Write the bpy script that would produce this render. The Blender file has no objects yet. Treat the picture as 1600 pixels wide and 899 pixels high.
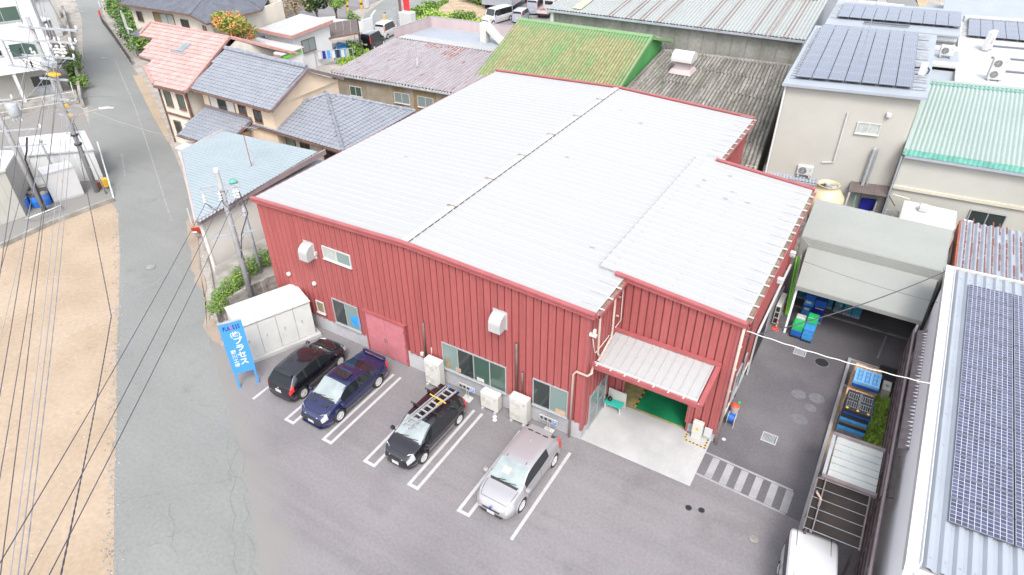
import bpy, math, random
from mathutils import Vector, Matrix
PI = math.pi
rnd = random.Random(7)
SC = bpy.context.scene
COL = SC.collection

# ---------------------------------------------------------------- camera
cam = bpy.data.cameras.new('camera')
cam.sensor_width = 36.0
cam.lens = 1052.3728 / 1600 * 36.0
cam.clip_start = 0.1
cam.clip_end = 2000
camo = bpy.data.objects.new('camera', cam)
COL.objects.link(camo)
YAW, PITCH, ROLL = -.5458, .6186, -.0083
F = Vector((math.sin(YAW)*math.cos(PITCH), math.cos(YAW)*math.cos(PITCH), -math.sin(PITCH)))
R0 = Vector((math.cos(YAW), -math.sin(YAW), 0))
U0 = R0.cross(F)
R = R0*math.cos(ROLL) + U0*math.sin(ROLL)
U = -R0*math.sin(ROLL) + U0*math.cos(ROLL)
M = Matrix((R, U, -F)).transposed().to_4x4()
M.translation = Vector((8.0959, -19.0656, 22.9171))
camo.matrix_world = M
SC.camera = camo

# ---------------------------------------------------------------- light
SUN_EL, SUN_AZ = math.radians(54), math.radians(145)     # azimuth clockwise from +Y
w = bpy.data.worlds.new('World')
SC.world = w
w.use_nodes = True
nt = w.node_tree
bg = nt.nodes['Background']
sky = nt.nodes.new('ShaderNodeTexSky')
sky.sky_type = 'NISHITA'
sky.sun_disc = False
sky.sun_elevation = SUN_EL
sky.sun_rotation = SUN_AZ
sky.air_density = 1.0
sky.dust_density = 3.0
hs = nt.nodes.new('ShaderNodeHueSaturation')
hs.inputs['Saturation'].default_value = 0.34
nt.links.new(sky.outputs['Color'], hs.inputs['Color'])
nt.links.new(hs.outputs['Color'], bg.inputs['Color'])
bg.inputs['Strength'].default_value = 0.15
sl = bpy.data.lights.new('sun', 'SUN')
sl.energy = 0.85
sl.angle = math.radians(16)
sl.color = (1.0, 0.96, 0.90)
so = bpy.data.objects.new('sun', sl)
COL.objects.link(so)
sd = Vector((math.sin(SUN_AZ)*math.cos(SUN_EL), math.cos(SUN_AZ)*math.cos(SUN_EL), math.sin(SUN_EL)))
so.rotation_euler = sd.to_track_quat('Z', 'Y').to_euler()
so.location = (20, -30, 60)
SC.view_settings.view_transform = 'Standard'
SC.view_settings.look = 'None'
SC.view_settings.gamma = 1.0
SC.view_settings.use_curve_mapping = False
SC.view_settings.exposure = 1.66

# ---------------------------------------------------------------- materials
def _s(n, k, v):
    if k in n.inputs: n.inputs[k].default_value = v
def mat(name, col, rough=0.7, metal=0.0, var=0.0, scale=1.0, col2=None, bump=0.0, bscale=None, spec=0.5,
        fine=0.0, fscale=60.0, lo=0.35, hi=0.65, stretch=None, inst=0.0, coat=0.0, detail=4.0, col3=None, s3=8.0, lo3=.55, hi3=.62):
    m = bpy.data.materials.new(name)
    m.use_nodes = True
    t = m.node_tree; L = t.links
    b = t.nodes['Principled BSDF']
    b.inputs['Roughness'].default_value = rough
    b.inputs['Metallic'].default_value = metal
    _s(b, 'Specular IOR Level', spec)
    _s(b, 'Coat Weight', coat)
    _s(b, 'Coat Roughness', 0.05)
    c = (*col, 1)
    b.inputs['Base Color'].default_value = c
    m.diffuse_color = c
    if not (var or col2 or bump or fine or inst): return m
    tc = t.nodes.new('ShaderNodeTexCoord')
    src = tc.outputs['Object']
    if stretch:
        mp = t.nodes.new('ShaderNodeMapping'); mp.inputs['Scale'].default_value = stretch
        L.new(src, mp.inputs['Vector']); src = mp.outputs['Vector']
    out = None
    nz = t.nodes.new('ShaderNodeTexNoise'); nz.inputs['Scale'].default_value = scale; nz.inputs['Detail'].default_value = detail
    L.new(src, nz.inputs['Vector'])
    if col2 is None:
        col2 = tuple(min(1, x*(1+var)) for x in col); c1 = tuple(x*(1-var) for x in col)
    else: c1 = col
    rp = t.nodes.new('ShaderNodeValToRGB')
    rp.color_ramp.elements[0].position = lo; rp.color_ramp.elements[0].color = (*c1, 1)
    rp.color_ramp.elements[1].position = hi; rp.color_ramp.elements[1].color = (*col2, 1)
    L.new(nz.outputs['Fac'], rp.inputs['Fac'])
    out = rp.outputs['Color']
    if col3:
        n3 = t.nodes.new('ShaderNodeTexNoise'); n3.inputs['Scale'].default_value = s3; n3.inputs['Detail'].default_value = 5
        L.new(src, n3.inputs['Vector'])
        r3 = t.nodes.new('ShaderNodeMapRange'); r3.inputs['From Min'].default_value = lo3; r3.inputs['From Max'].default_value = hi3
        L.new(n3.outputs['Fac'], r3.inputs['Value'])
        mx = t.nodes.new('ShaderNodeMix'); mx.data_type = 'RGBA'
        L.new(r3.outputs['Result'], mx.inputs[0]); L.new(out, mx.inputs[6]); mx.inputs[7].default_value = (*col3, 1)
        out = mx.outputs[2]
    if fine:
        n2 = t.nodes.new('ShaderNodeTexNoise'); n2.inputs['Scale'].default_value = fscale; n2.inputs['Detail'].default_value = 2
        L.new(tc.outputs['Object'], n2.inputs['Vector'])
        r2 = t.nodes.new('ShaderNodeMapRange')
        r2.inputs['From Min'].default_value = 0.3; r2.inputs['From Max'].default_value = 0.7
        r2.inputs['To Min'].default_value = 1-fine; r2.inputs['To Max'].default_value = 1+fine
        L.new(n2.outputs['Fac'], r2.inputs['Value'])
        hv = t.nodes.new('ShaderNodeHueSaturation'); L.new(out, hv.inputs['Color']); L.new(r2.outputs['Result'], hv.inputs['Value'])
        out = hv.outputs['Color']
    if inst:
        oi = t.nodes.new('ShaderNodeObjectInfo')
        r2 = t.nodes.new('ShaderNodeMapRange')
        r2.inputs['To Min'].default_value = 1-inst; r2.inputs['To Max'].default_value = 1+inst
        L.new(oi.outputs['Random'], r2.inputs['Value'])
        hv = t.nodes.new('ShaderNodeHueSaturation'); L.new(out, hv.inputs['Color']); L.new(r2.outputs['Result'], hv.inputs['Value'])
        out = hv.outputs['Color']
    L.new(out, b.inputs['Base Color'])
    if bump:
        nb = t.nodes.new('ShaderNodeTexNoise'); nb.inputs['Scale'].default_value = bscale or scale*8; nb.inputs['Detail'].default_value = 3
        L.new(src, nb.inputs['Vector'])
        bp = t.nodes.new('ShaderNodeBump'); bp.inputs['Strength'].default_value = bump; bp.inputs['Distance'].default_value = 0.02
        L.new(nb.outputs['Fac'], bp.inputs['Height']); L.new(bp.outputs['Normal'], b.inputs['Normal'])
    return m

def lined(name, col, dark, direction, pitch, width=0.12, rough=0.6, var=0.05, bump=0.4, dirt=None):
    """wall sheet with fine pressed vertical lines too small to build"""
    m = mat(name, col, rough, var=var, scale=0.5)
    t = m.node_tree; L = t.links; b = t.nodes['Principled BSDF']
    tc = t.nodes.new('ShaderNodeTexCoord')
    d = t.nodes.new('ShaderNodeVectorMath'); d.operation = 'DOT_PRODUCT'; d.inputs[1].default_value = direction
    L.new(tc.outputs['Object'], d.inputs[0])
    k = t.nodes.new('ShaderNodeMath'); k.operation = 'MULTIPLY'; k.inputs[1].default_value = 1/pitch
    L.new(d.outputs['Value'], k.inputs[0])
    fr = t.nodes.new('ShaderNodeMath'); fr.operation = 'FRACT'; L.new(k.outputs[0], fr.inputs[0])
    gt = t.nodes.new('ShaderNodeMath'); gt.operation = 'LESS_THAN'; gt.inputs[1].default_value = width; L.new(fr.outputs[0], gt.inputs[0])
    mx = t.nodes.new('ShaderNodeMix'); mx.data_type = 'RGBA'
    old = b.inputs['Base Color'].links[0].from_socket
    L.new(gt.outputs[0], mx.inputs[0]); L.new(old, mx.inputs[6]); mx.inputs[7].default_value = (*dark, 1)
    L.new(mx.outputs[2], b.inputs['Base Color'])
    return m

def glass(name, col=(.03, .045, .05), rough=0.06, metal=0.0, spec=0.8):
    return mat(name, col, rough, metal=metal, spec=spec)

MT = {}
def add(k, m): MT[k] = m; return m
add('asphalt', mat('parking_asphalt', (.138, .130, .136), .9, scale=.13, col2=(.170, .161, .168), fine=.10, fscale=9, bump=.25, bscale=30, lo=.36, hi=.62, col3=(.122,.115,.120), s3=.45, lo3=.56, hi3=.8))
def seam(m, other, n, c, w=2.4):
    t = m.node_tree; L = t.links; b = t.nodes['Principled BSDF']; old = b.inputs['Base Color'].links[0].from_socket
    tc = t.nodes.new('ShaderNodeTexCoord'); d = t.nodes.new('ShaderNodeVectorMath'); d.operation = 'DOT_PRODUCT'; d.inputs[1].default_value = n
    L.new(tc.outputs['Object'], d.inputs[0])
    nz = t.nodes.new('ShaderNodeTexNoise'); nz.inputs['Scale'].default_value = .7; nz.inputs['Detail'].default_value = 6; L.new(tc.outputs['Object'], nz.inputs['Vector'])
    a = t.nodes.new('ShaderNodeMath'); a.operation = 'MULTIPLY_ADD'; a.inputs[1].default_value = 2.2; L.new(nz.outputs['Fac'], a.inputs[0]); L.new(d.outputs['Value'], a.inputs[2])
    r = t.nodes.new('ShaderNodeMapRange'); r.interpolation_type = 'SMOOTHSTEP'; r.inputs['From Min'].default_value = c+.9; r.inputs['From Max'].default_value = c+.9+w
    L.new(a.outputs[0], r.inputs['Value'])
    mx = t.nodes.new('ShaderNodeMix'); mx.data_type = 'RGBA'; L.new(r.outputs['Result'], mx.inputs[0]); mx.inputs[6].default_value = (*other, 1); L.new(old, mx.inputs[7])
    L.new(mx.outputs[2], b.inputs['Base Color'])
def streaks(m, k, s=(.07, 1.5, 1), amp=.07):
    t = m.node_tree; L = t.links; b = t.nodes['Principled BSDF']; old = b.inputs['Base Color'].links[0].from_socket
    tc = t.nodes.new('ShaderNodeTexCoord'); mp = t.nodes.new('ShaderNodeMapping'); mp.inputs['Scale'].default_value = s; mp.inputs['Rotation'].default_value = (0, 0, k)
    L.new(tc.outputs['Object'], mp.inputs['Vector']); nz = t.nodes.new('ShaderNodeTexNoise'); nz.inputs['Scale'].default_value = 1.0; nz.inputs['Detail'].default_value = 5; nz.inputs['Distortion'].default_value = .4
    L.new(mp.outputs['Vector'], nz.inputs['Vector']); r = t.nodes.new('ShaderNodeMapRange'); r.inputs['From Min'].default_value = .32; r.inputs['From Max'].default_value = .68
    r.inputs['To Min'].default_value = 1-amp; r.inputs['To Max'].default_value = 1+amp; L.new(nz.outputs['Fac'], r.inputs['Value'])
    hv = t.nodes.new('ShaderNodeHueSaturation'); L.new(old, hv.inputs['Color']); L.new(r.outputs['Result'], hv.inputs['Value']); L.new(hv.outputs['Color'], b.inputs['Base Color'])
streaks(MT['asphalt'], 0); 
seam(MT['asphalt'], (.172, .166, .158), (.531, .848, 0), -13.83)     # worn, dusty joint where the lot meets the road
add('lidgrey', mat('worn_lid', (.125, .125, .14), .8, var=.12, scale=6))
add('road', mat('road_asphalt', (.148, .153, .148), .9, scale=.12, col2=(.176, .181, .175), fine=.08, fscale=7, bump=.25, bscale=25, lo=.34, hi=.62, stretch=(1, 1, 1), col3=(.132,.132,.130), s3=.8, lo3=.6, hi3=.85))
streaks(MT['road'], math.radians(33), (.06, 1.1, 1), .03)
add('crack', mat('tar_crack', (.128, .127, .123), .9))
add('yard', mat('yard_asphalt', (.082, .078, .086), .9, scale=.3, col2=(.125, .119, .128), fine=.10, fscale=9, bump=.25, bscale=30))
add('sand', mat('sand_lot', (.262, .200, .142), .95, scale=.35, col2=(.305, .240, .178), fine=.08, fscale=5, bump=.3, bscale=6, detail=8, col3=(.235,.172,.118), s3=1.3, lo3=.60, hi3=.85))
add('dust', mat('dusty_verge', (.215, .172, .135), .95, scale=.8, col2=(.27, .225, .18), fine=.12, fscale=12, detail=7))
add('concrete', mat('concrete', (.25, .25, .245), .85, scale=.9, col2=(.32, .32, .315), fine=.05, fscale=15, bump=.1))
add('pad', mat('apron_concrete', (.30, .30, .30), .8, scale=.7, col2=(.36, .36, .36), fine=.04, fscale=12))
add('old_concrete', mat('old_concrete', (.17, .16, .14), .9, scale=1.2, col2=(.27, .26, .24), fine=.1, fscale=14, detail=8))
add('block', mat('concrete_block', (.20, .185, .165), .9, scale=2.5, col2=(.28, .265, .245), fine=.1, fscale=20, inst=.15))
add('paint', mat('road_paint', (.36, .355, .36), .8, scale=2.0, col2=(.26, .255, .26), lo=.5, hi=.85, fine=.12, fscale=18, detail=8))
add('paint_thin', mat('worn_paint', (.175, .18, .175), .85, scale=2.0, col2=(.23, .235, .23), fine=.15, fscale=10, detail=8))
add('paint_orange', mat('orange_paint', (.55, .30, .06), .8))
add('paint_black', mat('black_paint', (.03, .03, .03), .8))
add('roofwhite', mat('pale_steel_roof', (.288, .290, .291), .6, metal=.0, scale=.8, col2=(.303, .305, .306), inst=.012, fine=.008, fscale=6, stretch=(.12, 2.5, 1), detail=7))
add('capwhite', mat('ridge_flashing', (.33, .332, .333), .5, metal=.0, var=.05, scale=1))
add('red', mat('red_cladding', (.248, .060, .059), .55, scale=1.2, col2=(.272, .070, .068), inst=.05, fine=.04, fscale=4, stretch=(2.2, 2.2, .25), detail=8, col3=(.29,.088,.085), s3=.9, lo3=.60, hi3=.86))
add('mauvelight', mat('light_mauve_metal', (.235, .185, .19), .6, var=.08, scale=2))
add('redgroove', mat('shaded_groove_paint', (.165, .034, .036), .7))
add('greyplastic', mat('grey_plastic', (.10, .115, .13), .6, var=.1, scale=4))
add('redtrim', mat('red_trim', (.27, .072, .075), .5, var=.08, scale=2))
add('reddoor', mat('faded_red_door', (.37, .125, .145), .6, var=.06, scale=3, fine=.04, fscale=8))
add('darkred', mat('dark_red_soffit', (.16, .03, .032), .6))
add('found', mat('foundation_concrete', (.30, .30, .315), .85, scale=1.0, col2=(.36, .36, .375), fine=.06, fscale=10))
add('alu', mat('aluminium_frame', (.34, .35, .36), .4, metal=.3))
add('white', mat('white_paint', (.42, .42, .42), .5, var=.03, scale=2))
add('offwhite', mat('offwhite_enamel', (.44, .43, .40), .5, var=.04, scale=3))
add('cabinet', mat('cabinet_white', (.44, .445, .43), .5, var=.04, scale=2))
add('glassdark', glass('window_glass', (.025, .032, .032)))
add('glassgreen', glass('greenish_glass', (.045, .08, .065), .12))
add('glassfrost', glass('frosted_glass', (.16, .19, .19), .3, spec=.5))
add('glasspale', glass('pale_glass', (.15, .20, .19), .2, spec=.5))
add('curtain', mat('pale_curtain', (.30, .32, .30), .9, var=.12, scale=5))
add('rubber', mat('tyre_rubber', (.018, .017, .018), .85))
add('rim', mat('alloy_rim', (.55, .55, .56), .35, metal=.2))
add('blackplastic', mat('black_plastic', (.018, .018, .02), .55))
add('chrome', mat('bright_metal', (.50, .50, .52), .2, metal=.9))
add('gal', mat('galvanised_steel', (.30, .32, .345), .5, metal=.2, var=.12, scale=3))
add('pole', mat('pole_concrete', (.20, .20, .205), .8, scale=1.5, col2=(.25, .25, .255), fine=.05, fscale=10))
add('ceramic', mat('white_insulator', (.48, .47, .46), .3))
add('wire', mat('dark_cable', (.045, .042, .06), .6))
add('wirepale', mat('pale_cable', (.24, .24, .26), .6))
add('pipe', mat('beige_pipe', (.36, .27, .235), .5, var=.05, scale=2))
add('brownpipe', mat('brown_metal', (.10, .07, .06), .5, var=.15, scale=4))
add('tan', mat('gutter_debris', (.20, .165, .12), .9, var=.3, scale=5))
add('bluesign', mat('blue_sign_panel', (.045, .22, .62), .45))
add('ink', mat('black_ink', (.012, .012, .015), .6))
add('inkred', mat('red_ink', (.55, .03, .04), .6))
add('inkwhite', mat('white_ink', (.50, .50, .50), .6))
add('inkblue', mat('blue_ink', (.05, .22, .60), .6))
add('green_floor', mat('green_floor_paint', (.008, .13, .055), .45, scale=1.2, col2=(.012, .20, .085), fine=.08, fscale=8, lo=.3, hi=.6))
add('yellow_floor', mat('yellow_floor_paint', (.36, .30, .12), .7, scale=2.5, col2=(.20, .17, .10), detail=8))
add('teal', mat('teal_plastic', (.03, .40, .33), .5))
add('cream', mat('cream_cladding', (.42, .385, .315), .75, var=.06, scale=.4, fine=.03, fscale=6))
add('creamlined', lined('cream_ribbed_wall', (.335, .325, .295), (.30, .29, .262), (1, 0.15, 0), .14))
add('creamlined2', lined('pale_ribbed_wall', (.345, .34, .31), (.305, .30, .272), (1, 0.15, 0), .16))
add('creamlined3', lined('beige_ribbed_wall', (.50, .48, .45), (.45, .43, .40), (0, 1, 0), .16))
add('stucco', mat('cream_stucco', (.52, .475, .41), .9, var=.05, scale=1, fine=.05, fscale=20))
add('orange_stucco', mat('apricot_stucco', (.58, .46, .34), .9, var=.05, scale=1, fine=.05, fscale=20))
add('whitewall', mat('white_wall', (.50, .505, .505), .85, var=.03, scale=.6))
add('whiteroof', mat('white_sheet_roof', (.39, .39, .395), .6, var=.04, scale=.5))
add('bluegreyroof', mat('pale_blue_roof', (.245, .27, .305), .55, metal=.0, var=.05, scale=.6))
add('skyroof', mat('sky_blue_roof', (.205, .245, .265), .65, scale=.6, col2=(.218, .258, .278), fine=.03, fscale=6))
add('tile', mat('grey_roof_tile', (.165, .178, .205), .6, scale=1.2, col2=(.19, .202, .232), fine=.04, fscale=5, detail=3))
add('tilecap', mat('grey_ridge_tile', (.17, .18, .21), .5, var=.25, scale=4))
add('redtile', mat('salmon_roof_tile', (.315, .205, .185), .65, scale=1.3, col2=(.335, .26, .245), fine=.06, fscale=4, detail=6))
add('redtilecap', mat('salmon_ridge_tile', (.33, .185, .165), .6, var=.1, scale=4))
add('slate', mat('navy_slate_roof', (.066, .072, .090), .65, scale=1.4, col2=(.095, .102, .124), fine=.2, fscale=6))
add('brown', mat('brown_wood', (.13, .07, .05), .7, var=.2, scale=4))
add('darkbrown', mat('dark_brown_metal', (.055, .042, .040), .5, var=.15, scale=3))
add('mauvebrown', mat('mauve_brown_metal', (.15, .12, .125), .45, var=.15, scale=3))
add('greenroof', mat('green_mossy_roof', (.120, .205, .085), .85, scale=.4, col2=(.195, .205, .10), fine=.2, fscale=3.0, lo=.40, hi=.56, detail=9, col3=(.185,.16,.085), s3=2.6, lo3=.50, hi3=.66, stretch=(1.6,.45,1)))
add('greenclean', mat('green_roof', (.11, .215, .095), .7, scale=.8, col2=(.14, .215, .095), fine=.08, fscale=4))
add('greenwall', mat('green_wall', (.055, .235, .065), .7, var=.12, scale=.8))
add('asbestos', mat('mossy_cement_roof', (.12, .112, .10), .95, scale=.8, col2=(.28, .265, .245), fine=.3, fscale=5, lo=.38, hi=.72, detail=9, col3=(.06,.07,.035), s3=1.6, lo3=.52, hi3=.72, stretch=(2.6, .3, 1)))
add('factorywall', mat('weathered_grey_wall', (.165, .165, .145), .95, scale=.5, col2=(.23, .225, .205), fine=.12, fscale=4, detail=8, stretch=(1.2, 1, .25)))
add('factoryroof', mat('pale_green_roof', (.245, .262, .255), .7, scale=.3, col2=(.265, .282, .275), fine=.03, fscale=5, stretch=(1, .2, 1)))
add('rusty', mat('rusty_mauve_roof', (.215, .19, .20), .85, scale=1.2, col2=(.255, .242, .258), fine=.08, fscale=4, col3=(.19, .075, .065), s3=2.6, lo3=.60, hi3=.72, detail=9, stretch=(2.4, .35, 1)))
add('dirtgreen', mat('moss_in_channels', (.06, .10, .03), .95, scale=2, col2=(.13, .10, .05), detail=8))
add('dirtgrey', mat('dirt_in_channels', (.045, .041, .035), .95, scale=2, col2=(.095, .088, .07), detail=8))
add('dirtmauve', mat('rusty_channels', (.15, .085, .085), .95, scale=2, col2=(.22, .17, .18), detail=8, stretch=(2,.3,1)))
add('dirtpale', mat('grimy_channels', (.20, .215, .21), .9, scale=1, col2=(.225, .24, .235), detail=6))
add('rustdark', mat('maroon_rust', (.17, .055, .045), .95, scale=4, col2=(.13, .05, .04), fine=.2, fscale=12))
add('rust', mat('rust_orange', (.30, .09, .045), .9, scale=4, col2=(.18, .05, .035), fine=.2, fscale=12))
add('rustlip', mat('rust_flange', (.16, .055, .05), .9, scale=6, col2=(.27, .20, .19), lo=.52, hi=.66, detail=8))
add('corrgrey', mat('galvanised_sheet', (.28, .30, .34), .5, metal=.25, var=.08, scale=1.5))
add('mintroof', mat('mint_green_roof', (.215, .270, .252), .8, scale=.3, col2=(.235, .288, .27), fine=.03, fscale=5))
add('mintdark', mat('mint_roof_edge', (.09, .27, .22), .6, var=.15, scale=3))
add('plaster_dirty', mat('patched_board_wall', (.27, .235, .19), .9, scale=1.0, col2=(.20, .165, .115), fine=.1, fscale=8, detail=8))
add('board_brown', mat('brown_board_wall', (.17, .125, .06), .9, scale=2.5, col2=(.22, .17, .10), fine=.15, fscale=9))
add('mauvewall', mat('mauve_parapet', (.33, .265, .27), .8, scale=.8, col2=(.37, .31, .31), stretch=(1, 1, .3)))
add('tent', mat('tent_membrane', (.212, .222, .208), .75, scale=.6, col2=(.226, .236, .222), fine=.02, fscale=6))
add('tower', mat('cream_fibreglass', (.44, .38, .255), .5, scale=1.4, col2=(.40, .34, .22), stretch=(1, 1, .3)))
add('leafgreen', mat('green_leaves', (.055, .125, .018), .7, scale=1.6, col2=(.15, .24, .04), fine=.45, fscale=7, lo=.3, hi=.65))
add('leafdark', mat('dark_leaves', (.020, .060, .016), .7, scale=1.6, col2=(.065, .125, .03), fine=.45, fscale=7, lo=.3, hi=.65))
add('leafbright', mat('bright_leaves', (.20, .34, .04), .7, scale=2, col2=(.30, .42, .08), fine=.35, fscale=7))
add('leaforange', mat('autumn_leaves', (.16, .20, .03), .7, scale=.9, col2=(.42, .17, .05), fine=.35, fscale=7, lo=.44, hi=.56))
add('leafbrown', mat('brownish_leaves', (.14, .15, .05), .8, scale=1, col2=(.26, .16, .09), fine=.4, fscale=6))
add('bark', mat('bark', (.13, .10, .075), .95, var=.3, scale=4))
add('soil', mat('field_soil', (.26, .20, .135), .95, scale=1, col2=(.34, .27, .19), fine=.1, fscale=5))
add('gravel', mat('pale_gravel', (.22, .20, .18), .95, scale=.8, col2=(.30, .28, .255), fine=.15, fscale=5))
add('conered', mat('cone_red', (.62, .07, .035), .5))
add('hazard', mat('hazard_yellow', (.55, .33, .03), .6))
add('wood', mat('pallet_wood', (.42, .27, .16), .85, var=.15, scale=3, inst=.1))
add('pblue', mat('light_blue_plastic', (.16, .36, .60), .5, var=.06, scale=3))
add('cblue', mat('blue_plastic', (.012, .085, .36), .45, var=.1, scale=3))
add('cblue2', mat('azure_plastic', (.035, .22, .50), .45, var=.1, scale=3))
add('cnavy', mat('navy_plastic', (.01, .012, .19), .45))
add('cteal', mat('turquoise_plastic', (.04, .24, .36), .5, var=.08, scale=3))
add('cgreen', mat('green_plastic', (.02, .36, .11), .5, var=.08, scale=3))
add('clime', mat('lime_pole', (.12, .42, .03), .5))
add('drum', mat('drum_blue', (.02, .14, .50), .4))
add('panelframe', mat('panel_frame', (.12, .125, .15), .45, metal=.3))
add('polycarb', mat('brown_polycarbonate', (.085, .066, .062), .8, var=.1, scale=2))
add('darkpoly', mat('smoky_roof_panel', (.018, .015, .013), .6, scale=.8, col2=(.034, .028, .025), spec=.15))
add('fog', mat('milky_roof_panel', (.30, .32, .315), .4, scale=1.5, col2=(.35, .36, .34)))
add('skin_light', mat('pale_grey_side', (.74, .75, .76), .7, var=.02, scale=1))

def solar(name, nx, ny, w, h, cell, line, lw=.05, fine=4, spread=.3):
    """photovoltaic cells: flat print on the glass; mesh-local x,y in metres"""
    m = bpy.data.materials.new(name); m.use_nodes = True
    t = m.node_tree; L = t.links; b = t.nodes['Principled BSDF']
    b.inputs['Roughness'].default_value = .22
    tc = t.nodes.new('ShaderNodeTexCoord'); sp = t.nodes.new('ShaderNodeSeparateXYZ'); L.new(tc.outputs['UV'], sp.inputs[0])
    def grid(sock, n, size, lw):
        a = t.nodes.new('ShaderNodeMath'); a.operation = 'MULTIPLY'; a.inputs[1].default_value = n; L.new(sock, a.inputs[0])
        f = t.nodes.new('ShaderNodeMath'); f.operation = 'FRACT'; L.new(a.outputs[0], f.inputs[0])
        p = t.nodes.new('ShaderNodeMath'); p.operation = 'PINGPONG'; p.inputs[1].default_value = .5; L.new(f.outputs[0], p.inputs[0])
        g = t.nodes.new('ShaderNodeMath'); g.operation = 'LESS_THAN'; g.inputs[1].default_value = lw; L.new(p.outputs[0], g.inputs[0])
        return g.outputs[0], a.outputs[0]
    gx, ax = grid(sp.outputs['X'], nx, w, lw); gy, ay = grid(sp.outputs['Y'], ny, h, lw)
    mx = t.nodes.new('ShaderNodeMath'); mx.operation = 'MAXIMUM'; L.new(gx, mx.inputs[0]); L.new(gy, mx.inputs[1])
    fx, _ = grid(sp.outputs['X'], nx*1, w, .5)
    fl = t.nodes.new('ShaderNodeVectorMath'); fl.operation = 'FLOOR'
    cb = t.nodes.new('ShaderNodeCombineXYZ'); L.new(ax, cb.inputs[0]); L.new(ay, cb.inputs[1])
    oi = t.nodes.new('ShaderNodeObjectInfo'); om = t.nodes.new('ShaderNodeMath'); om.operation = 'MULTIPLY'; om.inputs[1].default_value = 91
    L.new(oi.outputs['Random'], om.inputs[0]); L.new(cb.outputs[0], fl.inputs[0])
    wn = t.nodes.new('ShaderNodeTexWhiteNoise'); wn.noise_dimensions = '4D'; L.new(fl.outputs[0], wn.inputs['Vector']); L.new(om.outputs[0], wn.inputs['W'])
    rp = t.nodes.new('ShaderNodeValToRGB')
    rp.color_ramp.elements[0].color = (*[c*(1-spread) for c in cell], 1); rp.color_ramp.elements[1].color = (*[c*(1+spread) for c in cell], 1)
    L.new(wn.outputs['Value'], rp.inputs['Fac'])
    mc = t.nodes.new('ShaderNodeMix'); mc.data_type = 'RGBA'
    L.new(mx.outputs[0], mc.inputs[0]); L.new(rp.outputs['Color'], mc.inputs[6]); mc.inputs[7].default_value = (*line, 1)
    L.new(mc.outputs[2], b.inputs['Base Color'])
    return m

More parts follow.
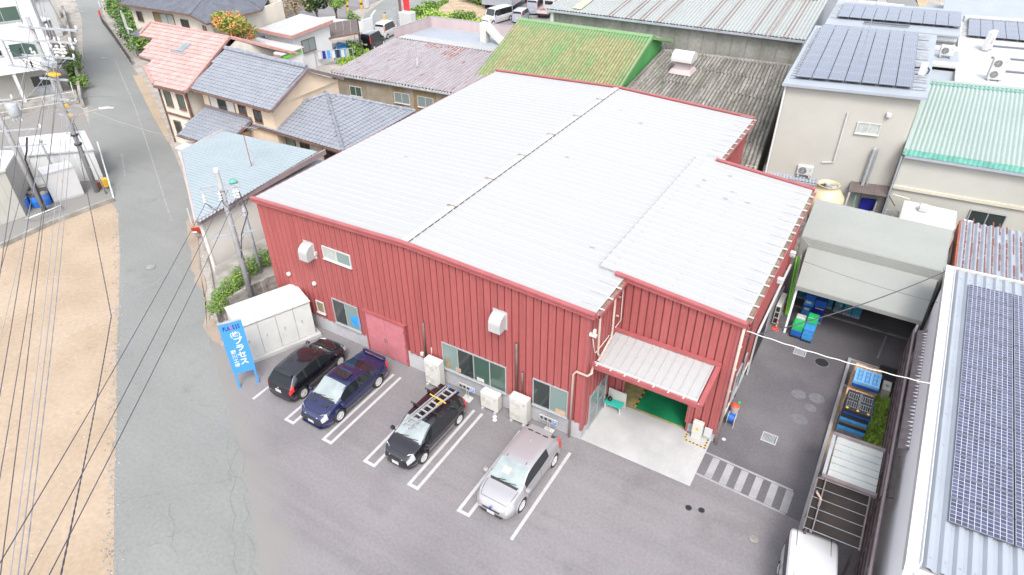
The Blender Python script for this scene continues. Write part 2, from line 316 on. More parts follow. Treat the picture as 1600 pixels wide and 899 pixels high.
# ---------------------------------------------------------------- mesh helpers
class MB:
    def __init__(s): s.v = []; s.f = []; s.mi = []; s.cur = 0
    def m(s, i): s.cur = i; return s
    def add(s, vs, fs):
        n = len(s.v); s.v += [tuple(v) for v in vs]; s.f += [tuple(i+n for i in f) for f in fs]; s.mi += [s.cur]*len(fs); return s
    def box(s, x0, x1, y0, y1, z0, z1):
        return s.add([(x0,y0,z0),(x1,y0,z0),(x1,y1,z0),(x0,y1,z0),(x0,y0,z1),(x1,y0,z1),(x1,y1,z1),(x0,y1,z1)],
                     [(0,3,2,1),(4,5,6,7),(0,1,5,4),(1,2,6,5),(2,3,7,6),(3,0,4,7)])
    def cbox(s, c, sx, sy, sz): return s.box(c[0]-sx/2, c[0]+sx/2, c[1]-sy/2, c[1]+sy/2, c[2]-sz/2, c[2]+sz/2)
    def bevbox(s, x0, x1, y0, y1, z0, z1, b=.02):
        vs = []
        for z, i in ((z0, b), (z0+b, 0), (z1-b, 0), (z1, b)):
            vs += [(x0+i+ (b if i == 0 else 0), y0+i, z), (x1-i-(b if i == 0 else 0), y0+i, z), (x1-i, y0+i+(b if i == 0 else 0), z), (x1-i, y1-i-(b if i == 0 else 0), z),
                   (x1-i-(b if i == 0 else 0), y1-i, z), (x0+i+(b if i == 0 else 0), y1-i, z), (x0+i, y1-i-(b if i == 0 else 0), z), (x0+i, y0+i+(b if i == 0 else 0), z)]
        fs = [tuple(range(7, -1, -1)), tuple(range(24, 32))]
        for k in range(3):
            for j in range(8):
                fs.append((k*8+j, k*8+(j+1) % 8, (k+1)*8+(j+1) % 8, (k+1)*8+j))
        return s.add(vs, fs)
    def hexa(s, b4, t4):  # bottom 4, top 4 (same winding)
        return s.add(list(b4)+list(t4), [(3,2,1,0),(4,5,6,7),(0,1,5,4),(1,2,6,5),(2,3,7,6),(3,0,4,7)])
    def bar(s, a, b, w, h=None, up=(0,0,1)):
        a = Vector(a); b = Vector(b); d = (b-a).normalized(); h = h or w
        u = Vector(up)
        if abs(d.dot(u)) > .98: u = Vector((1,0,0))
        r = d.cross(u).normalized()*w/2; t = r.cross(d).normalized()*h/2
        return s.hexa([a-r-t, a+r-t, a+r+t, a-r+t], [b-r-t, b+r-t, b+r+t, b-r+t])
    def prism(s, pts, z0, z1):
        n = len(pts)
        return s.add([(p[0],p[1],z0) for p in pts]+[(p[0],p[1],z1) for p in pts],
                     [tuple(range(n-1,-1,-1)), tuple(range(n,2*n))]+[(i,(i+1)%n,n+(i+1)%n,n+i) for i in range(n)])
    def slab(s, pts, th):  # polygon with 3D points, thickened downwards along its normal
        P = [Vector(p) for p in pts]; n = (P[1]-P[0]).cross(P[2]-P[0]).normalized()
        if n.z < 0: n = -n
        Q = [p-n*th for p in P]; k = len(P)
        return s.add(P+Q, [tuple(range(k)), tuple(range(2*k-1,k-1,-1))]+[(i,k+i,k+(i+1)%k,(i+1)%k) for i in range(k)])
    def tube(s, pts, r, n=6, cap=True, r2=None):
        P = [Vector(p) for p in pts]; vs = []; fs = []
        N = len(P); u = None
        for i, p in enumerate(P):
            d = (P[min(i+1,N-1)]-P[max(i-1,0)]).normalized()
            if u is None:
                u = Vector((0,0,1)) if abs(d.z) < .9 else Vector((1,0,0))
            x = d.cross(u).normalized(); u = x.cross(d).normalized()
            rr = r if r2 is None else r+(r2-r)*i/(N-1)
            for k in range(n):
                a = 2*PI*k/n; vs.append(p+x*math.cos(a)*rr+u*math.sin(a)*rr)
        for i in range(N-1):
            for k in range(n): fs.append((i*n+k, i*n+(k+1)%n, (i+1)*n+(k+1)%n, (i+1)*n+k))
        if cap: fs += [tuple(range(n-1,-1,-1)), tuple(range((N-1)*n, N*n))]
        return s.add(vs, fs)
    def cyl(s, c, r, h, n=16, axis='z', r2=None):
        c = Vector(c); d = {'x':Vector((1,0,0)),'y':Vector((0,1,0)),'z':Vector((0,0,1))}[axis]
        return s.tube([c, c+d*h], r, n, True, r2)
    def lathe(s, c, prof, n=24):
        vs = []; fs = []
        for (r, z) in prof:
            for k in range(n):
                a = 2*PI*k/n; vs.append((c[0]+r*math.cos(a), c[1]+r*math.sin(a), c[2]+z))
        for i in range(len(prof)-1):
            for k in range(n): fs.append((i*n+k, i*n+(k+1)%n, (i+1)*n+(k+1)%n, (i+1)*n+k))
        return s.add(vs, fs)
    def ball(s, c, r, n=8):
        return s.lathe(c, [(max(.001, r*math.sin(PI*i/6)), -r*math.cos(PI*i/6)) for i in range(7)], n)
    def build(s, name, m, parent=None, smooth=False, kind=None, label=None):
        me = bpy.data.meshes.new(name); me.from_pydata(s.v, [], s.f)
        ms = m if isinstance(m, (list, tuple)) else [m]
        for q in ms: me.materials.append(MT[q] if isinstance(q, str) else q)
        if len(ms) > 1: me.polygons.foreach_set('material_index', s.mi)
        if smooth: me.polygons.foreach_set('use_smooth', [True]*len(s.f))
        me.update()
        o = bpy.data.objects.new(name, me); COL.objects.link(o)
        if parent is not None: adopt(o, parent)
        if kind: o['kind'] = kind
        if label: o['label'] = label
        return o

WM = {}
def adopt(o, parent):      # world-built mesh under a thing: keep its place
    o.parent = parent
    m = WM.get(parent.name)
    if m is not None: o.matrix_parent_inverse = m.inverted()
def thing(name, label, cat, loc=(0,0,0), rz=0.0, group=None):
    o = bpy.data.objects.new(name, None); COL.objects.link(o)
    o.empty_display_size = .3
    o.location = loc; o.rotation_euler = (0, 0, rz); o['label'] = label; o['category'] = cat
    if group: o['group'] = group
    return o
def place(name, label, cat, loc, group=None):   # a thing whose parts are given in world coordinates
    o = thing(name, label, cat, loc, 0, group); WM[o.name] = Matrix.Translation(Vector(loc)); return o
def tag(o, label, cat, group=None):
    o['label'] = label; o['category'] = cat
    if group: o['group'] = group
    return o
def struct(mb, name, m, **k):
    return mb.build(name, m, kind='structure', **k)
def kids(o): return [c for c in bpy.data.objects if c.parent == o]
KM = {}
def dup(root, loc, rz=None, label=None, group=None, scale=None):
    r = root.copy(); COL.objects.link(r); r.location = loc
    if rz is not None: r.rotation_euler = (0, 0, rz)
    if label: r['label'] = label
    if group: r['group'] = group
    if scale: r.scale = scale
    def rec(src, dst):
        for ch in kids(src):
            c = ch.copy(); COL.objects.link(c); c.parent = dst; rec(ch, c)
    rec(root, r)
    return r
def copypart(o, loc, parent=None):
    c = o.copy(); COL.objects.link(c); c.location = loc
    return c
def V(*a): return Vector(a)
def lerp(a, b, t): return Vector(a).lerp(Vector(b), t)

# profile across one pitch, as (fraction, height)
PROF = {
 'rib':  [(0,0),(.76,0),(.80,1),(.96,1),(1,0)],
 'trap': [(0,0),(.30,0),(.45,1),(.75,1),(.9,0),(1,0)],
 'wave': [(0,0),(.125,.15),(.25,.5),(.375,.85),(.5,1),(.625,.85),(.75,.5),(.875,.15),(1,0)],
 'wave4':[(0,0),(.25,.6),(.5,1),(.75,.6),(1,0)],
 'val':  [(0,0),(.24,0),(.40,.8),(.62,1),(.84,.8),(1,0)],
 'v':    [(0,0),(.25,0),(.5,1),(.75,1),(1,0)],
}
def corr(mb, a, b, c, d, pitch, amp, prof='wave4', nv=1, valley=False):
    """corrugated sheet a-b eave, d-c ridge; ribs run from ab to dc"""
    a, b, c, d = [Vector(p) for p in (a, b, c, d)]
    n = max(1, round((b-a).length/pitch)); nm = (b-a).cross(d-a).normalized()
    if nm.z < 0 or (abs(nm.z) < .2 and False): nm = -nm
    P = PROF[prof]; us = []
    for i in range(n):
        for k, (f, h) in enumerate(P[:-1] if i < n-1 else P): us.append(((i+f)/n, h*amp))
    N = len(us); vs = []; fs = []
    for j in range(nv+1):
        t = j/nv
        for (u, h) in us:
            vs.append(a.lerp(b, u).lerp(d.lerp(c, u), t)+nm*h)
    for j in range(nv):
        for i in range(N-1): fs.append((j*N+i, j*N+i+1, (j+1)*N+i+1, (j+1)*N+i))
    n0 = len(mb.mi); mb.add(vs, fs)
    if valley:
        per = len(P)-1
        for q in range(len(fs)): mb.mi[n0+q] = 1 if (q % (N-1)) % per == 0 else 0
    return mb

def sheets(parent, name, a, b, d, pitch, amp, prof, m, th=.0):
    """one object per sheet on a parallelogram; all share one mesh"""
    a, b, d = [Vector(p) for p in (a, b, d)]
    n = max(1, round((b-a).length/pitch)); e = (b-a)/n
    mb = MB(); corr(mb, (0,0,0), e, e+(d-a), d-a, pitch, amp, prof)
    o = mb.build(name, m)
    o.parent = parent
    off = WM[parent.name].translation if parent.name in WM else Vector((0,0,0))
    o.location = a-off
    for i in range(1, n):
        c = o.copy(); COL.objects.link(c); c.location = a+e*i-off
    return o

def inpoly(x, y, P):
    r = False; n = len(P)
    for i in range(n):
        x1, y1 = P[i]; x2, y2 = P[(i+1) % n]
        if (y1 > y) != (y2 > y) and x < (x2-x1)*(y-y1)/(y2-y1)+x1: r = not r
    return r
def tiles(pts, tw, tl, amp=.035, lip=.03, jitter=.006):
    """overlapping roof tiles over a planar polygon whose first edge is the eave; returns MB"""
    P = [Vector(p) for p in pts]; o = P[0]; u = (P[1]-P[0]).normalized()
    n = u.cross(P[2]-P[0]).normalized()
    if n.z < 0: n = -n
    v = n.cross(u).normalized()
    if (P[2]-P[0]).dot(v) < 0: v = -v
    Q = [((p-o).dot(u), (p-o).dot(v)) for p in P]
    x0 = min(q[0] for q in Q); x1 = max(q[0] for q in Q); y1 = max(q[1] for q in Q); y0 = min(q[1] for q in Q)
    mb = MB(); nx = int((x1-x0)/tw)+1; ny = int(math.ceil((y1-y0)/tl))
    sec = [(0, .6), (.2, 1), (.45, .15), (.75, 0), (1, .6)]
    for j in range(ny):
        for i in range(nx):
            cx = x0+(i+.5)*tw; cy = y0+(j+.5)*tl
            if not inpoly(cx, cy, Q): continue
            k = rnd.uniform(0, jitter); ya = y0+j*tl-.02; yb = y0+(j+1)*tl+.01
            vs = []
            for (f, h) in sec: vs.append(o+u*(x0+(i+f)*tw)+v*ya+n*(h*amp+lip+k))
            for (f, h) in sec: vs.append(o+u*(x0+(i+f)*tw)+v*yb+n*(h*amp+.002+k))
            for (f, h) in sec: vs.append(o+u*(x0+(i+f)*tw)+v*ya+n*(h*amp-.03))
            fs = [(q, q+1, q+6, q+5) for q in range(4)]+[(10+q, 11+q, q+1, q) for q in range(4)]
            mb.add(vs, fs)
    return mb

def leaves(mb, c, rad, n, size, flat=1.0, seed=None):
    r = random.Random(seed if seed is not None else rnd.random())
    for _ in range(n):
        while True:
            p = Vector((r.uniform(-1,1), r.uniform(-1,1), r.uniform(-1,1)))
            if .25 < p.length < 1: break
        q = Vector((c[0]+p.x*rad[0], c[1]+p.y*rad[1], c[2]+p.z*rad[2]))
        a = Vector((r.gauss(0,1), r.gauss(0,1), r.gauss(0,.5))).normalized()
        up = (p.normalized()*.7+Vector((r.gauss(0,.6), r.gauss(0,.6), .5+r.gauss(0,.4))))
        b = up.cross(a)
        if b.length < .01: continue
        b.normalize(); s = size*r.uniform(.6, 1.3)
        mb.add([q-a*s, q+b*s*.55, q+a*s, q-b*s*.55], [(0,1,2,3)])
    return mb
def tree(name, label, base, h, rad, m, n=1400, size=.16, group=None, trunk=.14, cat='tree', clumps=7, ground=.35):
    t = place(name, label, cat, base, group)
    x, y, z = base; r = random.Random(label)
    tm = MB(); tm.tube([(x,y,z),(x+.05,y,z+h*.35),(x-.03,y+.06,z+h*.75)], trunk, 7, True, trunk*.4)
    lm = MB(); cs = []
    for k in range(clumps):
        a = 2.4*k; rr = rad*.62*math.sqrt((k+.4)/clumps)
        cc = (x+math.cos(a)*rr, y+math.sin(a)*rr, z+h*(ground+(1-ground)*r.uniform(.25,.82))); cs.append(cc)
        s = rad*r.uniform(.38,.6)
        leaves(lm, cc, (s, s, s*.72), n//clumps, size, seed=r.random())
        tm.tube([(x, y, z+h*.3), lerp((x,y,z+h*.45), cc, .5), cc], trunk*.4, 5, True, trunk*.12)
    tm.build('trunk', 'bark', t); lm.build('crown', m, t)
    return t
def shrub(name, label, base, rad, m, n=500, size=.1, cat='bush', group=None):
    t = place(name, label, cat, base, group)
    x, y, z = base; tm = MB(); r = random.Random(label)
    for k in range(5):
        a = 2*PI*k/5; tm.tube([(x,y,z-.02),(x+math.cos(a)*rad[0]*.5, y+math.sin(a)*rad[1]*.5, z+rad[2]*.9)], .025, 4, True, .01)
    lm = MB()
    for k in range(5):
        c = (x+r.uniform(-.5,.5)*rad[0], y+r.uniform(-.5,.5)*rad[1], z+rad[2]*r.uniform(.6,1.2))
        leaves(lm, c, (rad[0]*.65, rad[1]*.65, rad[2]*.7), n//5, size, seed=r.random())
    tm.build('stem', 'bark', t); lm.build('foliage', m, t)
    return t
def grass(name, poly, n, h, m, size=.05):
    mb = MB(); xs = [p[0] for p in poly]; ys = [p[1] for p in poly]
    k = 0
    while k < n:
        x = rnd.uniform(min(xs), max(xs)); y = rnd.uniform(min(ys), max(ys))
        if not inpoly(x, y, [(p[0], p[1]) for p in poly]): continue
        k += 1; a = rnd.uniform(0, 2*PI); hh = h*rnd.uniform(.5, 1.4); z = poly[0][2] if len(poly[0]) > 2 else 0
        dx, dy = math.cos(a)*size, math.sin(a)*size; lx, ly = rnd.gauss(0, .4)*hh, rnd.gauss(0, .4)*hh
        mb.add([(x-dx,y-dy,z),(x+dx,y+dy,z),(x+lx+dx*.3,y+ly+dy*.3,z+hh),(x+lx-dx*.3,y+ly-dy*.3,z+hh)], [(0,1,2,3)])
    return mb.build(name, m, kind='stuff')

def text(body, size, m, parent, origin, xdir, ydir, ext=.006, name='lettering', sx=1.0, sp=1.0, align='CENTER', shear=0):
    c = bpy.data.curves.new('t', 'FONT'); c.body = body; c.size = size; c.extrude = ext; c.align_x = align; c.align_y = 'CENTER'; c.space_character = sp
    c.offset = size*(.020 if size > .3 else .010); c.shear = shear
    to = bpy.data.objects.new('t', c); COL.objects.link(to)
    d = bpy.context.evaluated_depsgraph_get(); me = bpy.data.meshes.new_from_object(to.evaluated_get(d))
    bpy.data.objects.remove(to); bpy.data.curves.remove(c)
    x = Vector(xdir).normalized(); y = Vector(ydir).normalized(); z = x.cross(y)
    mm = Matrix((x*sx, y, z)).transposed().to_4x4(); mm.translation = Vector(origin)
    me.transform(mm); me.materials.clear(); me.materials.append(MT[m])
    o = bpy.data.objects.new(name, me); COL.objects.link(o)
    if parent is not None: adopt(o, parent)
    return o

# windows on a wall: origin corner o (lower left seen from outside), unit vectors u (right), n (outward)
def window(parent, o, u, n, w, h, panes=2, frame='alu', gl='glassdark', fw=.05, name='window', dep=.05, sill=True, glasses=None, label=None):
    o, u, n = Vector(o), Vector(u).normalized(), Vector(n).normalized(); z = Vector((0,0,1))
    def bx(mb, a0, a1, h0, h1, d0, d1):
        P = lambda a, hh, dd: o+u*a+z*hh+n*dd
        return mb.hexa([P(a0,h0,d0),P(a1,h0,d0),P(a1,h0,d1),P(a0,h0,d1)], [P(a0,h1,d0),P(a1,h1,d0),P(a1,h1,d1),P(a0,h1,d1)])
    mb = MB()
    bx(mb, 0, fw, 0, h, -.01, dep); bx(mb, w-fw, w, 0, h, -.01, dep); bx(mb, fw, w-fw, 0, fw, -.01, dep); bx(mb, fw, w-fw, h-fw, h, -.01, dep)
    for k in range(1, panes): bx(mb, w*k/panes-fw*.45, w*k/panes+fw*.45, fw, h-fw, -.01, dep*.8)
    if sill: bx(mb, -.03, w+.03, -.04, 0, -.01, dep+.05)
    fr = mb.build(name, frame, parent)
    if label: fr['label'] = label
    for k in range(panes):
        g = MB(); bx(g, w*k/panes+(fw if k == 0 else fw*.45), w*(k+1)/panes-(fw if k == panes-1 else fw*.45), fw, h-fw, -.005, dep*.25+.004*(k % 2))
        gm = glasses[k] if glasses else gl
        q = g.build('pane', gm); q.parent = fr
    return fr

# box building walls from plan polygon; returns nothing, each wall a part
def walls(parent, pts, z0, z1, m, th=.12, skip=()):
    n = len(pts)
    for i in range(n):
        if i in skip: continue
        a = Vector((*pts[i][:2], 0)); b = Vector((*pts[(i+1) % n][:2], 0)); d = (b-a).normalized(); q = Vector((-d.y, d.x, 0))*th
        za = z1[i] if isinstance(z1, (list, tuple)) else z1; zb = z1[(i+1) % n] if isinstance(z1, (list, tuple)) else z1
        e = d*.001
        mb = MB().hexa([a+e+V(0,0,z0), b-e+V(0,0,z0), b-e+q+V(0,0,z0), a+e+q+V(0,0,z0)], [a+e+V(0,0,za), b-e+V(0,0,zb), b-e+q+V(0,0,zb), a+e+q+V(0,0,za)])
        mb.build('wall', m, parent)

# ================================================================ SETTING
add('paint_walk', mat('walkway_paint', (.27, .268, .275), .85, scale=1.6, col2=(.20, .198, .205), fine=.1, fscale=14, detail=8, lo=.45, hi=.75))
g = MB(); g.add([(-1200,-400,-.04),(600,-400,-.04),(600,1200,-.04),(-1200,1200,-.04)], [(0,1,2,3)])
struct(g, 'ground', 'gravel')
def sheet(name, pts, z, m, cuts=1):
    g = MB(); g.add([(p[0], p[1], z) for p in pts], [tuple(range(len(pts)))])
    return struct(g, name, m)
# sand lot
LOT = [(-11.85, -14.64, 0.00), (-13.85, -13.33, 0.00), (-15.87, -12.00, 0.00), (-19.18, -9.70, 0.00), (-22.93, -7.24, 0.00), (-26.86, -4.49, 0.00), (-31.80, -1.17, 0.00), (-37.32, 2.35, 0.00), (-39.29, 3.29, 0.00), (-39.69, -4.37, 0.00), (-46,-6,0), (-46,-40,0), (8,-40,0), (-6,-18.5,0)]
sheet('sand_lot', LOT, -.012, 'sand')
ROADP = [(-6,-18.5,0), (-11.85, -14.64, 0.00), (-13.85, -13.33, 0.00), (-15.87, -12.00, 0.00), (-19.18, -9.70, 0.00), (-22.93, -7.24, 0.00), (-26.86, -4.49, 0.00), (-31.80, -1.17, 0.00), (-37.32, 2.35, 0.00), (-41.02, 3.56, 0.00), (-53.62, 10.40, 0.00), (-72.01, 21.09, 0.00), (-91.26, 32.72, 0.00), (-103.09, 38.96, 0.00), (-190,72,0), (-182,84,0),
  (-99.77, 40.82, 0.00), (-92.14, 36.24, 0.00), (-72.76, 26.25, 0.00), (-63.64, 22.04, 0.00), (-51.13, 15.39, 0.00), (-42.97, 11.02, 0.00), (-38.64, 8.67, 0.00), (-32.78, 5.00, 0.00), (-27.41, 1.41, 0.00), (-19.55, -4.07, 0.00), (-15.83, -6.26, 0.00), (-11.99, -8.51, 0.00), (-7.14, -11.84, 0.00), (-1,-16,0)]
sheet('road', ROADP, -.008, 'road')
# parking ground and yard
sheet('parking_lot', [(-7.14, -11.84, 0.00), (-11.99, -8.51, 0.00), (-15.83, -6.26, 0.00), (-19.55, -4.07, 0.00), (-21.06, -2.76, 0.00), (-20.3,-2.7,0), (-20.3,.5,0), (-18.2,.1,0), (0,.1,0), (4.95,.1,0), (4.95,.85,0), (8.8,.64,0), (12.3,.55,0), (12.3,-22,0), (-1,-22,0)], 0, 'asphalt')
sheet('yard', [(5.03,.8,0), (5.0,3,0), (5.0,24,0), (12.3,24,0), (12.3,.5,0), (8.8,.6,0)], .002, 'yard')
# dusty verge at the road edge
def ragged(pts, amp, n, seed):
    r = random.Random(seed); out = []
    for i in range(len(pts)):
        a = Vector(pts[i]); b = Vector(pts[(i+1) % len(pts)])
        for k in range(n):
            p = a.lerp(b, k/n); out.append((p.x+r.uniform(-amp,amp), p.y+r.uniform(-amp,amp), 0))
    return out
sheet('dusty_verge', ragged([(-32.39, 4.70, 0.00), (-31.63, 3.60, 0.00), (-26.60, 0.20, 0.00), (-23.22, -1.64, 0.00), (-20.67, -3.50, 0.00), (-18.90, -3.99, 0.00), (-20.66, -2.53, 0.00), (-21.36, -2.61, 0.00), (-24.28, -0.79, 0.00), (-28.71, 2.43, 0.00)], .14, 5, 3), .004, 'dust')
# cross road beyond the houses, parking court, field
sheet('cross_road', [(-47.46, 38.93, 0.00), (-47.24, 44.39, 0.00), (-44.90, 46.35, 0.00), (-33.06, 47.71, 0.00), (-20,56,0), (-20,63,0), (-37.25, 54.57, 0.00), (-46.33, 53.59, 0.00), (-49.63, 53.17, 0.00), (-51.59, 62.40, 0.00), (-60.19, 78.45, 0.00), (-72.35, 71.71, 0.00), (-62.59, 61.62, 0.00), (-59.47, 53.80, 0.00), (-54.07, 46.40, 0.00)], -.006, 'road')
sheet('far_court', [(-62.74, 45.03, 0.00), (-54.86, 42.61, 0.00), (-56.66, 50.32, 0.00), (-61.89, 53.25, 0.00), (-62.54, 58.01, 0.00), (-63.51, 63.47, 0.00), (-72.35, 71.71, 0.00), (-88.16, 62.95, 0.00), (-73.71, 50.86, 0.00)], -.010, 'asphalt')
sheet('vehicle_court', [(-41.19, 55.07, 0.00), (-37.40, 54.82, 0.00), (-22,60,0), (-22,90,0), (-51.96, 73.36, 0.00), (-45.42, 62.52, 0.00)], -.002, 'asphalt')
sheet('field', [(-52.24, 53.94, 0.00), (-50.90, 56.24, 0.00), (-45.78, 52.83, 0.00), (-41.19, 55.07, 0.00), (-47.25, 65.70, 0.00), (-53.05, 82.41, 0.00), (-60.19, 78.45, 0.00), (-55.14, 65.78, 0.00)], .004, 'soil')
fr = MB()
for (a, b, n) in (((-51.69, 56.58, 0.00), (-44.14, 58.51, 0.00), 9),):
    a = Vector(a); b = Vector(b)
    for k in range(11):
        off = Vector((-.15, 1, 0))*(.9*k); q = (b-a)
        fr.tube([a+off+q*.02+V(0,0,.0), a+off+q*.5+V(0,0,.05), a+off+q*.98], .26, 6)
struct(fr, 'field_furrows', 'soil')
# block of land under the houses, small lanes
sheet('house_yards', [(-32.39, 4.70, 0.00), (-38.16, 8.30, 0.00), (-42.97, 11.02, 0.00), (-51.13, 15.39, 0.00), (-63.64, 22.04, 0.00), (-72.76, 26.25, 0.00), (-92.14, 36.24, 0.00), (-93,47,0), (-60,50,0), (-46,40,0), (-30,40,0), (-18.6,22,0), (-18.6,.4,0), (-24,.2,0)], -.014, 'gravel')
sheet('ochre_strip', [(-63.53, 21.37, 0.00), (-62.64, 21.88, 0.00), (-53.27, 17.00, 0.00), (-44.55, 12.08, 0.00), (-44.84, 11.91, 0.00), (-51.49, 15.18, 0.00)], .003, 'sand')
sheet('left_yard', [(-41.02, 3.56, 0.00), (-53.62, 10.40, 0.00), (-59.11, 13.05, 0.00), (-62.51, 12.67, 0.00), (-62.21, 7.18, 0.00), (-60,-3,0), (-45,-5,0), (-39.69, -4.37, 0.00), (-39.29, 3.29, 0.00)], -.003, 'asphalt')
sheet('far_lane', [(3.09, 89.00, 0.00), (1.10, 97.24, 0.00), (0,112,0), (4.5,112,0), (4.83, 99.33, 0.00), (6.19, 90.74, 0.00)], .0, 'road')
sheet('far_soil_patch', [(6.34, 90.82, 0.00), (4.67, 99.24, 0.00), (8,112,0), (14,112,0), (6.25, 100.12, 0.00), (7.30, 91.36, 0.00)], .0, 'soil')
# concrete kerb walls round the sand lot
mb = MB(); A = [(-38.97, 3.14, 0.00), (-39.51, -0.91, 0.00), (-39.36, -4.54, 0.00)]
for i in range(2): mb.bar(Vector(A[i])+V(0,0,.1), Vector(A[i+1])+V(0,0,.1), .22, .36)
tag(mb.build('kerb_wall', 'old_concrete'), 'low concrete kerb wall between the sand lot and the sheds', 'wall')
# crumbled stones along the edge between sand and road
mb = MB(); E_ = [(-11.85, -14.64, 0.00), (-15.87, -12.00, 0.00), (-19.18, -9.70, 0.00), (-22.93, -7.24, 0.00), (-26.86, -4.49, 0.00), (-31.80, -1.17, 0.00), (-37.32, 2.35, 0.00)]
for k in range(520):
    i = rnd.randrange(len(E_)-1); p = lerp(E_[i], E_[i+1], rnd.random()); s = rnd.uniform(.015, .06)
    p += V(rnd.gauss(-.08,.16), rnd.gauss(-.05,.14), 0)
    mb.hexa([p+V(-s,-s*.8,-.01), p+V(s*.8,-s,-.01), p+V(s,s*.7,-.01), p+V(-s*.7,s,-.01)], [p+V(-s*.5,-s*.5,s*.6), p+V(s*.5,-s*.6,s*.5), p+V(s*.4,s*.5,s*.7), p+V(-s*.5,s*.4,s*.5)])
mb.build('edge_rubble', 'old_concrete', kind='stuff')
mb = MB()
for k in range(700):
    p = V(rnd.uniform(-40,-8), rnd.uniform(-25,2), -.01)
    if not inpoly(p.x, p.y, [(q[0], q[1]) for q in LOT]): continue
    s = rnd.uniform(.012, .035)
    mb.hexa([p+V(-s,-s,0), p+V(s,-s,0), p+V(s,s,0), p+V(-s,s,0)], [p+V(-s*.5,-s*.5,s), p+V(s*.5,-s*.5,s), p+V(s*.4,s*.5,s), p+V(-s*.5,s*.4,s)])
mb.build('lot_pebbles', 'pad', kind='stuff')

# --- markings
mb = MB(); W = .14; y0, y1 = -5.90, -.92
for k, (xa, xb) in enumerate(((-12.21,-11.74), (-9.86,-9.41), (-7.44,-6.92), (-5.04,-4.60), (-2.53,-2.05))):
    mb.box(xa-W/2, xa+W/2, y0, y1, .004, .006); mb.box(xb-W/2, xb+W/2, y0, y1, .004, .006)
    mb.box(xa+W/2, xb-W/2, y0, y0+W, .004, .006)
mb.box(-.03-W/2, -.03+W/2, y0, y1, .004, .006)
mb.box(-14.55-W/2, -14.55+W/2, -5.7, -1.5, .004, .006)
struct(mb, 'stall_lines', 'paint')
mb = MB()
for y in (2.12, .80): mb.bar((5.02, y, .005), (8.74, y-.16, .005), .10, .002)
for k in range(6):
    x = 5.55+k*.62
    mb.bar((x, 2.045-(x-5.0)*.043, .0045), (x-.02, .87-(x-5.0)*.043, .0045), .30, .002)
struct(mb, 'walkway_stripes', 'paint_walk')
mb = MB(); mb.bar(Vector((10.60, 12.56, 0.00))+V(0,0,.006), Vector((10.76, 14.72, 0.00))+V(0,0,.006), .1, .004); struct(mb, 'faint_yard_line', 'paint_thin')
mb = MB()
def linepx(a, b, w): mb.bar(Vector(a)+V(0,0,.0), Vector(b), w, .004)
linepx((-32.85, 3.39, 0.00), (-45.07, 10.25, 0.00), .10); linepx((-45.07, 10.25, 0.00), (-54.33, 15.42, 0.00), .11); linepx((-54.33, 15.42, 0.00), (-69.96, 23.60, 0.00), .12)
linepx((-41.48, 5.73, 0.00), (-46.08, 8.48, 0.00), .12)
linepx((-96.28, 34.75, 0.00), (-95.15, 35.38, 0.00), .5); linepx((-102.56, 37.85, 0.00), (-101.52, 38.90, 0.00), .3); linepx((-98.62, 36.45, 0.00), (-98.29, 36.63, 0.00), .9)
for a, b in (((-57.47, 54.93, 0.00), (-57.38, 57.03, 0.00)), ((-57.62, 55.66, 0.00), (-56.69, 55.36, 0.00)), ((-57.94, 57.98, 0.00), (-58.43, 61.20, 0.00)), ((-58.19, 61.34, 0.00), (-58.11, 63.19, 0.00)), ((-57.77, 51.98, 0.00), (-54.92, 52.81, 0.00))): linepx(a, b, .45)
struct(mb, 'faint_road_lines', 'paint_thin')
# cracks in the old road and lot
mb = MB()
for (a, b, s_) in (((-14.78, -12.66, 0.00),(-11.16, -8.89, 0.00),1),((-12.63, -13.92, 0.00),(-10.95, -11.94, 0.00),2),((-12.80, -11.66, 0.00),(-9.67, -13.35, 0.00),3),((-15.14, -6.84, 0.00),(-7.91, -12.29, 0.00),4),((-14.69, -5.59, 0.00),(-11.56, -9.82, 0.00),5),((-28.01, -3.36, 0.00),(-27.28, -1.01, 0.00),6),((-36.30, 2.94, 0.00),(-36.57, 6.15, 0.00),7),((-20.68, -8.10, -0.00),(-15.71, -7.17, 0.00),8),((-12.68, -8.09, 0.00),(-7.34, -11.96, 0.00),9)):
    r = random.Random(s_); a = Vector(a); b = Vector(b); n = 14; p = []
    for k in range(n+1): p.append(a.lerp(b, k/n)+V(r.gauss(0,.10), r.gauss(0,.10), .003))
    for k in range(n):
        if r.random() < .85: mb.bar(p[k], p[k+1], r.uniform(.005,.011), .002)
struct(mb, 'asphalt_cracks', 'crack')
# concrete apron
struct(MB().box(-.02, 5.03, .02, 2.9, .003, .02), 'entrance_apron', 'pad')
mb = MB().m(0)
def dashed(mb, a, b, w, n, z=.024):
    a = Vector(a); b = Vector(b); a.z = b.z = z
    for k in range(n):
        mb.m(k % 2); mb.bar(a.lerp(b, k/n), a.lerp(b, (k+1)/n), w, .004)
dashed(mb, (3.95,2.35,0), (4.95,2.3,0), .07, 12); dashed(mb, (4.9,2.33,0), (4.9,2.86,0), .07, 6); dashed(mb, (3.98,2.38,0), (3.98,2.86,0), .07, 6)
struct(mb, 'hazard_tape', ['hazard', 'paint_black'])
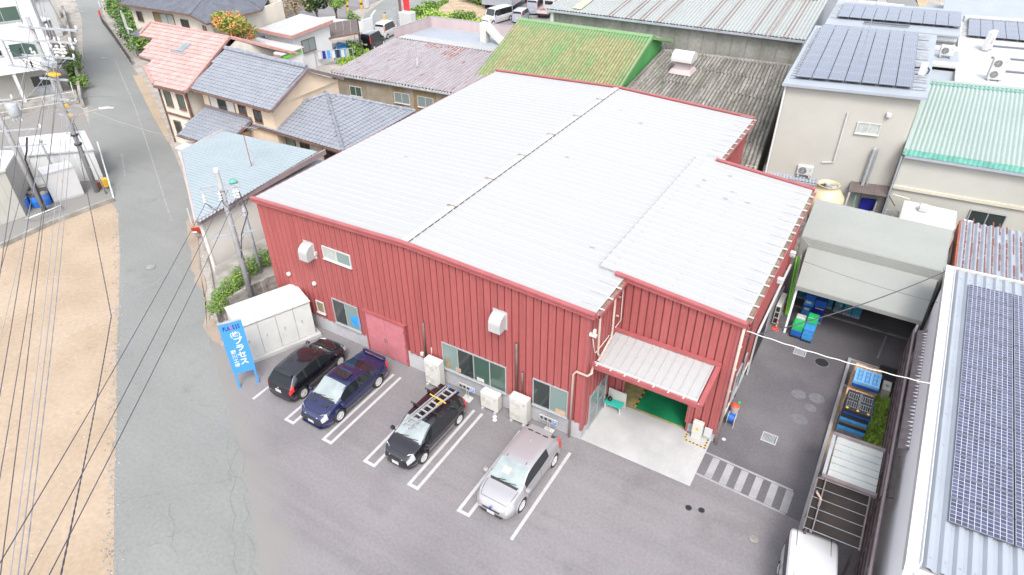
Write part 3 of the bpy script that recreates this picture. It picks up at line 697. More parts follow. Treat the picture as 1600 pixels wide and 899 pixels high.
# manholes, grates, lids: each a thing
def lid(label, c, r, m, name='manhole_cover'):
    t = place(name, label, 'manhole', (c[0], c[1], 0))
    MB().cyl((c[0], c[1], .003), r, .012, 20).build('rim', 'lidgrey', t)
    MB().cyl((c[0], c[1], .016), r*.88, .006, 20).build('cover', m, t)
lid('dark round manhole cover beside the square grate', (8.24, 10.77, 0.00), .36, 'blackplastic')
lid('round grey manhole cover nearest the pallet planter', (8.52, 7.99, 0.00), .36, 'lidgrey')
lid('round grey manhole cover farthest from the planter, left of its pair', (7.73, 7.83, 0.00), .34, 'lidgrey')
lid('small grey manhole cover just below the round pair', (8.39, 7.18, 0.00), .27, 'lidgrey')
lid('grey manhole cover nearest to the drain grate, with two holes', (8.09, 6.16, 0.00), .38, 'lidgrey')
lid('small dark lid in the parking lot, left one of two', (5.34, -1.03, 0.00), .14, 'ink')
lid('small dark lid in the parking lot, right one of two', (5.82, -0.88, 0.00), .14, 'ink')
lid('round iron lid with a pale stain in the lower right of the lot', (7.96, -1.12, 0.00), .2, 'old_concrete')
lid('small white lid beside the downpipe at the building corner', (5.49, 3.24, 0.00), .1, 'white')
lid('small white lid farther from the wall, in front of the air conditioners', (-3.88, -0.97, 0.00), .12, 'white')
lid('small white lid closer to the wall, in front of the air conditioners', (-3.99, -0.80, 0.00), .12, 'white')
lid('pale oval manhole cover in the side road', (-71.95, 23.57, 0.00), .45, 'paint_thin')
lid('pale manhole cover in the side road near the sand lot', (-28.94, -1.01, 0.00), .3, 'paint_thin')
def grate(label, c, sx, sy):
    t = place('drain_grate', label, 'drain', (c[0], c[1], 0))
    f = MB(); x, y = c[0], c[1]
    f.box(x-sx/2, x+sx/2, y-sy/2, y-sy/2+.06, .003, .02); f.box(x-sx/2, x+sx/2, y+sy/2-.06, y+sy/2, .003, .02)
    f.box(x-sx/2, x-sx/2+.06, y-sy/2+.06, y+sy/2-.06, .003, .02); f.box(x+sx/2-.06, x+sx/2, y-sy/2+.06, y+sy/2-.06, .003, .02)
    f.build('frame', 'pad', t); MB().box(x-sx/2+.06, x+sx/2-.06, y-sy/2+.06, y+sy/2-.06, .0025, .006).build('pit', 'ink', t)
    b = MB()
    for k in range(9): b.box(x-sx/2+.08+k*(sx-.16)/9, x-sx/2+.08+k*(sx-.16)/9+.04, y-sy/2+.06, y+sy/2-.06, .008, .018)
    b.build('bars', 'gal', t)
grate('steel drain grate in the yard near the striped walkway', (7.21, 4.34, 0.00), .66, .6)
grate('steel drain grate in the yard near the crate dollies', (7.12, 11.02, 0.00), .6, .55)

# ================================================================ RED FACTORY
fac = place('factory_building', 'red ribbed steel factory with wide pale low gable roof behind the parked cars', 'building', (-6.5, 8, 0))
XL, XR, D, XRI, H, HR = -18.35, 0.0, 22.7, -8.91, 7.12, 7.50
W2, D1, D2, H2 = 5.1, 2.9, 15.5, 6.78
def zroof(x): return H+(HR-H)*(x-XL)/(XRI-XL) if x < XRI else H+(HR-H)*(XR-x)/(XR-XRI)
def zext(x): return 7.24-(x)*(.46/5.1)
# foundation
mb = MB(); mb.box(XL+.02, -12.14, .0, .2, -.05, .85); mb.box(-9.55, XR+.008, -.005, .2, -.05, 1.0)
for xx in (-15.95, -14.0): mb.box(xx-.008, xx+.008, -.004, .002, 0, .84)
mb.build('foundation', 'found', fac)
MB().box(XL+.02, XL+.2, .2, D, -.05, .9).build('foundation', 'found', fac)
mb = MB(); mb.box(W2-.2, W2, D1, D2, -.05, .8); mb.box(3.86, W2-.2, D1, D1+.2, -.05, .55); mb.box(-.18, .008, .2, .6, -.05, .62)
mb.build('foundation', 'found', fac)
# wall panels: one object per ribbed sheet
PW = .3465
def wpanel(x0, x1, z0, za, zb, y, name='wall_panel', axis='y', sgn=-1):
    """ribbed sheet between x0 and x1 on the plane y (axis y) or x (axis x)"""
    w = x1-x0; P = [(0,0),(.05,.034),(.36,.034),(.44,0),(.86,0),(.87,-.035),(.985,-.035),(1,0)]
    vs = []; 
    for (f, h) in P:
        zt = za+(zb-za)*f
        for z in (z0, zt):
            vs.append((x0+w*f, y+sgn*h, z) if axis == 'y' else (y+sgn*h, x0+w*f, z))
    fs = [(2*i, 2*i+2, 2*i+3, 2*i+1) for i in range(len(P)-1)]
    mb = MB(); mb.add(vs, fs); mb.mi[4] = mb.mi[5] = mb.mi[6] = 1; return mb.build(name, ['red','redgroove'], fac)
n = 53; pw = (XR-XL)/n
for i in range(n):
    x0 = XL+i*pw; x1 = x0+pw; xm = (x0+x1)/2
    z0 = 2.62 if -12.2 < xm < -9.5 else (.85 if xm < -12 else 1.0)
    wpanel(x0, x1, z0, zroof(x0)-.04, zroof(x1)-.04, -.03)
mb = MB(); mb.box(XL, XR-.003, .02, .14, 1.01, 7.0); mb.build('backing_wall', 'darkred', fac)
# side x=0 wall above canopy and down to door
m0 = int(2.9/pw)
for i in range(8):
    y0_ = i*2.9/8; y1_ = y0_+2.9/8
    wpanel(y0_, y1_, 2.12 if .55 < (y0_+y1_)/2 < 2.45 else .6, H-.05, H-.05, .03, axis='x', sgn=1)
MB().box(-.12, .0, .145, .6, .63, 7).build('backing_wall', 'darkred', fac)
MB().box(-.12, .0, .6, 2.9, 2.1, 7).build('backing_wall', 'darkred', fac)
MB().box(-.05, .06, -.065, .03, .6, 7.08).build('corner_trim', 'redtrim', fac)
MB().box(XL-.04, XL+.05, -.065, .03, .85, 7.08).build('corner_trim', 'redtrim', fac)
# extension front
n = 15; pe = W2/n
for i in range(n):
    x0 = i*pe; x1 = x0+pe; xm = (x0+x1)/2
    z0 = 2.75 if .75 < xm < 3.85 else .02 if xm < .75 else .55
    wpanel(x0, x1, z0, zext(x0)-.05, zext(x1)-.05, D1-.03)
mb = MB(); mb.box(.0, .75, D1+.02, D1+.12, 0, 6.7); mb.box(.75, 3.86, D1+.02, D1+.12, 2.75, 6.7); mb.box(3.86, W2-.01, D1+.02, D1+.12, .3, 6.6)
mb.build('backing_wall', 'darkred', fac)
mb = MB(); mb.box(.70, .78, D1-.08, D1+.14, 0, 2.75); mb.box(3.83, 3.91, D1-.08, D1+.14, 0, 2.75); mb.build('opening_frame', 'redtrim', fac)
MB().box(W2-.06, W2+.05, D1-.065, D1+.05, .5, 6.74).build('corner_trim', 'redtrim', fac)
# extension right side and rear part of the main side
n = 36
for i in range(n):
    y0_ = D1+i*(D2-D1)/n; wpanel(y0_, y0_+(D2-D1)/n, .8, H2-.12, H2-.12, W2+.02, axis='x', sgn=1)
MB().box(W2-.12, W2, D1+.12, D2, .75, 6.6).build('backing_wall', 'darkred', fac)
for i in range(20):
    y0_ = D2+i*(D-D2)/20; wpanel(y0_, y0_+(D-D2)/20, .3, H-.05, H-.05, .02, axis='x', sgn=1)
MB().box(-.12, 0, D2, D, 0, 7).build('backing_wall', 'darkred', fac)
MB().box(0, W2, D2-.12, D2, 0, 6.6).build('backing_wall', 'red', fac)
MB().box(XL, XL+.12, .14, D, .3, 7.0).build('side_wall', 'red', fac)
MB().box(XL, 0, D-.12, D, 0, 7.0).build('back_wall', 'red', fac)
# roof sheets
RT = .5
MB().slab([(XL-.12,-.06,H+.02),(XRI,-.06,HR+.02),(XRI,D+.05,HR+.02),(XL-.12,D+.05,H+.02)], .05).build('roof_deck', 'gal', fac)
MB().slab([(XRI,-.06,HR+.02),(.22,-.06,H+.01),(.22,D+.05,H+.01),(XRI,D+.05,HR+.02)], .05).build('roof_deck', 'gal', fac)
nr = 46; pr = (D+.02)/nr
sheets(fac, 'roof_sheet', (XL-.16, -.0, H+.045), (XL-.16, D+.0, H+.045), (XRI, -.0, HR+.045), pr, .014, 'rib', 'roofwhite')
sheets(fac, 'roof_sheet', (.25, -.0, H+.045), (.25, D+.0, H+.045), (XRI, -.0, HR+.045), pr, .014, 'rib', 'roofwhite')
XS = -.95
zs0 = zroof(XS)+.12
MB().slab([(XS,D1-.06,zs0),(W2+.1,D1-.06,H2+.0),(W2+.1,D2+.04,H2+.0),(XS,D2+.04,zs0)], .03).build('roof_deck', 'gal', fac)
sheets(fac, 'roof_sheet', (W2+.14, D1-.02, H2+.03), (W2+.14, D2+.02, H2+.03), (XS, D1-.02, zs0+.03), (D2-D1)/25, .014, 'rib', 'roofwhite')
# small nicks and patches on the roof
mb = MB()
for (x, y, zz) in ((1.79, 11.72, 7.30), (-6.86, 11.43, 7.40), (1.88, 12.64, 7.30), (-7.11, 19.25, 7.40), (2.81, 12.01, 7.30), (-14.70, 7.32, 7.30), (-1.84, 4.09, 7.40), (0.25, 12.18, 7.30), (0.32, 12.89, 7.30), (1.29, 14.23, 7.30), (-5.32, 18.10, 7.40), (-12.90, 18.27, 7.40)):
    zz = (zext(x) if x > XS and y > D1 else zroof(x))+.105
    mb.cbox((x, y, zz), rnd.uniform(.12,.25), .07, .008)
mb.build('roof_patches', 'gal', fac, kind='stuff')
# screw dots
mb = MB()
for i in range(0, nr):
    for k in range(14):
        x = XL+.5+k*1.32; y = i*pr+pr*.88
        if x > XS-.1 and y > D1-.2 and y < D2+.2: continue
        if abs(x-XRI) < .4: continue
        zz = zroof(x)+.066; mb.cbox((x, y, zz), .035, .035, .012)
for i in range(25):
    for k in range(5):
        x = XS+.5+k*1.3; y = D1+i*(D2-D1)/25+.44; zz = zs0+.03+(H2-zs0)*(x-XS)/(W2+.14-XS)+.052; mb.cbox((x, y, zz), .035, .035, .012)
mb.build('roof_screws', 'gal', fac, kind='stuff')
# ridge cap
mb = MB(); mb.slab([(XRI-.24,-.09,HR+.085),(XRI,-.09,HR+.125),(XRI,D+.08,HR+.125),(XRI-.24,D+.08,HR+.085)], .015); mb.slab([(XRI,-.09,HR+.125),(XRI+.16,-.09,HR+.10),(XRI+.16,D+.08,HR+.10),(XRI,D+.08,HR+.125)], .015)
mb.build('ridge_cap', 'capwhite', fac)
for y in (3.6, 6.9, 10.2, 13.5, 16.8, 20.1):
    MB().bar((XRI-.30, y, HR+.11), (XRI+.20, y, HR+.125), .07, .03).build('cap_joint', 'tan', fac)
mb = MB()
for k in range(46):
    mb.box(XRI+.145, XRI+.165, k*pr+.02, k*pr+.36, HR+.035, HR+.09)
for k in range(25):
    y_ = D1+k*(D2-D1)/25; mb.box(XS-.02, XS-.002, y_+.05, y_+.36, zroof(XS)+.07, zroof(XS)+.135)
mb.build('ridge_gap_shadows', 'ink', fac, kind='stuff')  # black dashes: shade in the ridge and lip gaps, put in as colour
# verge fascias front (gable)
def fascia(a, b, y, name='fascia'):
    a = Vector(a); b = Vector(b)
    mb = MB(); mb.bar(a, b, .16, .24); mb.bar(a+V(0,-.05,.10), b+V(0,-.05,.10), .18, .07); mb.bar(a+V(0,-.05,-.10), b+V(0,-.05,-.10), .10, .05)
    mb.build(name, 'redtrim', fac)
fascia((XL-.2,-.12,H-.0), (XRI,-.12,HR), 0); fascia((XRI,-.12,HR), (.30,-.12,H-.0), 0)
fascia((XL-.2,D+.12,H+.05), (XRI,D+.12,HR+.05), 0); fascia((XRI,D+.12,HR+.05), (.30,D+.12,H+.05), 0)
fascia((-.15,D1-.12,zext(0)-.02), (W2+.22,D1-.12,H2-.04), 0); fascia((0.1,D2+.1,zext(0)), (W2+.22,D2+.1,H2), 0)
MB().cbox((XRI, -.16, HR+.05), .3, .12, .1).build('ridge_end', 'redtrim', fac)
# eave gutters with brackets
def gutter(x, ya, yb, z):
    mb = MB(); mb.box(x, x+.03, ya, yb, z-.16, z+.02); mb.box(x+.20, x+.24, ya, yb, z-.16, z+.0); mb.box(x+.03, x+.20, ya, yb, z-.16, z-.13)
    mb.box(x, x+.24, ya, ya+.02, z-.13, z); mb.build('gutter', 'redtrim', fac)
    MB().box(x+.03, x+.20, ya+.02, yb, z-.13, z-.095).build('gutter_bed', 'tan', fac)
    y = ya+.4
    while y < yb:
        MB().box(x-.02, x+.25, y, y+.05, z-.01, z+.035).build('gutter_bracket', 'white', fac); 
        mb = MB().tube([(x-.75, y+.02, z+.13), (x-.02, y+.02, z+.10)], .012, 4); mb.build('snow_rod', 'gal', fac)
        y += .82
gutter(.20, -.05, 2.75, H+.02); gutter(.20, 15.7, D, H+.02); gutter(W2+.10, D1-.05, D2, H2+.0)
MB().box(XL-.30, XL-.17, -.05, D, H-.10, H+.0).build('gutter', 'darkred', fac)
# door, windows
d = MB().box(-12.12, -9.58, -.02, .04, .02, 2.56).build('door_opening', 'darkred', fac)
for k in range(2):
    q = MB(); x0 = -12.06+k*1.22; q.bevbox(x0, x0+1.205, -.07, -.02, .05, 2.5, .008)
    q.box(x0+.08, x0+1.12, -.078, -.068, .2, .24); leaf = q.build('door', 'reddoor', fac)
    h = MB().cbox((-10.86+(.06 if k else -.06), -.09, 1.15), .03, .05, .22); h.build('handle', 'chrome').parent = leaf
mb = MB(); mb.box(-12.16, -12.07, -.09, .03, .0, 2.58); mb.box(-9.62, -9.54, -.09, .03, .0, 2.58); mb.box(-12.2, -9.5, -.13, .03, 2.54, 2.66)
for z in (.4, 1.3, 2.2): mb.cbox((-12.07,-.1,z), .05, .05, .12); mb.cbox((-9.61,-.1,z), .05, .05, .12)
mb.build('door_frame', 'redtrim', fac)
U_ = (1,0,0); N_ = (0,-1,0)
window(fac, (-14.25,-.065,1.0), U_, N_, 1.74, 1.58, 2, glasses=['glassdark','pane_blue'] if False else ['glassdark','glasspale'])
window(fac, (-7.31,-.065,1.0), U_, N_, 3.54, 1.61, 4, glasses=['glasspale','glassdark','glassgreen','glassgreen'])
window(fac, (-2.40,-.065,1.08), U_, N_, 1.74, 1.56, 2, glasses=['glassdark','glasspale'])
window(fac, (-14.20,-.065,5.02), U_, N_, 1.80, .72, 2, frame='white', glasses=['curtain','glasspale'])
window(fac, (-15.50,-.065,1.22), U_, N_, .56, .74, 1, frame='white', gl='board_brown')
window(fac, (-17.38,-.065,1.22), U_, N_, .56, .74, 1, frame='white', gl='glasspale')
# blue tub and bits seen behind the panes sit on inner sills
for (x, w, z, h, m) in ((-13.1,.62,1.25,.7,'cblue2'), (-6.6,.3,1.1,.25,'wood'), (-7.15,.25,1.1,.6,'board_brown'), (-5.4,.4,1.08,.2,'offwhite'), (-1.25,.5,1.15,.25,'wood')):
    MB().bevbox(x, x+w, -.082, -.074, z, z+h, .002).build('item_behind_pane', m, fac)
# entrance double glass door on the side wall
mb = MB(); mb.box(.0, .07, .62, .70, 0, 2.1); mb.box(.0, .07, 2.38, 2.46, 0, 2.1); mb.box(.0, .07, .70, 2.38, 2.02, 2.1)
ed = mb.build('entrance_frame', 'alu', fac)
for k in range(2):
    y = .71+k*.84
    mb = MB(); mb.box(.015, .055, y, y+.06, .02, 2.02); mb.box(.015, .055, y+.77, y+.83, .02, 2.02); mb.box(.015, .055, y+.06, y+.77, .02, .16); mb.box(.015, .055, y+.06, y+.77, 1.94, 2.02); mb.box(.015,.055,y+.06,y+.77,.95,1.0)
    lf = mb.build('glass_door', 'alu', fac)
    MB().box(.028, .038, y+.06, y+.77, 1.0, 1.94).build('pane', 'glasspale').parent = lf
    MB().box(.028, .038, y+.06, y+.77, .16, .95).build('pane', 'glassfrost').parent = lf
    MB().tube([(.075, y+(.72 if k == 0 else .1), .9), (.075, y+(.72 if k == 0 else .1), 1.25)], .014, 6).build('handle', 'chrome').parent = lf
# canopy
zc1, zc0, yc = 4.28, 4.02, .62
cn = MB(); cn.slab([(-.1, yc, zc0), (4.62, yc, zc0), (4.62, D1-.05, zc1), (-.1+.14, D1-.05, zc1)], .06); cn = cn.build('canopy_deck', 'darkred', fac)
sheets(fac, 'canopy_sheet', (.12, yc-.0, zc0+.03), (4.5, yc-.0, zc0+.03), (.12, D1-.05, zc1+.03), .365, .03, 'rib', 'roofwhite')
mb = MB(); mb.bar((-.14, yc-.06, zc0-.04), (4.75, yc-.06, zc0-.04), .12, .2); mb.bar((4.66, yc-.12, zc0-.02), (4.66, D1-.05, zc1+.0), .2, .2); mb.bar((0, D1-.12, zc1+.12), (4.75, D1-.12, zc1+.12), .14, .16)
mb.bar((.03,yc-.1,zc0-.02), (.03, D1-.1, zc1), .1, .16)
mb.build('canopy_trim', 'redtrim', fac)
mb = MB(); mb.bar((-.1, yc+.10, zc0+.06), (4.5, yc+.10, zc0+.06), .05, .03)
for k in range(8): mb.cbox((.25+k*.62, yc+.0, zc0+.07), .06, .22, .03)
mb.build('canopy_gutter_clips', 'white', fac, kind='stuff')
# interior seen through the opening
mb = MB(); mb.box(1.30, 3.9, D1+.13, 12, -.02, .016); mb.build('green_floor', 'green_floor', fac)
mb = MB(); mb.box(.2, 1.28, D1+.13, 12, -.02, .014); mb.box(.76, 3.86, D1-.1, D1+.13, -.02, .0145); mb.build('yellow_floor', 'yellow_floor', fac)
mb = MB(); dashed(mb, (1.34, D1+.15, 0), (1.34, 11, 0), .07, 46, .020); mb.build('floor_tape', ['hazard','paint_black'], fac)
mb = MB(); mb.box(.05, .18, D1+.13, 12, 0, 3); mb.box(3.9, 4.0, D1+.13, 12, 0, 3); mb.box(.18, 3.9, 11.9, 12, 0, 3); mb.build('inner_wall', 'cream', fac)
# conduits and pipes on the walls
def pipe(pts, r, m, name='downpipe', n=8, label=None): 
    o = MB().tube(pts, r, n).build(name, m, fac, smooth=True)
    return o
pipe([(-8.29, -0.12, 3.38), (-8.35, -0.12, 1.30)], .055, 'brownpipe', 'exhaust_pipe'); pipe([(-3.21, -0.12, 4.27), (-3.22, -0.12, 1.48)], .06, 'brownpipe', 'exhaust_pipe'); pipe([(-2.92, -0.12, 2.75), (-2.92, -0.12, 1.55)], .055, 'brownpipe', 'exhaust_pipe')
pipe([(-7.95, -0.10, 1.98), (-7.98, -0.10, 1.28)], .03, 'pipe', 'exhaust_pipe')
pipe([(0.18, 0.30, 4.19), (0.32, -0.10, 4.18), (0.17, -0.12, 3.98), (-0.33, -0.12, 4.00), (-0.47, -0.12, 3.79), (-0.49, -0.12, -0.14)], .055, 'pipe')
pipe([(0.14, 2.22, 6.97), (0.14, 2.27, 4.76), (.2,2.05,4.5), (.22,.75,4.16)], .055, 'pipe')
pipe([(0.12, 0.79, 6.91), (0.12, 0.88, 4.45), (.2,.95,4.2)], .055, 'pipe')
pipe([(0.28, 2.82, 7.17), (0.22, 2.80, 7.06), (0.27, 2.80, 4.97), (0.03, 2.80, 4.38), (0.10, 0.78, 4.59), (0.06, 0.68, 4.58), (0.06, 0.36, 5.57)], .022, 'offwhite', 'conduit')
pipe([(5.26, 2.78, 6.6), (5.26, 2.78, .02)], .06, 'pipe')
for z in (5.6, 4.4, 3.2, 2.0): MB().cbox((5.26, 2.84, z), .16, .08, .04).build('pipe_clip', 'white', fac)
for z in (6.2,5.2): MB().cbox((.14, 2.7, z), .12, .1, .04).build('pipe_clip', 'pipe', fac)
mb = MB(); mb.cbox((0.25, -0.08, 6.16), .3, .12, .12); mb.cbox((0.30, -0.08, 6.33), .1, .14, .2); mb.build('junction_box', 'offwhite', fac)
mb = MB(); mb.ball((-17.17,-.08,3.03), .13, 10); mb.build('round_vent', 'white', fac, True)
mb = MB(); mb.ball((-15.32,-.08,3.07), .13, 10); mb.build('round_vent', 'white', fac, True)
mb = MB(); mb.cbox((-14.72,-.12,5.1), .1, .16, .16); mb.cbox((-14.72,-.1,4.92), .05, .06, .2); mb.build('wall_lamp', 'offwhite', fac)
mb = MB(); mb.cbox((-8.56, -0.10, 1.31), .16, .12, .18); mb.build('junction_box', 'offwhite', fac)
# curved vent hoods
def hood(x, z, s=1):
    prof = []
    for k in range(9):
        a = PI/2*k/8; prof.append((-.05-.52*s*math.sin(a), z+.42*s*math.cos(a)))
    prof = [(-.05, z+.42*s)]+prof[1:]+[(-.57*s-.0, z-.38*s), (-.05, z-.38*s)]
    n = len(prof); mb = MB()
    vs = [(x-.29*s, p[0], p[1]) for p in prof]+[(x+.29*s, p[0], p[1]) for p in prof]
    mb.add(vs, [tuple(range(n)), tuple(range(2*n-1, n-1, -1))]+[(i, n+i, n+(i+1)%n, (i+1)%n) for i in range(n) if i != n-2])
    o = mb.build('vent_hood', 'capwhite', fac)
    MB().box(x-.36*s, x+.36*s, -.07, -.04, z-.44*s, z+.5*s).build('flange', 'capwhite').parent = o
hood(-15.15, 5.15); hood(-4.05, 5.2)
# long side: rolling door rail, lamps
mb = MB(); mb.bar((5.28, 7.6, 2.9), (5.28, 14.3, 2.9), .10, .12); mb.bar((5.24, 7.9, .05), (5.24, 7.9, 2.85), .06, .08); mb.build('door_rail', 'white', fac)
MB().box(5.16, 5.22, 8.0, 10.9, .1, 2.8).build('sliding_door', 'blackplastic', fac)
MB().box(5.16, 5.21, 11.4, 13.9, .1, 2.8).build('sliding_door', 'gal', fac)
window(fac, (5.17, 4.6, 1.2), (0,1,0), (1,0,0), 1.8, 1.4, 2)
for y in (11.0, 13.8): MB().bevbox(5.12, 5.42, y-.12, y+.12, 3.7, 4.05, .05).build('floodlight', 'white', fac)
pipe([(5.2,5.6,5.7),(5.2,5.6,.5)], .03, 'darkbrown', 'conduit')
mb = MB(); mb.box(5.13,5.2,D1+.3,D2-.2,.76,.86); mb.build('base_flashing', 'white', fac)

# ================================================================ THINGS ROUND THE FACTORY
def ac_unit(label, x, y, w, h, dep, fans, rz=0, z=0, group='outdoor air conditioning units', m='offwhite'):
    t = thing('air_conditioner', label, 'air conditioner', (x, y, z), rz, group)
    o = MB().bevbox(-w/2, w/2, -dep/2, dep/2, .1, h, .03).build('casing', m); o.parent = t
    o = MB().box(-w/2+.03, w/2-.03, -dep/2-.012, -dep/2+.0, .16, h-.06).build('front_panel', m); o.parent = t
    for k in range(fans):
        zc = .1+(h-.1)*(k+.5)/fans; r = min(.25, (h-.1)/fans*.4); cx = -w*.14
        mb = MB()
        for rr in (r, r*.78, r*.56, r*.34): mb.tube([(cx+rr*math.cos(a*PI/8), -dep/2-.025, zc+rr*math.sin(a*PI/8)) for a in range(17)], .008, 4, False)
        for a in range(8): mb.bar((cx, -dep/2-.025, zc), (cx+r*math.cos(a*PI/4), -dep/2-.025, zc+r*math.sin(a*PI/4)), .01, .01)
        q = mb.build('fan_grille', 'white'); q.parent = t
        q = MB().cyl((cx, -dep/2-.014, zc), r*.96, .002, 20, 'y').build('fan_opening', 'cream' if m == 'offwhite' and fans < 3 and h > .9 else 'blackplastic'); q.parent = t
    q = MB().box(w*.30, w*.38, -dep/2-.02, -dep/2-.012, h-.3, h-.18).build('badge', 'gal'); q.parent = t
    for sx in (-1, 1):
        q = MB().box(sx*w*.36-.06, sx*w*.36+.06, -dep/2-.08, dep/2+.05, 0, .1).build('foot', 'pad'); q.parent = t
    return t
ac_unit('tall two-fan white air conditioner beside the red double door', -7.62, -.42, .88, 1.62, .42, 2)
ac_unit('low single-fan white air conditioner between the two taller ones', -4.42, -.40, .95, 1.05, .40, 1)
ac_unit('tall two-fan white air conditioner beside the window nearest the entrance', -2.88, -.38, .90, 1.52, .42, 2)
# small stand signs for visitors
def stand_sign(label, x, y):
    t = place('parking_sign', label, 'sign', (x, y, 0), 'visitor parking signs on stands')
    MB().bevbox(x-.24, x+.24, y-.2, y+.2, 0, .07, .02).build('base', 'white', t)
    MB().tube([(x-.05,y,.07),(x-.05,y+.02,.62)], .015, 6).build('post', 'white', t); MB().tube([(x+.05,y,.07),(x+.05,y+.02,.62)], .015, 6).build('post', 'white', t)
    MB().box(x-.45, x+.45, y-.02, y+.01, .60, .90).build('board', 'white', t)
    text('来客用', .19, 'ink', t, (x-.12, y-.024, .74), (1,0,0), (0,0,1), sx=1.0, sp=1.15)
    MB().box(x+.23, x+.41, y-.026, y-.021, .64, .86).build('parking_mark', 'inkblue', t)
    text('P', .2, 'inkwhite', t, (x+.32, y-.03, .74), (1,0,0), (0,0,1))
stand_sign('white visitor parking sign on a stand under the four-pane window', -5.72, -.48)
stand_sign('white visitor parking sign on a stand behind the silver car', -1.45, -.32)
# big blue company sign
P0, P1 = Vector((-15.71,-5.48,0)), Vector((-15.22,-4.76,0)); u = (P1-P0).normalized(); nn = Vector((u.y, -u.x, 0))
t = place('company_sign', 'tall blue company sign on two legs beside the black hatchback', 'sign', tuple((P0+P1)/2))
mb = MB(); 
for q, nm in ((P0, 0), (P1, 1)):
    MB().bar(q, q+V(0,0,.95), .09, .09, up=tuple(u)).build('leg', 'bluesign', t)
a = P0-u*.07; b = P1+u*.07
MB().hexa([a-nn*.05+V(0,0,.92), b-nn*.05+V(0,0,.92), b+nn*.05+V(0,0,.92), a+nn*.05+V(0,0,.92)], [a-nn*.05+V(0,0,3.92), b-nn*.05+V(0,0,3.92), b+nn*.05+V(0,0,3.92), a+nn*.05+V(0,0,3.92)]).build('board', 'bluesign', t)
MB().hexa([a-nn*.06+V(0,0,3.92), b-nn*.06+V(0,0,3.92), b+nn*.06+V(0,0,3.92), a+nn*.06+V(0,0,3.92)], [a-nn*.06+V(0,0,3.96), b-nn*.06+V(0,0,3.96), b+nn*.06+V(0,0,3.96), a+nn*.06+V(0,0,3.96)]).build('cap', 'gal', t)
c = (P0+P1)/2+nn*.056
def st(body, size, m, du, z, sx=1.0, nm='lettering'): text(body, size, m, t, c+u*du+V(0,0,z), u, (0,0,1), sx=sx, name=nm)
for dx_, ch_ in ((-.325,'P'),(-.225,'L'),(-.12,'A'),(.105,'E'),(.215,'S'),(.325,'S')): st(ch_, .34, 'ink', dx_, 3.62, .44)
st('S', .36, 'inkred', -.005, 3.62, .5)
st('(株)', .32, 'inkwhite', .08, 3.20, .85)
for k, ch in enumerate('プラセス'): st(ch, .42, 'inkwhite', .12, 2.80-k*.42)
for k, ch in enumerate('野川工場'): st(ch, .24, 'inkwhite', -.22, 2.22-k*.27)
# white storage cabinet with four doors: front faces the parked cars
ca, cb = Vector((-16.78,-4.02,0)), Vector((-15.35,-.62,0)); cu = (cb-ca).normalized(); cnn = Vector((cu.y, -cu.x, 0)); L_ = (cb-ca).length; DP = 1.95; HC = 2.25
t = place('storage_cabinet', 'white four-door steel storage cabinet between the blue sign and red wall', 'storage cabinet', tuple((ca+cb)/2-cnn*DP/2))
def cq(mb, a0, a1, d0, d1, z0, z1):
    P = lambda a, d, z: ca+cu*a+cnn*d+V(0,0,z)
    return mb.hexa([P(a0,d0,z0),P(a1,d0,z0),P(a1,d1,z0),P(a0,d1,z0)], [P(a0,d0,z1),P(a1,d0,z1),P(a1,d1,z1),P(a0,d1,z1)])
cq(MB(), -.12, L_+.2, -DP-.1, .22, 0, .18).build('plinth', 'pad', t)
cq(MB(), 0, L_, -DP, -.05, .18, HC).build('body', 'cabinet', t)
for k in range(4):
    dr = cq(MB(), k*L_/4+.012, (k+1)*L_/4-.012, -.048, 0, .2, HC-.08).build('door', 'cabinet', t)
    cq(MB(), k*L_/4+.30, k*L_/4+.345, 0, .03, 1.15, 1.32).build('handle', 'gal').parent = dr
for k in range(4):
    cq(MB(), k*L_/4-.03*(k == 0)+.006, (k+1)*L_/4+.03*(k == 3)-.006, -DP-.06, .06, HC+.002, HC+.075).build('roof_panel', 'cabinet', t)
    cq(MB(), k*L_/4+.02, k*L_/4+.1, -DP-.02, .0, HC+.075, HC+.10).build('roof_rib', 'cabinet', t)
# bench, umbrella stand etc. under the canopy
t = place('bench', 'turquoise slatted bench in the entrance under the canopy', 'bench', (.5, 2.5, 0))
for k in range(5): MB().box(.12, .95, 2.2+k*.09, 2.27+k*.09, .42, .46).build('slat', 'teal', t)
for k in range(2): MB().box(.14+k*.72, .2+k*.72, 2.22, 2.62, 0, .42).build('leg', 'white', t)
t = place('side_board', 'low white board standing behind the turquoise bench', 'board', (.5, 2.75, 0)); tag(t, 'low white board standing behind the turquoise bench', 'board')
MB().box(.1, .98, 2.72, 2.76, 0.05, .95).build('panel', 'offwhite', t); MB().box(.1, .98, 2.66, 2.82, 0.0, .05).build('foot', 'gal', t)
t = place('black_bag', 'small black bag sitting on the turquoise bench', 'bag', (.3, 2.45, .46)); MB().ball((.3,2.45,.57), .12, 9).build('body', 'ink', t, True); MB().tube([(.22,2.45,.62),(.3,2.45,.8),(.38,2.45,.62)], .012, 5).build('strap', 'ink', t)
# heater box by the opening
t = place('water_heater', 'cream wall box with an orange mark beside the green floored opening', 'box', (4.4, 2.7, 0))
MB().bevbox(4.15, 4.62, 2.58, 2.80, .35, 1.05, .03).build('casing', 'offwhite', t); MB().box(4.18,4.6,2.62,2.78,0,.35).build('stand', 'offwhite', t); MB().box(4.33, 4.44, 2.57, 2.58, .6, .75).build('label_mark', 'hazard', t)
t = place('notice_board', 'low white panel on the wall right of the opening', 'sign', (4.75, 2.8, 0)); MB().box(4.66, 5.0, 2.80, 2.83, .2, .75).build('panel', 'white', t)
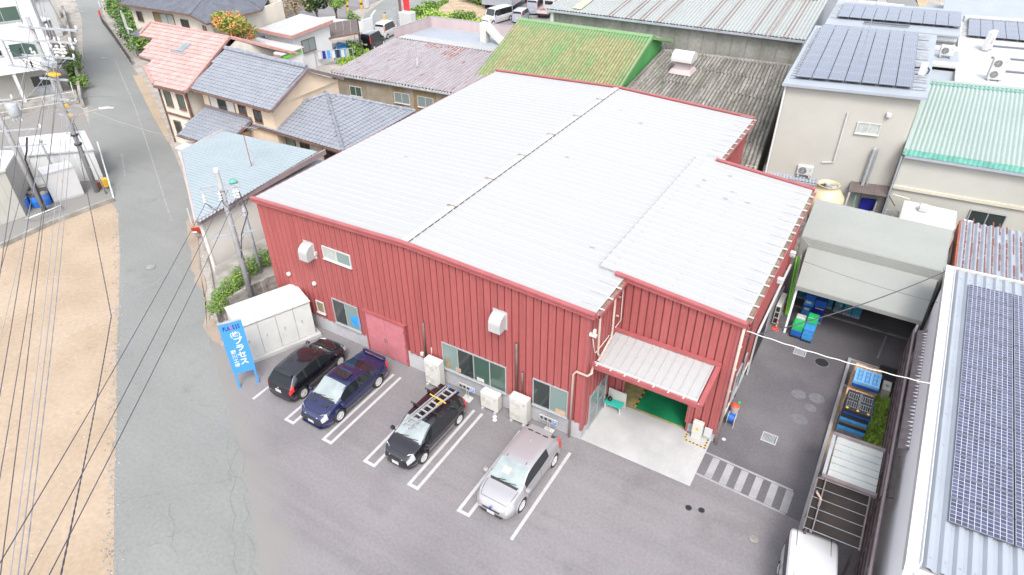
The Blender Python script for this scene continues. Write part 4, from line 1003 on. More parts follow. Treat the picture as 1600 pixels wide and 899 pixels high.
# hose reel & fan at the corner
t = place('hose_reel', 'blue hose reel standing against the factory side wall', 'hose reel', (5.42, 4.2, 0))
MB().cyl((5.34,4.3,.42), .2, .26, 18, 'x').build('hose', 'cblue', t)
for x in (5.30, 5.62): MB().cyl((x,4.3,.42), .27, .02, 18, 'x').build('disc', 'white', t)
mb = MB()
for dy in (-.2,.2):
    mb.tube([(5.30,4.3+dy,.0),(5.31,4.3,.42)], .015, 5); mb.tube([(5.64,4.3+dy,.0),(5.63,4.3,.42)], .015, 5)
mb.build('frame', 'chrome', t)
t = place('cleaning_tub', 'small white and red tub behind the blue hose reel', 'tub', (5.4, 5.1, 0))
MB().lathe((5.4,5.1,0), [(.0,.0),(.16,0),(.2,.4),(.19,.42),(.17,.4),(.14,.05)], 16).build('tub', 'white', t); MB().lathe((5.4,5.1,.42), [(.2,0),(.12,.1),(.0,.12)], 16).build('lid', 'conered', t); MB().ball((5.52,5.2,.6),.08,8).build('knob','cgreen',t)
# traffic delineators
def delin(label, p):
    t = thing('traffic_post', label, 'traffic post', p, 0, 'red and white traffic posts')
    q = MB().lathe((0,0,0), [(0,0),(.2,0),(.2,.05),(.09,.08),(.05,.1),(.05,.1)], 16).build('base', 'conered'); q.parent = t
    for k in range(6):
        q = MB().cyl((0,0,.1+k*.12), .042-.002*k, .12, 10).build('band', 'conered' if k % 2 == 0 else 'white'); q.parent = t
delin('red and white traffic post closest to the yard drain, by the white air unit', (5.58,12.3,0)); delin('red and white traffic post behind the white air unit', (5.62,14.4,0))
# old AC / cabinet
t = place('white_shelf_unit', 'white outdoor unit with three dark openings against the factory side', 'air conditioner', (5.5,13.3,0))
MB().bevbox(5.28,5.56,12.6,14.0,.12,1.3,.02).build('casing','offwhite',t)
for k in range(3): MB().box(5.33,5.52,12.585,12.6,.2+k*.37,.5+k*.37).build('opening','ink',t)
for k in range(2): MB().box(5.26,5.6,12.75+k*1.0,12.85+k*1.0,0,.12).build('foot','pad',t)
# leaning poles
for lab, m, a, b in (('lime green pole leaning in the corner by the tent', 'clime', (5.85,13.9,0), (5.55,15.0,3.2)), ('second lime green pole leaning nearest the red wall', 'clime', (5.75,13.95,0), (5.42,15.0,3.1)), ('white pole leaning between the green ones', 'offwhite', (5.95,14.1,0), (5.6,15.0,3.4))):
    tag(MB().bar(a, b, .09, .05).build('pole', m), lab, 'pole')

# ================================================================ VEHICLES
def ip(tab, x):
    """smooth interpolation of a table [(x, value...)]"""
    if x <= tab[0][0]: return tab[0][1]
    for i in range(len(tab)-1):
        if x <= tab[i+1][0]:
            t = (x-tab[i][0])/(tab[i+1][0]-tab[i][0])
            y0, y1 = tab[i][1], tab[i+1][1]
            m0 = (y1-tab[i-1][1])/(tab[i+1][0]-tab[i-1][0]) if i > 0 else (y1-y0)/(tab[i+1][0]-tab[i][0])
            m1 = (tab[i+2][1]-y0)/(tab[i+2][0]-tab[i][0]) if i+2 < len(tab) else (y1-y0)/(tab[i+1][0]-tab[i][0])
            h = tab[i+1][0]-tab[i][0]; k = (y1-y0)/h
            if k == 0: m0 = m1 = 0
            else:
                m0 = 0 if m0/k < 0 else min(abs(m0), 3*abs(k))*(1 if k > 0 else -1); m1 = 0 if m1/k < 0 else min(abs(m1), 3*abs(k))*(1 if k > 0 else -1)
            return ((2*t**3-3*t*t+1)*y0+(t**3-2*t*t+t)*h*m0+(-2*t**3+3*t*t)*y1+(t**3-t*t)*h*m1)
    return tab[-1][1]

def car(name, label, cat, L, W, Hh, axf, axr, top, belt, ws, rg, roofw=.78, paint=None, glassm='carglass', sill=.2, tr=.31, group=None,
        side=(None, None), pillars=(), plan=None, extras=(), heads=True, tlr=(3,6), rearwin=True, box=False, tl=.15, hl=.3, windshade=None):
    """x forward from rear bumper (0) to nose (L). top: centre-line profile, belt: window base, ws=(xbase, xroof) windscreen, rg=(xroof, xbase) rear glass"""
    t = thing(name, label, cat, (0,0,0), 0, group)
    plan = plan or [(0,.80),(.12,.93),(.6,1),(L-.9,1),(L-.35,.93),(L-.08,.76),(L,.62)]
    xs = set([0, .03, .08, .15, L, L-.03, L-.08, L-.16, ws[0], ws[1], rg[0], rg[1]])
    k = 0
    while k*.14 < L: xs.add(round(k*.14+.03, 3)); k += 1
    for ax in (axf, axr):
        for q in range(-6, 7): xs.add(ax+q*(tr+.07)/6)
    for p in pillars: xs.add(p[0]); xs.add(p[1])
    if side[0] is not None: xs.add(side[0]); xs.add(side[1])
    xs = sorted(x for x in xs if 0 <= x <= L); X = [xs[0]]
    for x in xs[1:]:
        if x-X[-1] > .012: X.append(x)
        elif x in ws or x in rg: X[-1] = x
    def sect(x):
        w = ip(plan, x)*W/2; zt = ip(top, x); zb = min(ip(belt, x), zt-.02)
        e = min(x, L-x); rise = .10*max(0, 1-e/.16)**2
        zs = sill+rise*1.2; arch = zs
        for ax in (axf, axr):
            r = tr+.06; dx = abs(x-ax)
            if dx < r: arch = max(arch, tr+math.sqrt(r*r-dx*dx))
        arch = min(arch, zb-.1)
        gh = max(0, min(1, (zt-zb)/(Hh*.26)))    # greenhouse amount
        rw = w*(.93-(.93-roofw)*gh)
        m1 = max(arch+.02, zs+(zb-zs)*.35); m2 = max(m1+.02, zs+(zb-zs)*.78)
        edge = .055 if gh > .5 else .03
        return [(w*.60, max(sill-.02, min(arch, sill+.0))), (w*.93, max(zs, arch) if arch > zs+.01 else zs), (w*.985, m1), (w, m2*.5+m1*.5), (w*.985, m2), (w*.945, zb),
                (rw+(w*.945-rw)*.04, zb+(zt-zb)*max(.0,1-edge/max(.06,(zt-zb)))*.97), (rw*.93, zt-edge*.45), (rw*.62, zt-.012), (rw*.3, zt-.003), (0, zt)]
    S = [sect(x) for x in X]; NS = len(S[0])
    parts = {}
    def bucket(n): return parts.setdefault(n, MB())
    def isp(x):
        return any(p[0]-.001 <= x <= p[1]+.001 for p in pillars)
    s0 = side[0] if side[0] is not None else rg[0]; s1 = side[1] if side[1] is not None else ws[0]
    for i in range(len(X)-1):
        xm = (X[i]+X[i+1])/2
        for r in range(NS-1):
            tagn = 'body'
            if r >= 7 and ws[1] < xm < ws[0]: tagn = 'windscreen'
            elif r >= 7 and rearwin and rg[1] < xm < rg[0]: tagn = 'rear_window'
            elif r == 5 and s0 < xm < s1 and not isp(xm): tagn = 'side_window'
            elif r == 5 and s0 < xm < s1: tagn = 'pillar'
            elif r == 0: tagn = 'underbody'
            for sg in (1, -1):
                P = [(X[i], sg*S[i][r][0], S[i][r][1]), (X[i+1], sg*S[i+1][r][0], S[i+1][r][1]), (X[i+1], sg*S[i+1][r+1][0], S[i+1][r+1][1]), (X[i], sg*S[i][r+1][0], S[i][r+1][1])]
                if sg == -1: P = P[::-1]
                nm = tagn
                if tagn == 'side_window': nm = 'side_window|%d' % sg
                bucket(nm).add(P, [(0,1,2,3)])
    b = bucket('body')
    for i in (0, len(X)-1):
        c = S[i]; ring = [(X[i], y, z) for y, z in c]+[(X[i], -y, z) for y, z in c[::-1][1:]]
        b.add(ring, [tuple(range(len(ring))) if i == 0 else tuple(range(len(ring)-1, -1, -1))])
    ob = {}
    for n, mb in parts.items():
        nm = n.split('|')[0]
        # weld
        idx = {}; vv = []; remap = []
        for v in mb.v:
            q = (round(v[0],4), round(v[1],4), round(v[2],4))
            if q not in idx: idx[q] = len(vv); vv.append(v)
            remap.append(idx[q])
        ff = []
        for f in mb.f:
            g = []
            for a in f:
                a = remap[a]
                if a not in g: g.append(a)
            if len(g) > 2: ff.append(tuple(g))
        m2 = MB(); m2.v = vv; m2.f = ff; m2.mi = [0]*len(ff)
        mm = {'body': paint, 'underbody': 'blackplastic', 'pillar': 'blackplastic', 'windscreen': windshade or glassm, 'rear_window': 'rearglass'}.get(nm, 'carglass')
        o = m2.build(nm, mm, smooth=True); o.parent = t; ob[n] = o
        if nm == 'body':
            md = o.modifiers.new('es', 'EDGE_SPLIT'); md.split_angle = math.radians(38)
    # wheels
    for ax in (axf, axr):
        for sg in (1, -1):
            yo = sg*(W/2-.005)
            wt = MB(); pr = [(tr*.66, yo-sg*.02), (tr*.9, yo), (tr, yo-sg*.03), (tr, yo-sg*.19), (tr*.7, yo-sg*.2)]
            vs = []; n = 26
            for (r, y) in pr:
                for k in range(n): vs.append((ax+r*math.cos(2*PI*k/n), y, tr+r*math.sin(2*PI*k/n)))
            fs = [(i*n+k, i*n+(k+1)%n, (i+1)*n+(k+1)%n, (i+1)*n+k) for i in range(len(pr)-1) for k in range(n)]
            wt.add(vs, fs); wh = wt.build('wheel', 'rubber', smooth=True); wh.parent = t
            rm = MB(); rr = tr*.68
            ring = []
            for (r, y) in ((rr, yo-sg*.012), (rr*.9, yo-sg*.004), (rr*.86, yo-sg*.04)):
                for k in range(n): ring.append((ax+r*math.cos(2*PI*k/n), y, tr+r*math.sin(2*PI*k/n)))
            rm.add(ring, [(i*n+k, i*n+(k+1)%n, (i+1)*n+(k+1)%n, (i+1)*n+k) for i in range(2) for k in range(n)])
            ns = 10 if W > 1.6 else 6
            for k in range(ns):
                a = 2*PI*k/ns; rm.bar((ax, yo-sg*.02, tr), (ax+rr*.9*math.cos(a), yo-sg*.016, tr+rr*.9*math.sin(a)), rr*.16, .02, up=(0,1,0))
            rm.cyl((ax, yo-sg*.03, tr), rr*.26, sg*.026, 12, 'y')
            q = rm.build('rim', 'rim'); q.parent = wh
            q = MB().cyl((ax, yo-sg*.06, tr), rr*.9, sg*.004, 20, 'y').build('brake_disc', 'gal'); q.parent = wh
    def yat(x, r=3): return sect(x)[r][0]
    # mirrors
    for sg in (1, -1):
        xm = ws[0]-.18; zb = ip(belt, xm)
        mb = MB(); y = yat(xm, 5)*sg
        mb.bevbox(xm-.08, xm+.09, min(y+sg*.06, y+sg*.24), max(y+sg*.06, y+sg*.24), zb+.02, zb+.17, .03); mb.bar((xm, y, zb+.02), (xm, y+sg*.1, zb+.05), .05, .04)
        q = mb.build('mirror', paint); q.parent = t
    # lights as facets laid just proud of the corner
    def skin(name, x0, x1, r0, r1, m, off=.008, sides=(1,-1), n=6, y0f=None):
        for sg in sides:
            mb = MB()
            for a in range(n):
                xa = x0+(x1-x0)*a/n; xb = x0+(x1-x0)*(a+1)/n; sa = sect(xa); sb = sect(xb)
                for r in range(r0, r1):
                    P = [(xa, sa[r]), (xb, sb[r]), (xb, sb[r+1]), (xa, sa[r+1])]
                    Q = [Vector((p[0], sg*p[1][0], p[1][1])) for p in P]
                    nn_ = (Q[1]-Q[0]).cross(Q[3]-Q[0]); nn_ = nn_.normalized() if nn_.length > 1e-9 else V(0,sg,0)
                    if nn_.y*sg < 0: nn_ = -nn_
                    Q = [q+nn_*off for q in Q]
                    mb.add(Q, [(0,1,2,3)])
            q = mb.build(name, m, smooth=False); q.parent = t
    if heads:
        skin('headlight', L-hl-.10, L-.06, 4, 6, 'headlamp')
        for sg in (1, -1):
            xa, xb = L-.035, L-.10-hl; wa, wb = ip(plan, xa)*W/2, ip(plan, xb)*W/2; za, zb_ = ip(top, xa)-.0, ip(top, xb)-.0
            q = MB().slab([(xa, sg*wa*.50, za+.012), (xa-.03, sg*wa*.95, za+.0), (xb, sg*wb*.88, zb_+.005), (xb+.10, sg*wb*.66, ip(top, xb+.10)+.018)], .03).build('headlight', 'headlamp'); q.parent = t; 
        skin('taillight', .03, tl+.1, tlr[0], tlr[1], 'taillamp')
    # door seams and handles
    for p in pillars:
        xm = (p[0]+p[1])/2; s = sect(xm)
        for sg in (1, -1):
            mb = MB()
            for r in range(2, 5): mb.bar((xm, sg*(s[r][0]+.001), s[r][1]), (xm, sg*(s[r+1][0]+.001), s[r+1][1]), .012, .006, up=(0,1,0))
            q = mb.build('door_seam', 'ink'); q.parent = t
            q = MB().bevbox(xm+.08, xm+.26, sg*(s[4][0]+.008)-.012, sg*(s[4][0]+.008)+.012, s[4][1]-.07, s[4][1]-.035, .005).build('door_handle', paint); q.parent = t
    # plates
    zb = .44 if Hh < 1.75 else .5
    MBq = MB().box(L+.004, L+.022, -.17, .17, .32, .48).build('number_plate', 'white'); MBq.parent = t
    MBq = MB().box(-.022, -.004, -.17, .17, .62, .78).build('number_plate', 'white'); MBq.parent = t
    # grille and lower intake on the nose
    w = ip(plan, L)*W/2
    q = MB().bevbox(L-.03, L+.012, -w*.72, w*.72, .50, .60, .01).build('grille', 'blackplastic'); q.parent = t
    q = MB().bevbox(L-.05, L+.006, -w*.85, w*.85, .24, .31, .01).build('lower_intake', 'blackplastic'); q.parent = t
    zz = ip(top, ws[0]); q = MB().slab([(ws[0]-.03, -W*.36, zz+.02), (ws[0]+.07, -W*.34, zz-.01), (ws[0]+.07, W*.34, zz-.01), (ws[0]-.03, W*.36, zz+.02)], .012).build('cowl', 'blackplastic'); q.parent = t
    # shut lines round the bonnet
    mb = MB(); xs_ = [ws[0]+.10+(L-.22-ws[0]-.10)*k/6 for k in range(7)]
    for sg in (1, -1):
        for k in range(6): sa, sb = sect(xs_[k]), sect(xs_[k+1]); mb.bar((xs_[k], sg*sa[7][0]*.94, sa[7][1]+.006), (xs_[k+1], sg*sb[7][0]*.94, sb[7][1]+.006), .014, .006)
    sa = sect(L-.22); mb.bar((L-.22, -sa[7][0]*.94, sa[9][1]+.004), (L-.22, sa[7][0]*.94, sa[9][1]+.004), .014, .006)
    q = mb.build('bonnet_shut_line', 'ink'); q.parent = t
    # wipers
    mb = MB(); mb.bar((ws[0]+.02, -.1, zz+.02), (ws[0]-.10, .5, zz+.05), .02, .02); mb.bar((ws[0]+.02, -.55, zz+.005), (ws[0]-.10, 0.02, zz+.06), .02, .02)
    q = mb.build('wiper', 'blackplastic'); q.parent = t
    t['_x'] = 0; del t['_x']
    return t, sect, skin

def paintm(name, col, metal=.3, rough=.25, coat=1.0):
    return mat(name, col, rough, metal=metal, coat=coat, spec=.6, fine=.03, fscale=400)
add('p_black', paintm('black_car_paint', (.008, .007, .012)))
add('p_blue', paintm('dark_blue_car_paint', (.010, .014, .065), .35))
add('p_silver', paintm('silver_car_paint', (.30, .293, .305), .3, .3))
add('p_white', paintm('white_car_paint', (.42, .42, .43), 0, .3))
add('p_silver2', paintm('blue_silver_car_paint', (.36, .38, .43), .3, .3))
add('carglass', mat('tinted_car_glass', (.012, .016, .018), .05, spec=.9))
add('rearglass', mat('dark_rear_glass', (.010, .012, .016), .12, spec=.3))
add('windglass', mat('pale_windscreen_glass', (.17, .205, .21), .08, spec=.9, scale=2.0, col2=(.25, .285, .285), lo=.3, hi=.7))
add('headlamp', mat('headlamp_lens', (.42, .43, .45), .12, metal=.3, spec=.9))
add('taillamp', mat('taillamp_lens', (.55, .02, .02), .15, spec=.8))

def putcar(t, x, y, heading):   # x,y = centre; heading = direction of the nose, radians from +X
    t.location = (x, y, 0.004); t.rotation_euler = (0, 0, heading)
def centre(t, L):               # shift parts so that the empty is at the centre
    for c in list(t.children): c.location.x -= L/2

# 1 black hatchback, tail towards us
L = 4.1
c1, sc1, sk1 = car('parked_car', 'glossy black hatchback with its red tail lights towards the street', 'car', L, 1.70, 1.52, 3.30, .72,
  [(0,.62),(.03,.80),(.10,.98),(.50,1.40),(.80,1.48),(1.6,1.52),(2.2,1.49),(2.60,1.38),(3.18,1.02),(3.7,.92),(4.0,.76),(4.1,.60)],
  [(0,.60),(.1,.92),(.6,1.02),(2.0,.95),(3.2,.90),(3.8,.78),(4.1,.55)], (3.20,2.42), (.55,.10), paint=MT['p_black'], side=(.62,2.95), pillars=((1.05,1.16),(1.98,2.06)), tr=.31, group='cars parked along the red wall', windshade='carglass', tl=.16, tlr=(4,6))
q = MB().bevbox(.42, .66, -.55, .55, 1.445, 1.475, .01).build('spoiler', 'p_black'); q.parent = c1
q = MB().cyl((.03,0,.86),.05,-.05,10,'x').build('emblem','chrome'); q.parent = c1
centre(c1, L); putcar(c1, -13.32, -3.05, math.radians(91.5))
# 2 blue saloon, nose towards us
L = 4.5
c2, sc2, sk2 = car('parked_car', 'dark blue saloon with rear wing, bonnet vents and open sunroof', 'car', L, 1.80, 1.47, 3.55, .92,
  [(0,.66),(.04,.90),(.15,1.03),(.75,1.06),(1.50,1.36),(2.0,1.46),(2.5,1.47),(2.85,1.43),(3.50,1.05),(4.05,.93),(4.38,.78),(4.5,.60)],
  [(0,.60),(.1,.90),(.8,.98),(2.2,.95),(3.4,.90),(4.2,.75),(4.5,.52)], (3.55,2.72), (1.42,.78), paint=MT['p_blue'], side=(1.0,3.25), pillars=((2.05,2.13),), tr=.335, group='cars parked along the red wall', windshade='windglass', hl=.22)
q = MB(); q.slab([(.02,-.66,1.135),(.18,-.68,1.16),(.18,.68,1.16),(.02,.66,1.135)], .025)
for y in (-.66,.66): q.bar((.14,y,1.0),(.10,y,1.14),.14,.03,up=(1,0,0))
q = q.build('rear_wing', 'p_blue'); q.parent = c2
q = MB().slab([(2.05,-.42,1.505),(2.45,-.42,1.50),(2.45,.42,1.50),(2.05,.42,1.505)], .02).build('sunroof', 'carglass'); q.parent = c2
q = MB().slab([(1.96,-.40,1.535),(2.06,-.40,1.52),(2.06,.40,1.52),(1.96,.40,1.535)], .02).build('sunroof_lid', 'p_blue'); q.parent = c2
for y in (-.36,.36):
    q = MB().slab([(3.78,y-.15,1.0),(3.92,y-.15,.972),(3.92,y+.15,.972),(3.78,y+.15,1.0)], .01).build('bonnet_vent', 'blackplastic'); q.parent = c2
q = MB().bevbox(4.42,4.52,-.62,.62,.36,.58,.02).build('front_intake','blackplastic'); q.parent = c2
q = MB().slab([(4.25,-.8,.2),(4.56,-.55,.2),(4.56,.55,.2),(4.25,.8,.2)], .03).build('front_lip','p_blue'); q.parent = c2
centre(c2, L); putcar(c2, -10.78, -3.28, math.radians(-91))
# 3 black small estate with ladder, nose towards us
L = 4.2
c3, sc3, sk3 = car('parked_car', 'black hatchback carrying a ladder on its roof bars', 'car', L, 1.72, 1.52, 3.32, .72,
  [(0,.62),(.03,.85),(.10,1.02),(.32,1.36),(.6,1.46),(1.5,1.52),(2.3,1.50),(2.62,1.42),(3.28,1.05),(3.8,.93),(4.1,.76),(4.2,.58)],
  [(0,.60),(.1,.90),(.6,.97),(2.0,.93),(3.2,.90),(3.9,.76),(4.2,.52)], (3.32,2.48), (.34,.10), paint=MT['p_black'], side=(.38,3.05), pillars=((.78,.86),(1.75,1.83)), tr=.31, group='cars parked along the red wall', windshade='windglass', hl=.30)
for x in (.95, 1.95):
    q = MB().bar((x,-.80,1.60),(x,.80,1.60),.035,.03)
    for y in (-.66,.66): q.bar((x,y,1.44),(x,y,1.60),.08,.08)
    for y in (-.80,.80): q.ball((x,y,1.60),.045,6)
    q = q.build('roof_bar', 'blackplastic'); q.parent = c3
q = MB().bevbox(.20,.42,-.55,.55,1.42,1.45,.01).build('spoiler','p_black'); q.parent = c3
centre(c3, L); putcar(c3, -5.98, -3.35, math.radians(-91))
# ladder
lt = thing('ladder', 'aluminium ladder strapped on the black car roof', 'ladder', (-5.98,-3.2,1.66), math.radians(-97))
def sub(o, p): o.parent = p; return o
for y in (-.22,.22):
    r_ = sub(MB().bar((-1.55,y+.16,.03),(1.35,y*.8+.10,.03),.035,.10).build('rail','alu'), lt)
    sub(MB().bar((-1.60,y+.16,.03),(-1.50,y+.16,.03),.05,.11).build('rail_cap','cblue2'), r_)
    r_ = sub(MB().bar((-1.45,y*1.35+.16,.12),(1.2,y*1.0+.10,.12),.03,.07).build('rail','alu'), lt)
for k in range(9):
    x = -1.35+k*.31; sub(MB().bar((x,-.21+.15,.06),(x,.21+.15,.06),.07,.035).build('rung','alu'), lt)
sub(MB().bar((-.62,-.33,.17),(-.62,.62,.17),.05,.02).build('strap','hazard'), lt); sub(MB().bar((-.62,.38,.19),(-.25,.38,.19),.04,.02).build('strap','hazard'), lt)
# 4 silver crossover
L = 4.36
c4, sc4, sk4 = car('parked_car', 'silver crossover with black rear window surround nearest the entrance', 'car', L, 1.795, 1.55, 3.42, .78,
  [(0,.66),(.04,.92),(.12,1.06),(.36,1.30),(.60,1.45),(1.1,1.53),(1.7,1.56),(2.2,1.55),(2.62,1.48),(3.28,1.12),(3.85,1.0),(4.2,.84),(4.36,.62)],
  [(0,.62),(.1,.95),(.8,1.13),(1.8,1.03),(3.2,.98),(4.0,.82),(4.36,.56)], (3.35,2.50), (.58,.14), roofw=.78, paint=MT['p_silver'], side=(1.25,3.05), pillars=((1.92,1.99),), tr=.34, sill=.26, group='cars parked along the red wall', windshade='windglass', hl=.34, tl=.3)
q = MB().slab([(.34,-.50,1.435),(.66,-.58,1.475),(.66,.58,1.475),(.34,.50,1.435)], .02).build('spoiler','p_silver'); q.parent = c4
for y in (-.36,0,.36):
    q = MB().slab([(.68,y-.12,1.478),(.74,y-.12,1.486),(.74,y+.12,1.486),(.68,y+.12,1.478)], .006).build('spoiler_slot','ink'); q.parent = c4
for y in (-.42,.42):
    q = MB().bar((1.1,y,1.50),(2.45,y*1.05,1.525),.02,.012).build('roof_channel','blackplastic'); q.parent = c4
q = MB().bar((1.35,0,1.545),(1.28,0,1.62),.03,.02).build('aerial','p_silver'); q.parent = c4
q = MB().slab([(2.82,-.30,1.405),(3.05,-.32,1.27),(3.05,.02,1.27),(2.82,.02,1.405)], .01).build('sheet_behind_windscreen','white'); q.parent = c4
q = MB().cyl((4.37,0,.70),.06,.02,12,'x').build('emblem','cblue'); q.parent = c4
q = MB().bevbox(4.30,4.365,-.55,.55,.30,.42,.02).build('front_intake','blackplastic'); q.parent = c4
for sx in (.78,3.42):
    for sg in (1,-1):
        mb = MB()
        for k in range(10):
            a0, a1 = PI*k/10, PI*(k+1)/10; rr_ = .43
            mb.bar((sx+rr_*math.cos(a0), sg*.885, .34+rr_*math.sin(a0)), (sx+rr_*math.cos(a1), sg*.885, .34+rr_*math.sin(a1)), .03, .06)
        q = mb.build('wheel_arch_trim','p_silver'); q.parent = c4
centre(c4, L); putcar(c4, -1.18, -3.30, math.radians(-91))
# white van lower right
L = 4.7
van, sv, sk = car('white_van', 'tall white minivan parked at the bottom beside the dark carport roof', 'van', L, 1.70, 1.92, 3.85, .95,
  [(0,.70),(.04,1.5),(.10,1.75),(.35,1.90),(1.5,1.92),(3.0,1.90),(3.35,1.80),(4.05,1.15),(4.45,1.0),(4.62,.85),(4.7,.65)],
  [(0,.66),(.05,1.05),(.6,1.08),(3.6,1.02),(4.3,.9),(4.7,.6)], (4.05,3.25), (.12,.04), roofw=.94, paint=MT['p_white'], side=(.35,3.7), pillars=((1.2,1.3),(2.2,2.3)), tr=.31, plan=[(0,.66),(.06,.82),(.22,.95),(.6,1),(4.0,.97),(4.5,.86),(4.7,.72)])
for y in (-.56,.56):
    q = MB().bar((.2,y,1.895),(3.1,y,1.90),.018,.012).build('roof_gutter','ink'); q.parent = van
centre(van, L); putcar(van, 10.06, -3.42, math.radians(-82))
# far vehicles
def miniv(label, x, y, hd, paint, L=3.4, W=1.48, Hh=1.85, name='parked_van', cat='van', side=(.2,2.7), pill=((1.1,1.2),(2.0,2.1)), nose=.55):
    t, _, _ = car(name, label, cat, L, W, Hh, L-.62, .62,
      [(0,.70),(.03,Hh-.4),(.08,Hh-.12),(.3,Hh-.02),(L*.5,Hh),(L-1.15,Hh-.06),(L-nose-.1,1.12),(L-.12,.92),(L,.65)],
      [(0,.66),(.05,1.0),(L*.5,1.0),(L-.6,.95),(L,.6)], (L-nose-.1,L-1.2), (.10,.035), roofw=.86, paint=MT[paint], side=side, pillars=pill, tr=.28, plan=[(0,.88),(.1,.97),(.4,1),(L-.5,.97),(L-.15,.88),(L,.76)], windshade='carglass', tl=.0, tlr=(4,6))
    centre(t, L); putcar(t, x, y, hd)
    return t
k0, k1 = Vector((-46.67, 39.67, 0.00)), Vector((-48.13, 44.51, 0.00))
miniv('black boxy van parked behind the rusty roofed building', -48.0, 42.3, math.radians(100), 'p_black')
miniv('white small van parked just beyond the black boxy van', -49.6, 46.7, math.radians(100), 'p_white')
miniv('white minivan with its nose to the street beside the field', -41.35, 59.2, math.radians(-100), 'p_white', L=4.6, W=1.7, Hh=1.85, side=(.2,3.6), pill=((1.3,1.4),(2.5,2.6)), nose=.8)
miniv('small silver hatchback parked right of the white minivan', -38.9, 61.3, math.radians(-260), 'p_silver2', L=3.5, Hh=1.6)
miniv('silver van parked behind the small silver hatchback', -39.6, 66.6, math.radians(-258), 'p_silver2', L=4.4, W=1.69, Hh=1.95, side=(.2,3.5))
miniv('white car showing only its roof beside the green roof', -34.2, 47.3, math.radians(3), 'p_white', L=4.0, W=1.7, Hh=1.5)
miniv('dark red car at the far end of the vehicle court', -37.0, 73.0, math.radians(100), 'taillamp', L=4.0, W=1.7, Hh=1.5, name='parked_car', cat='car')
# light truck
t = place('light_truck', 'white light truck with an empty brown cargo bed beside the big factory', 'truck', (-37.3,65.5,0))
a = math.radians(100)
def rp(x, y): return (-37.3+x*math.cos(a)-y*math.sin(a), 65.5+x*math.sin(a)+y*math.cos(a))
def rbox(x0, x1, y0, y1, z0, z1, nm, m):
    P = [rp(x0,y0), rp(x1,y0), rp(x1,y1), rp(x0,y1)]; return MB().prism(P, z0, z1).build(nm, m, t)
rbox(-2.2,.5,-.8,.8,.62,.70,'bed_floor','rust'); rbox(-2.2,-2.14,-.8,.8,.70,1.05,'tailgate','p_white'); rbox(-2.2,.5,-.8,-.74,.70,1.05,'side_gate','p_white'); rbox(-2.2,.5,.74,.8,.70,1.05,'side_gate','p_white')
rbox(.55,2.0,-.8,.8,.4,1.9,'cab','p_white'); rbox(.52,.56,-.55,.55,1.25,1.7,'rear_window','carglass'); rbox(-2.1,1.8,-.7,.7,.4,.62,'chassis','blackplastic')
for x in (-1.4, 1.4):
    for y in (-.76, .60):
        c = rp(x, y); c2_ = rp(x, y+.16); MB().tube([(c[0],c[1],.3),(c2_[0],c2_[1],.3)], .3, 16).build('wheel', 'rubber', t)
# box truck body
t = place('box_truck', 'pale grey box truck body standing behind the white minivan', 'truck', (-45.0,68,0))
a = math.radians(100)
def rp(x, y): return (-44.6+x*math.cos(a)-y*math.sin(a), 66.5+x*math.sin(a)+y*math.cos(a))
rbox(-3.2,3.2,-2.2,2.2,.9,3.6,'cargo_box','p_silver2'); rbox(-3.0,3.6,-1.0,1.0,.5,.9,'chassis','blackplastic'); rbox(3.3,5.0,-1.1,1.1,.6,2.8,'cab','p_white')
for x in (-2.2, 3.9):
    for y in (-2.0, 1.7):
        c = rp(x, y); c2_ = rp(x, y+.3); MB().tube([(c[0],c[1],.45),(c2_[0],c2_[1],.45)], .45, 16).build('wheel', 'rubber', t)

# ================================================================ RIGHT YARD
# big membrane storage tent
t = place('storage_tent', 'pale green membrane storage tent with lower canopy over blue crates', 'tent', (8.8, 16, 0))
MB().slab([(5.35,15.1,4.35),(12.0,15.1,4.35),(12.1,18.9,4.75),(5.25,18.9,4.75)], .08).build('roof', 'tent', t)
mb = MB(); mb.hexa([(5.4,15.0,3.75),(12.0,15.0,3.75),(12.0,15.12,3.75),(5.4,15.12,3.75)], [(5.35,15.02,4.34),(12.0,15.02,4.34),(12.0,15.12,4.34),(5.35,15.12,4.34)])
mb.build('front_valance', 'tent', t)
mb = MB()
for k in range(60): mb.cbox((5.5+k*.11, 15.0, 4.2), .03, .02, .02); mb.cbox((5.5+k*.11, 15.0, 4.05), .03, .02, .02)
mb.build('lacing', 'gal', t, kind='stuff')
MB().slab([(5.98,12.1,3.16),(11.7,12.1,3.16),(11.95,14.98,3.85),(5.8,14.98,3.85)], .06).build('canopy', 'tent', t)
MB().box(5.98,11.7,12.06,12.14,2.94,3.15).build('canopy_edge', 'tent', t)
MB().hexa([(5.36,15.1,0),(5.44,15.1,0),(5.36,18.9,0),(5.28,18.9,0)], [(5.36,15.1,4.3),(5.44,15.1,4.3),(5.36,18.9,4.68),(5.28,18.9,4.68)]).build('side_curtain', 'tent', t)
MB().hexa([(5.42,15.0,0),(5.85,14.9,0),(5.85,15.0,0),(5.42,15.1,0)], [(5.4,15.0,4.3),(5.85,14.9,4.0),(5.85,15.0,4.0),(5.4,15.1,4.3)]).build('front_curtain', 'tent', t)
MB().box(5.3,12.1,18.8,18.9,0,4.6).build('back_curtain', 'tent', t); MB().box(12.0,12.1,15.1,18.8,0,4.4).build('side_curtain', 'tent', t)
for p in ((6.05,12.3),(11.6,12.2)): MB().box(p[0]-.05,p[0]+.05,p[1]-.05,p[1]+.05,0,3.1).build('post', 'skin_light', t)
mb = MB(); mb.bar((6.05,12.2,3.08),(11.6,12.2,3.08),.05,.08); mb.bar((5.9,14.9,3.7),(11.9,14.9,3.7),.05,.08); mb.build('beam', 'gal', t)
struct(MB().box(5.9,12.0,14.9,15.05,.002,.05), 'tent_floor_kerb', 'old_concrete')
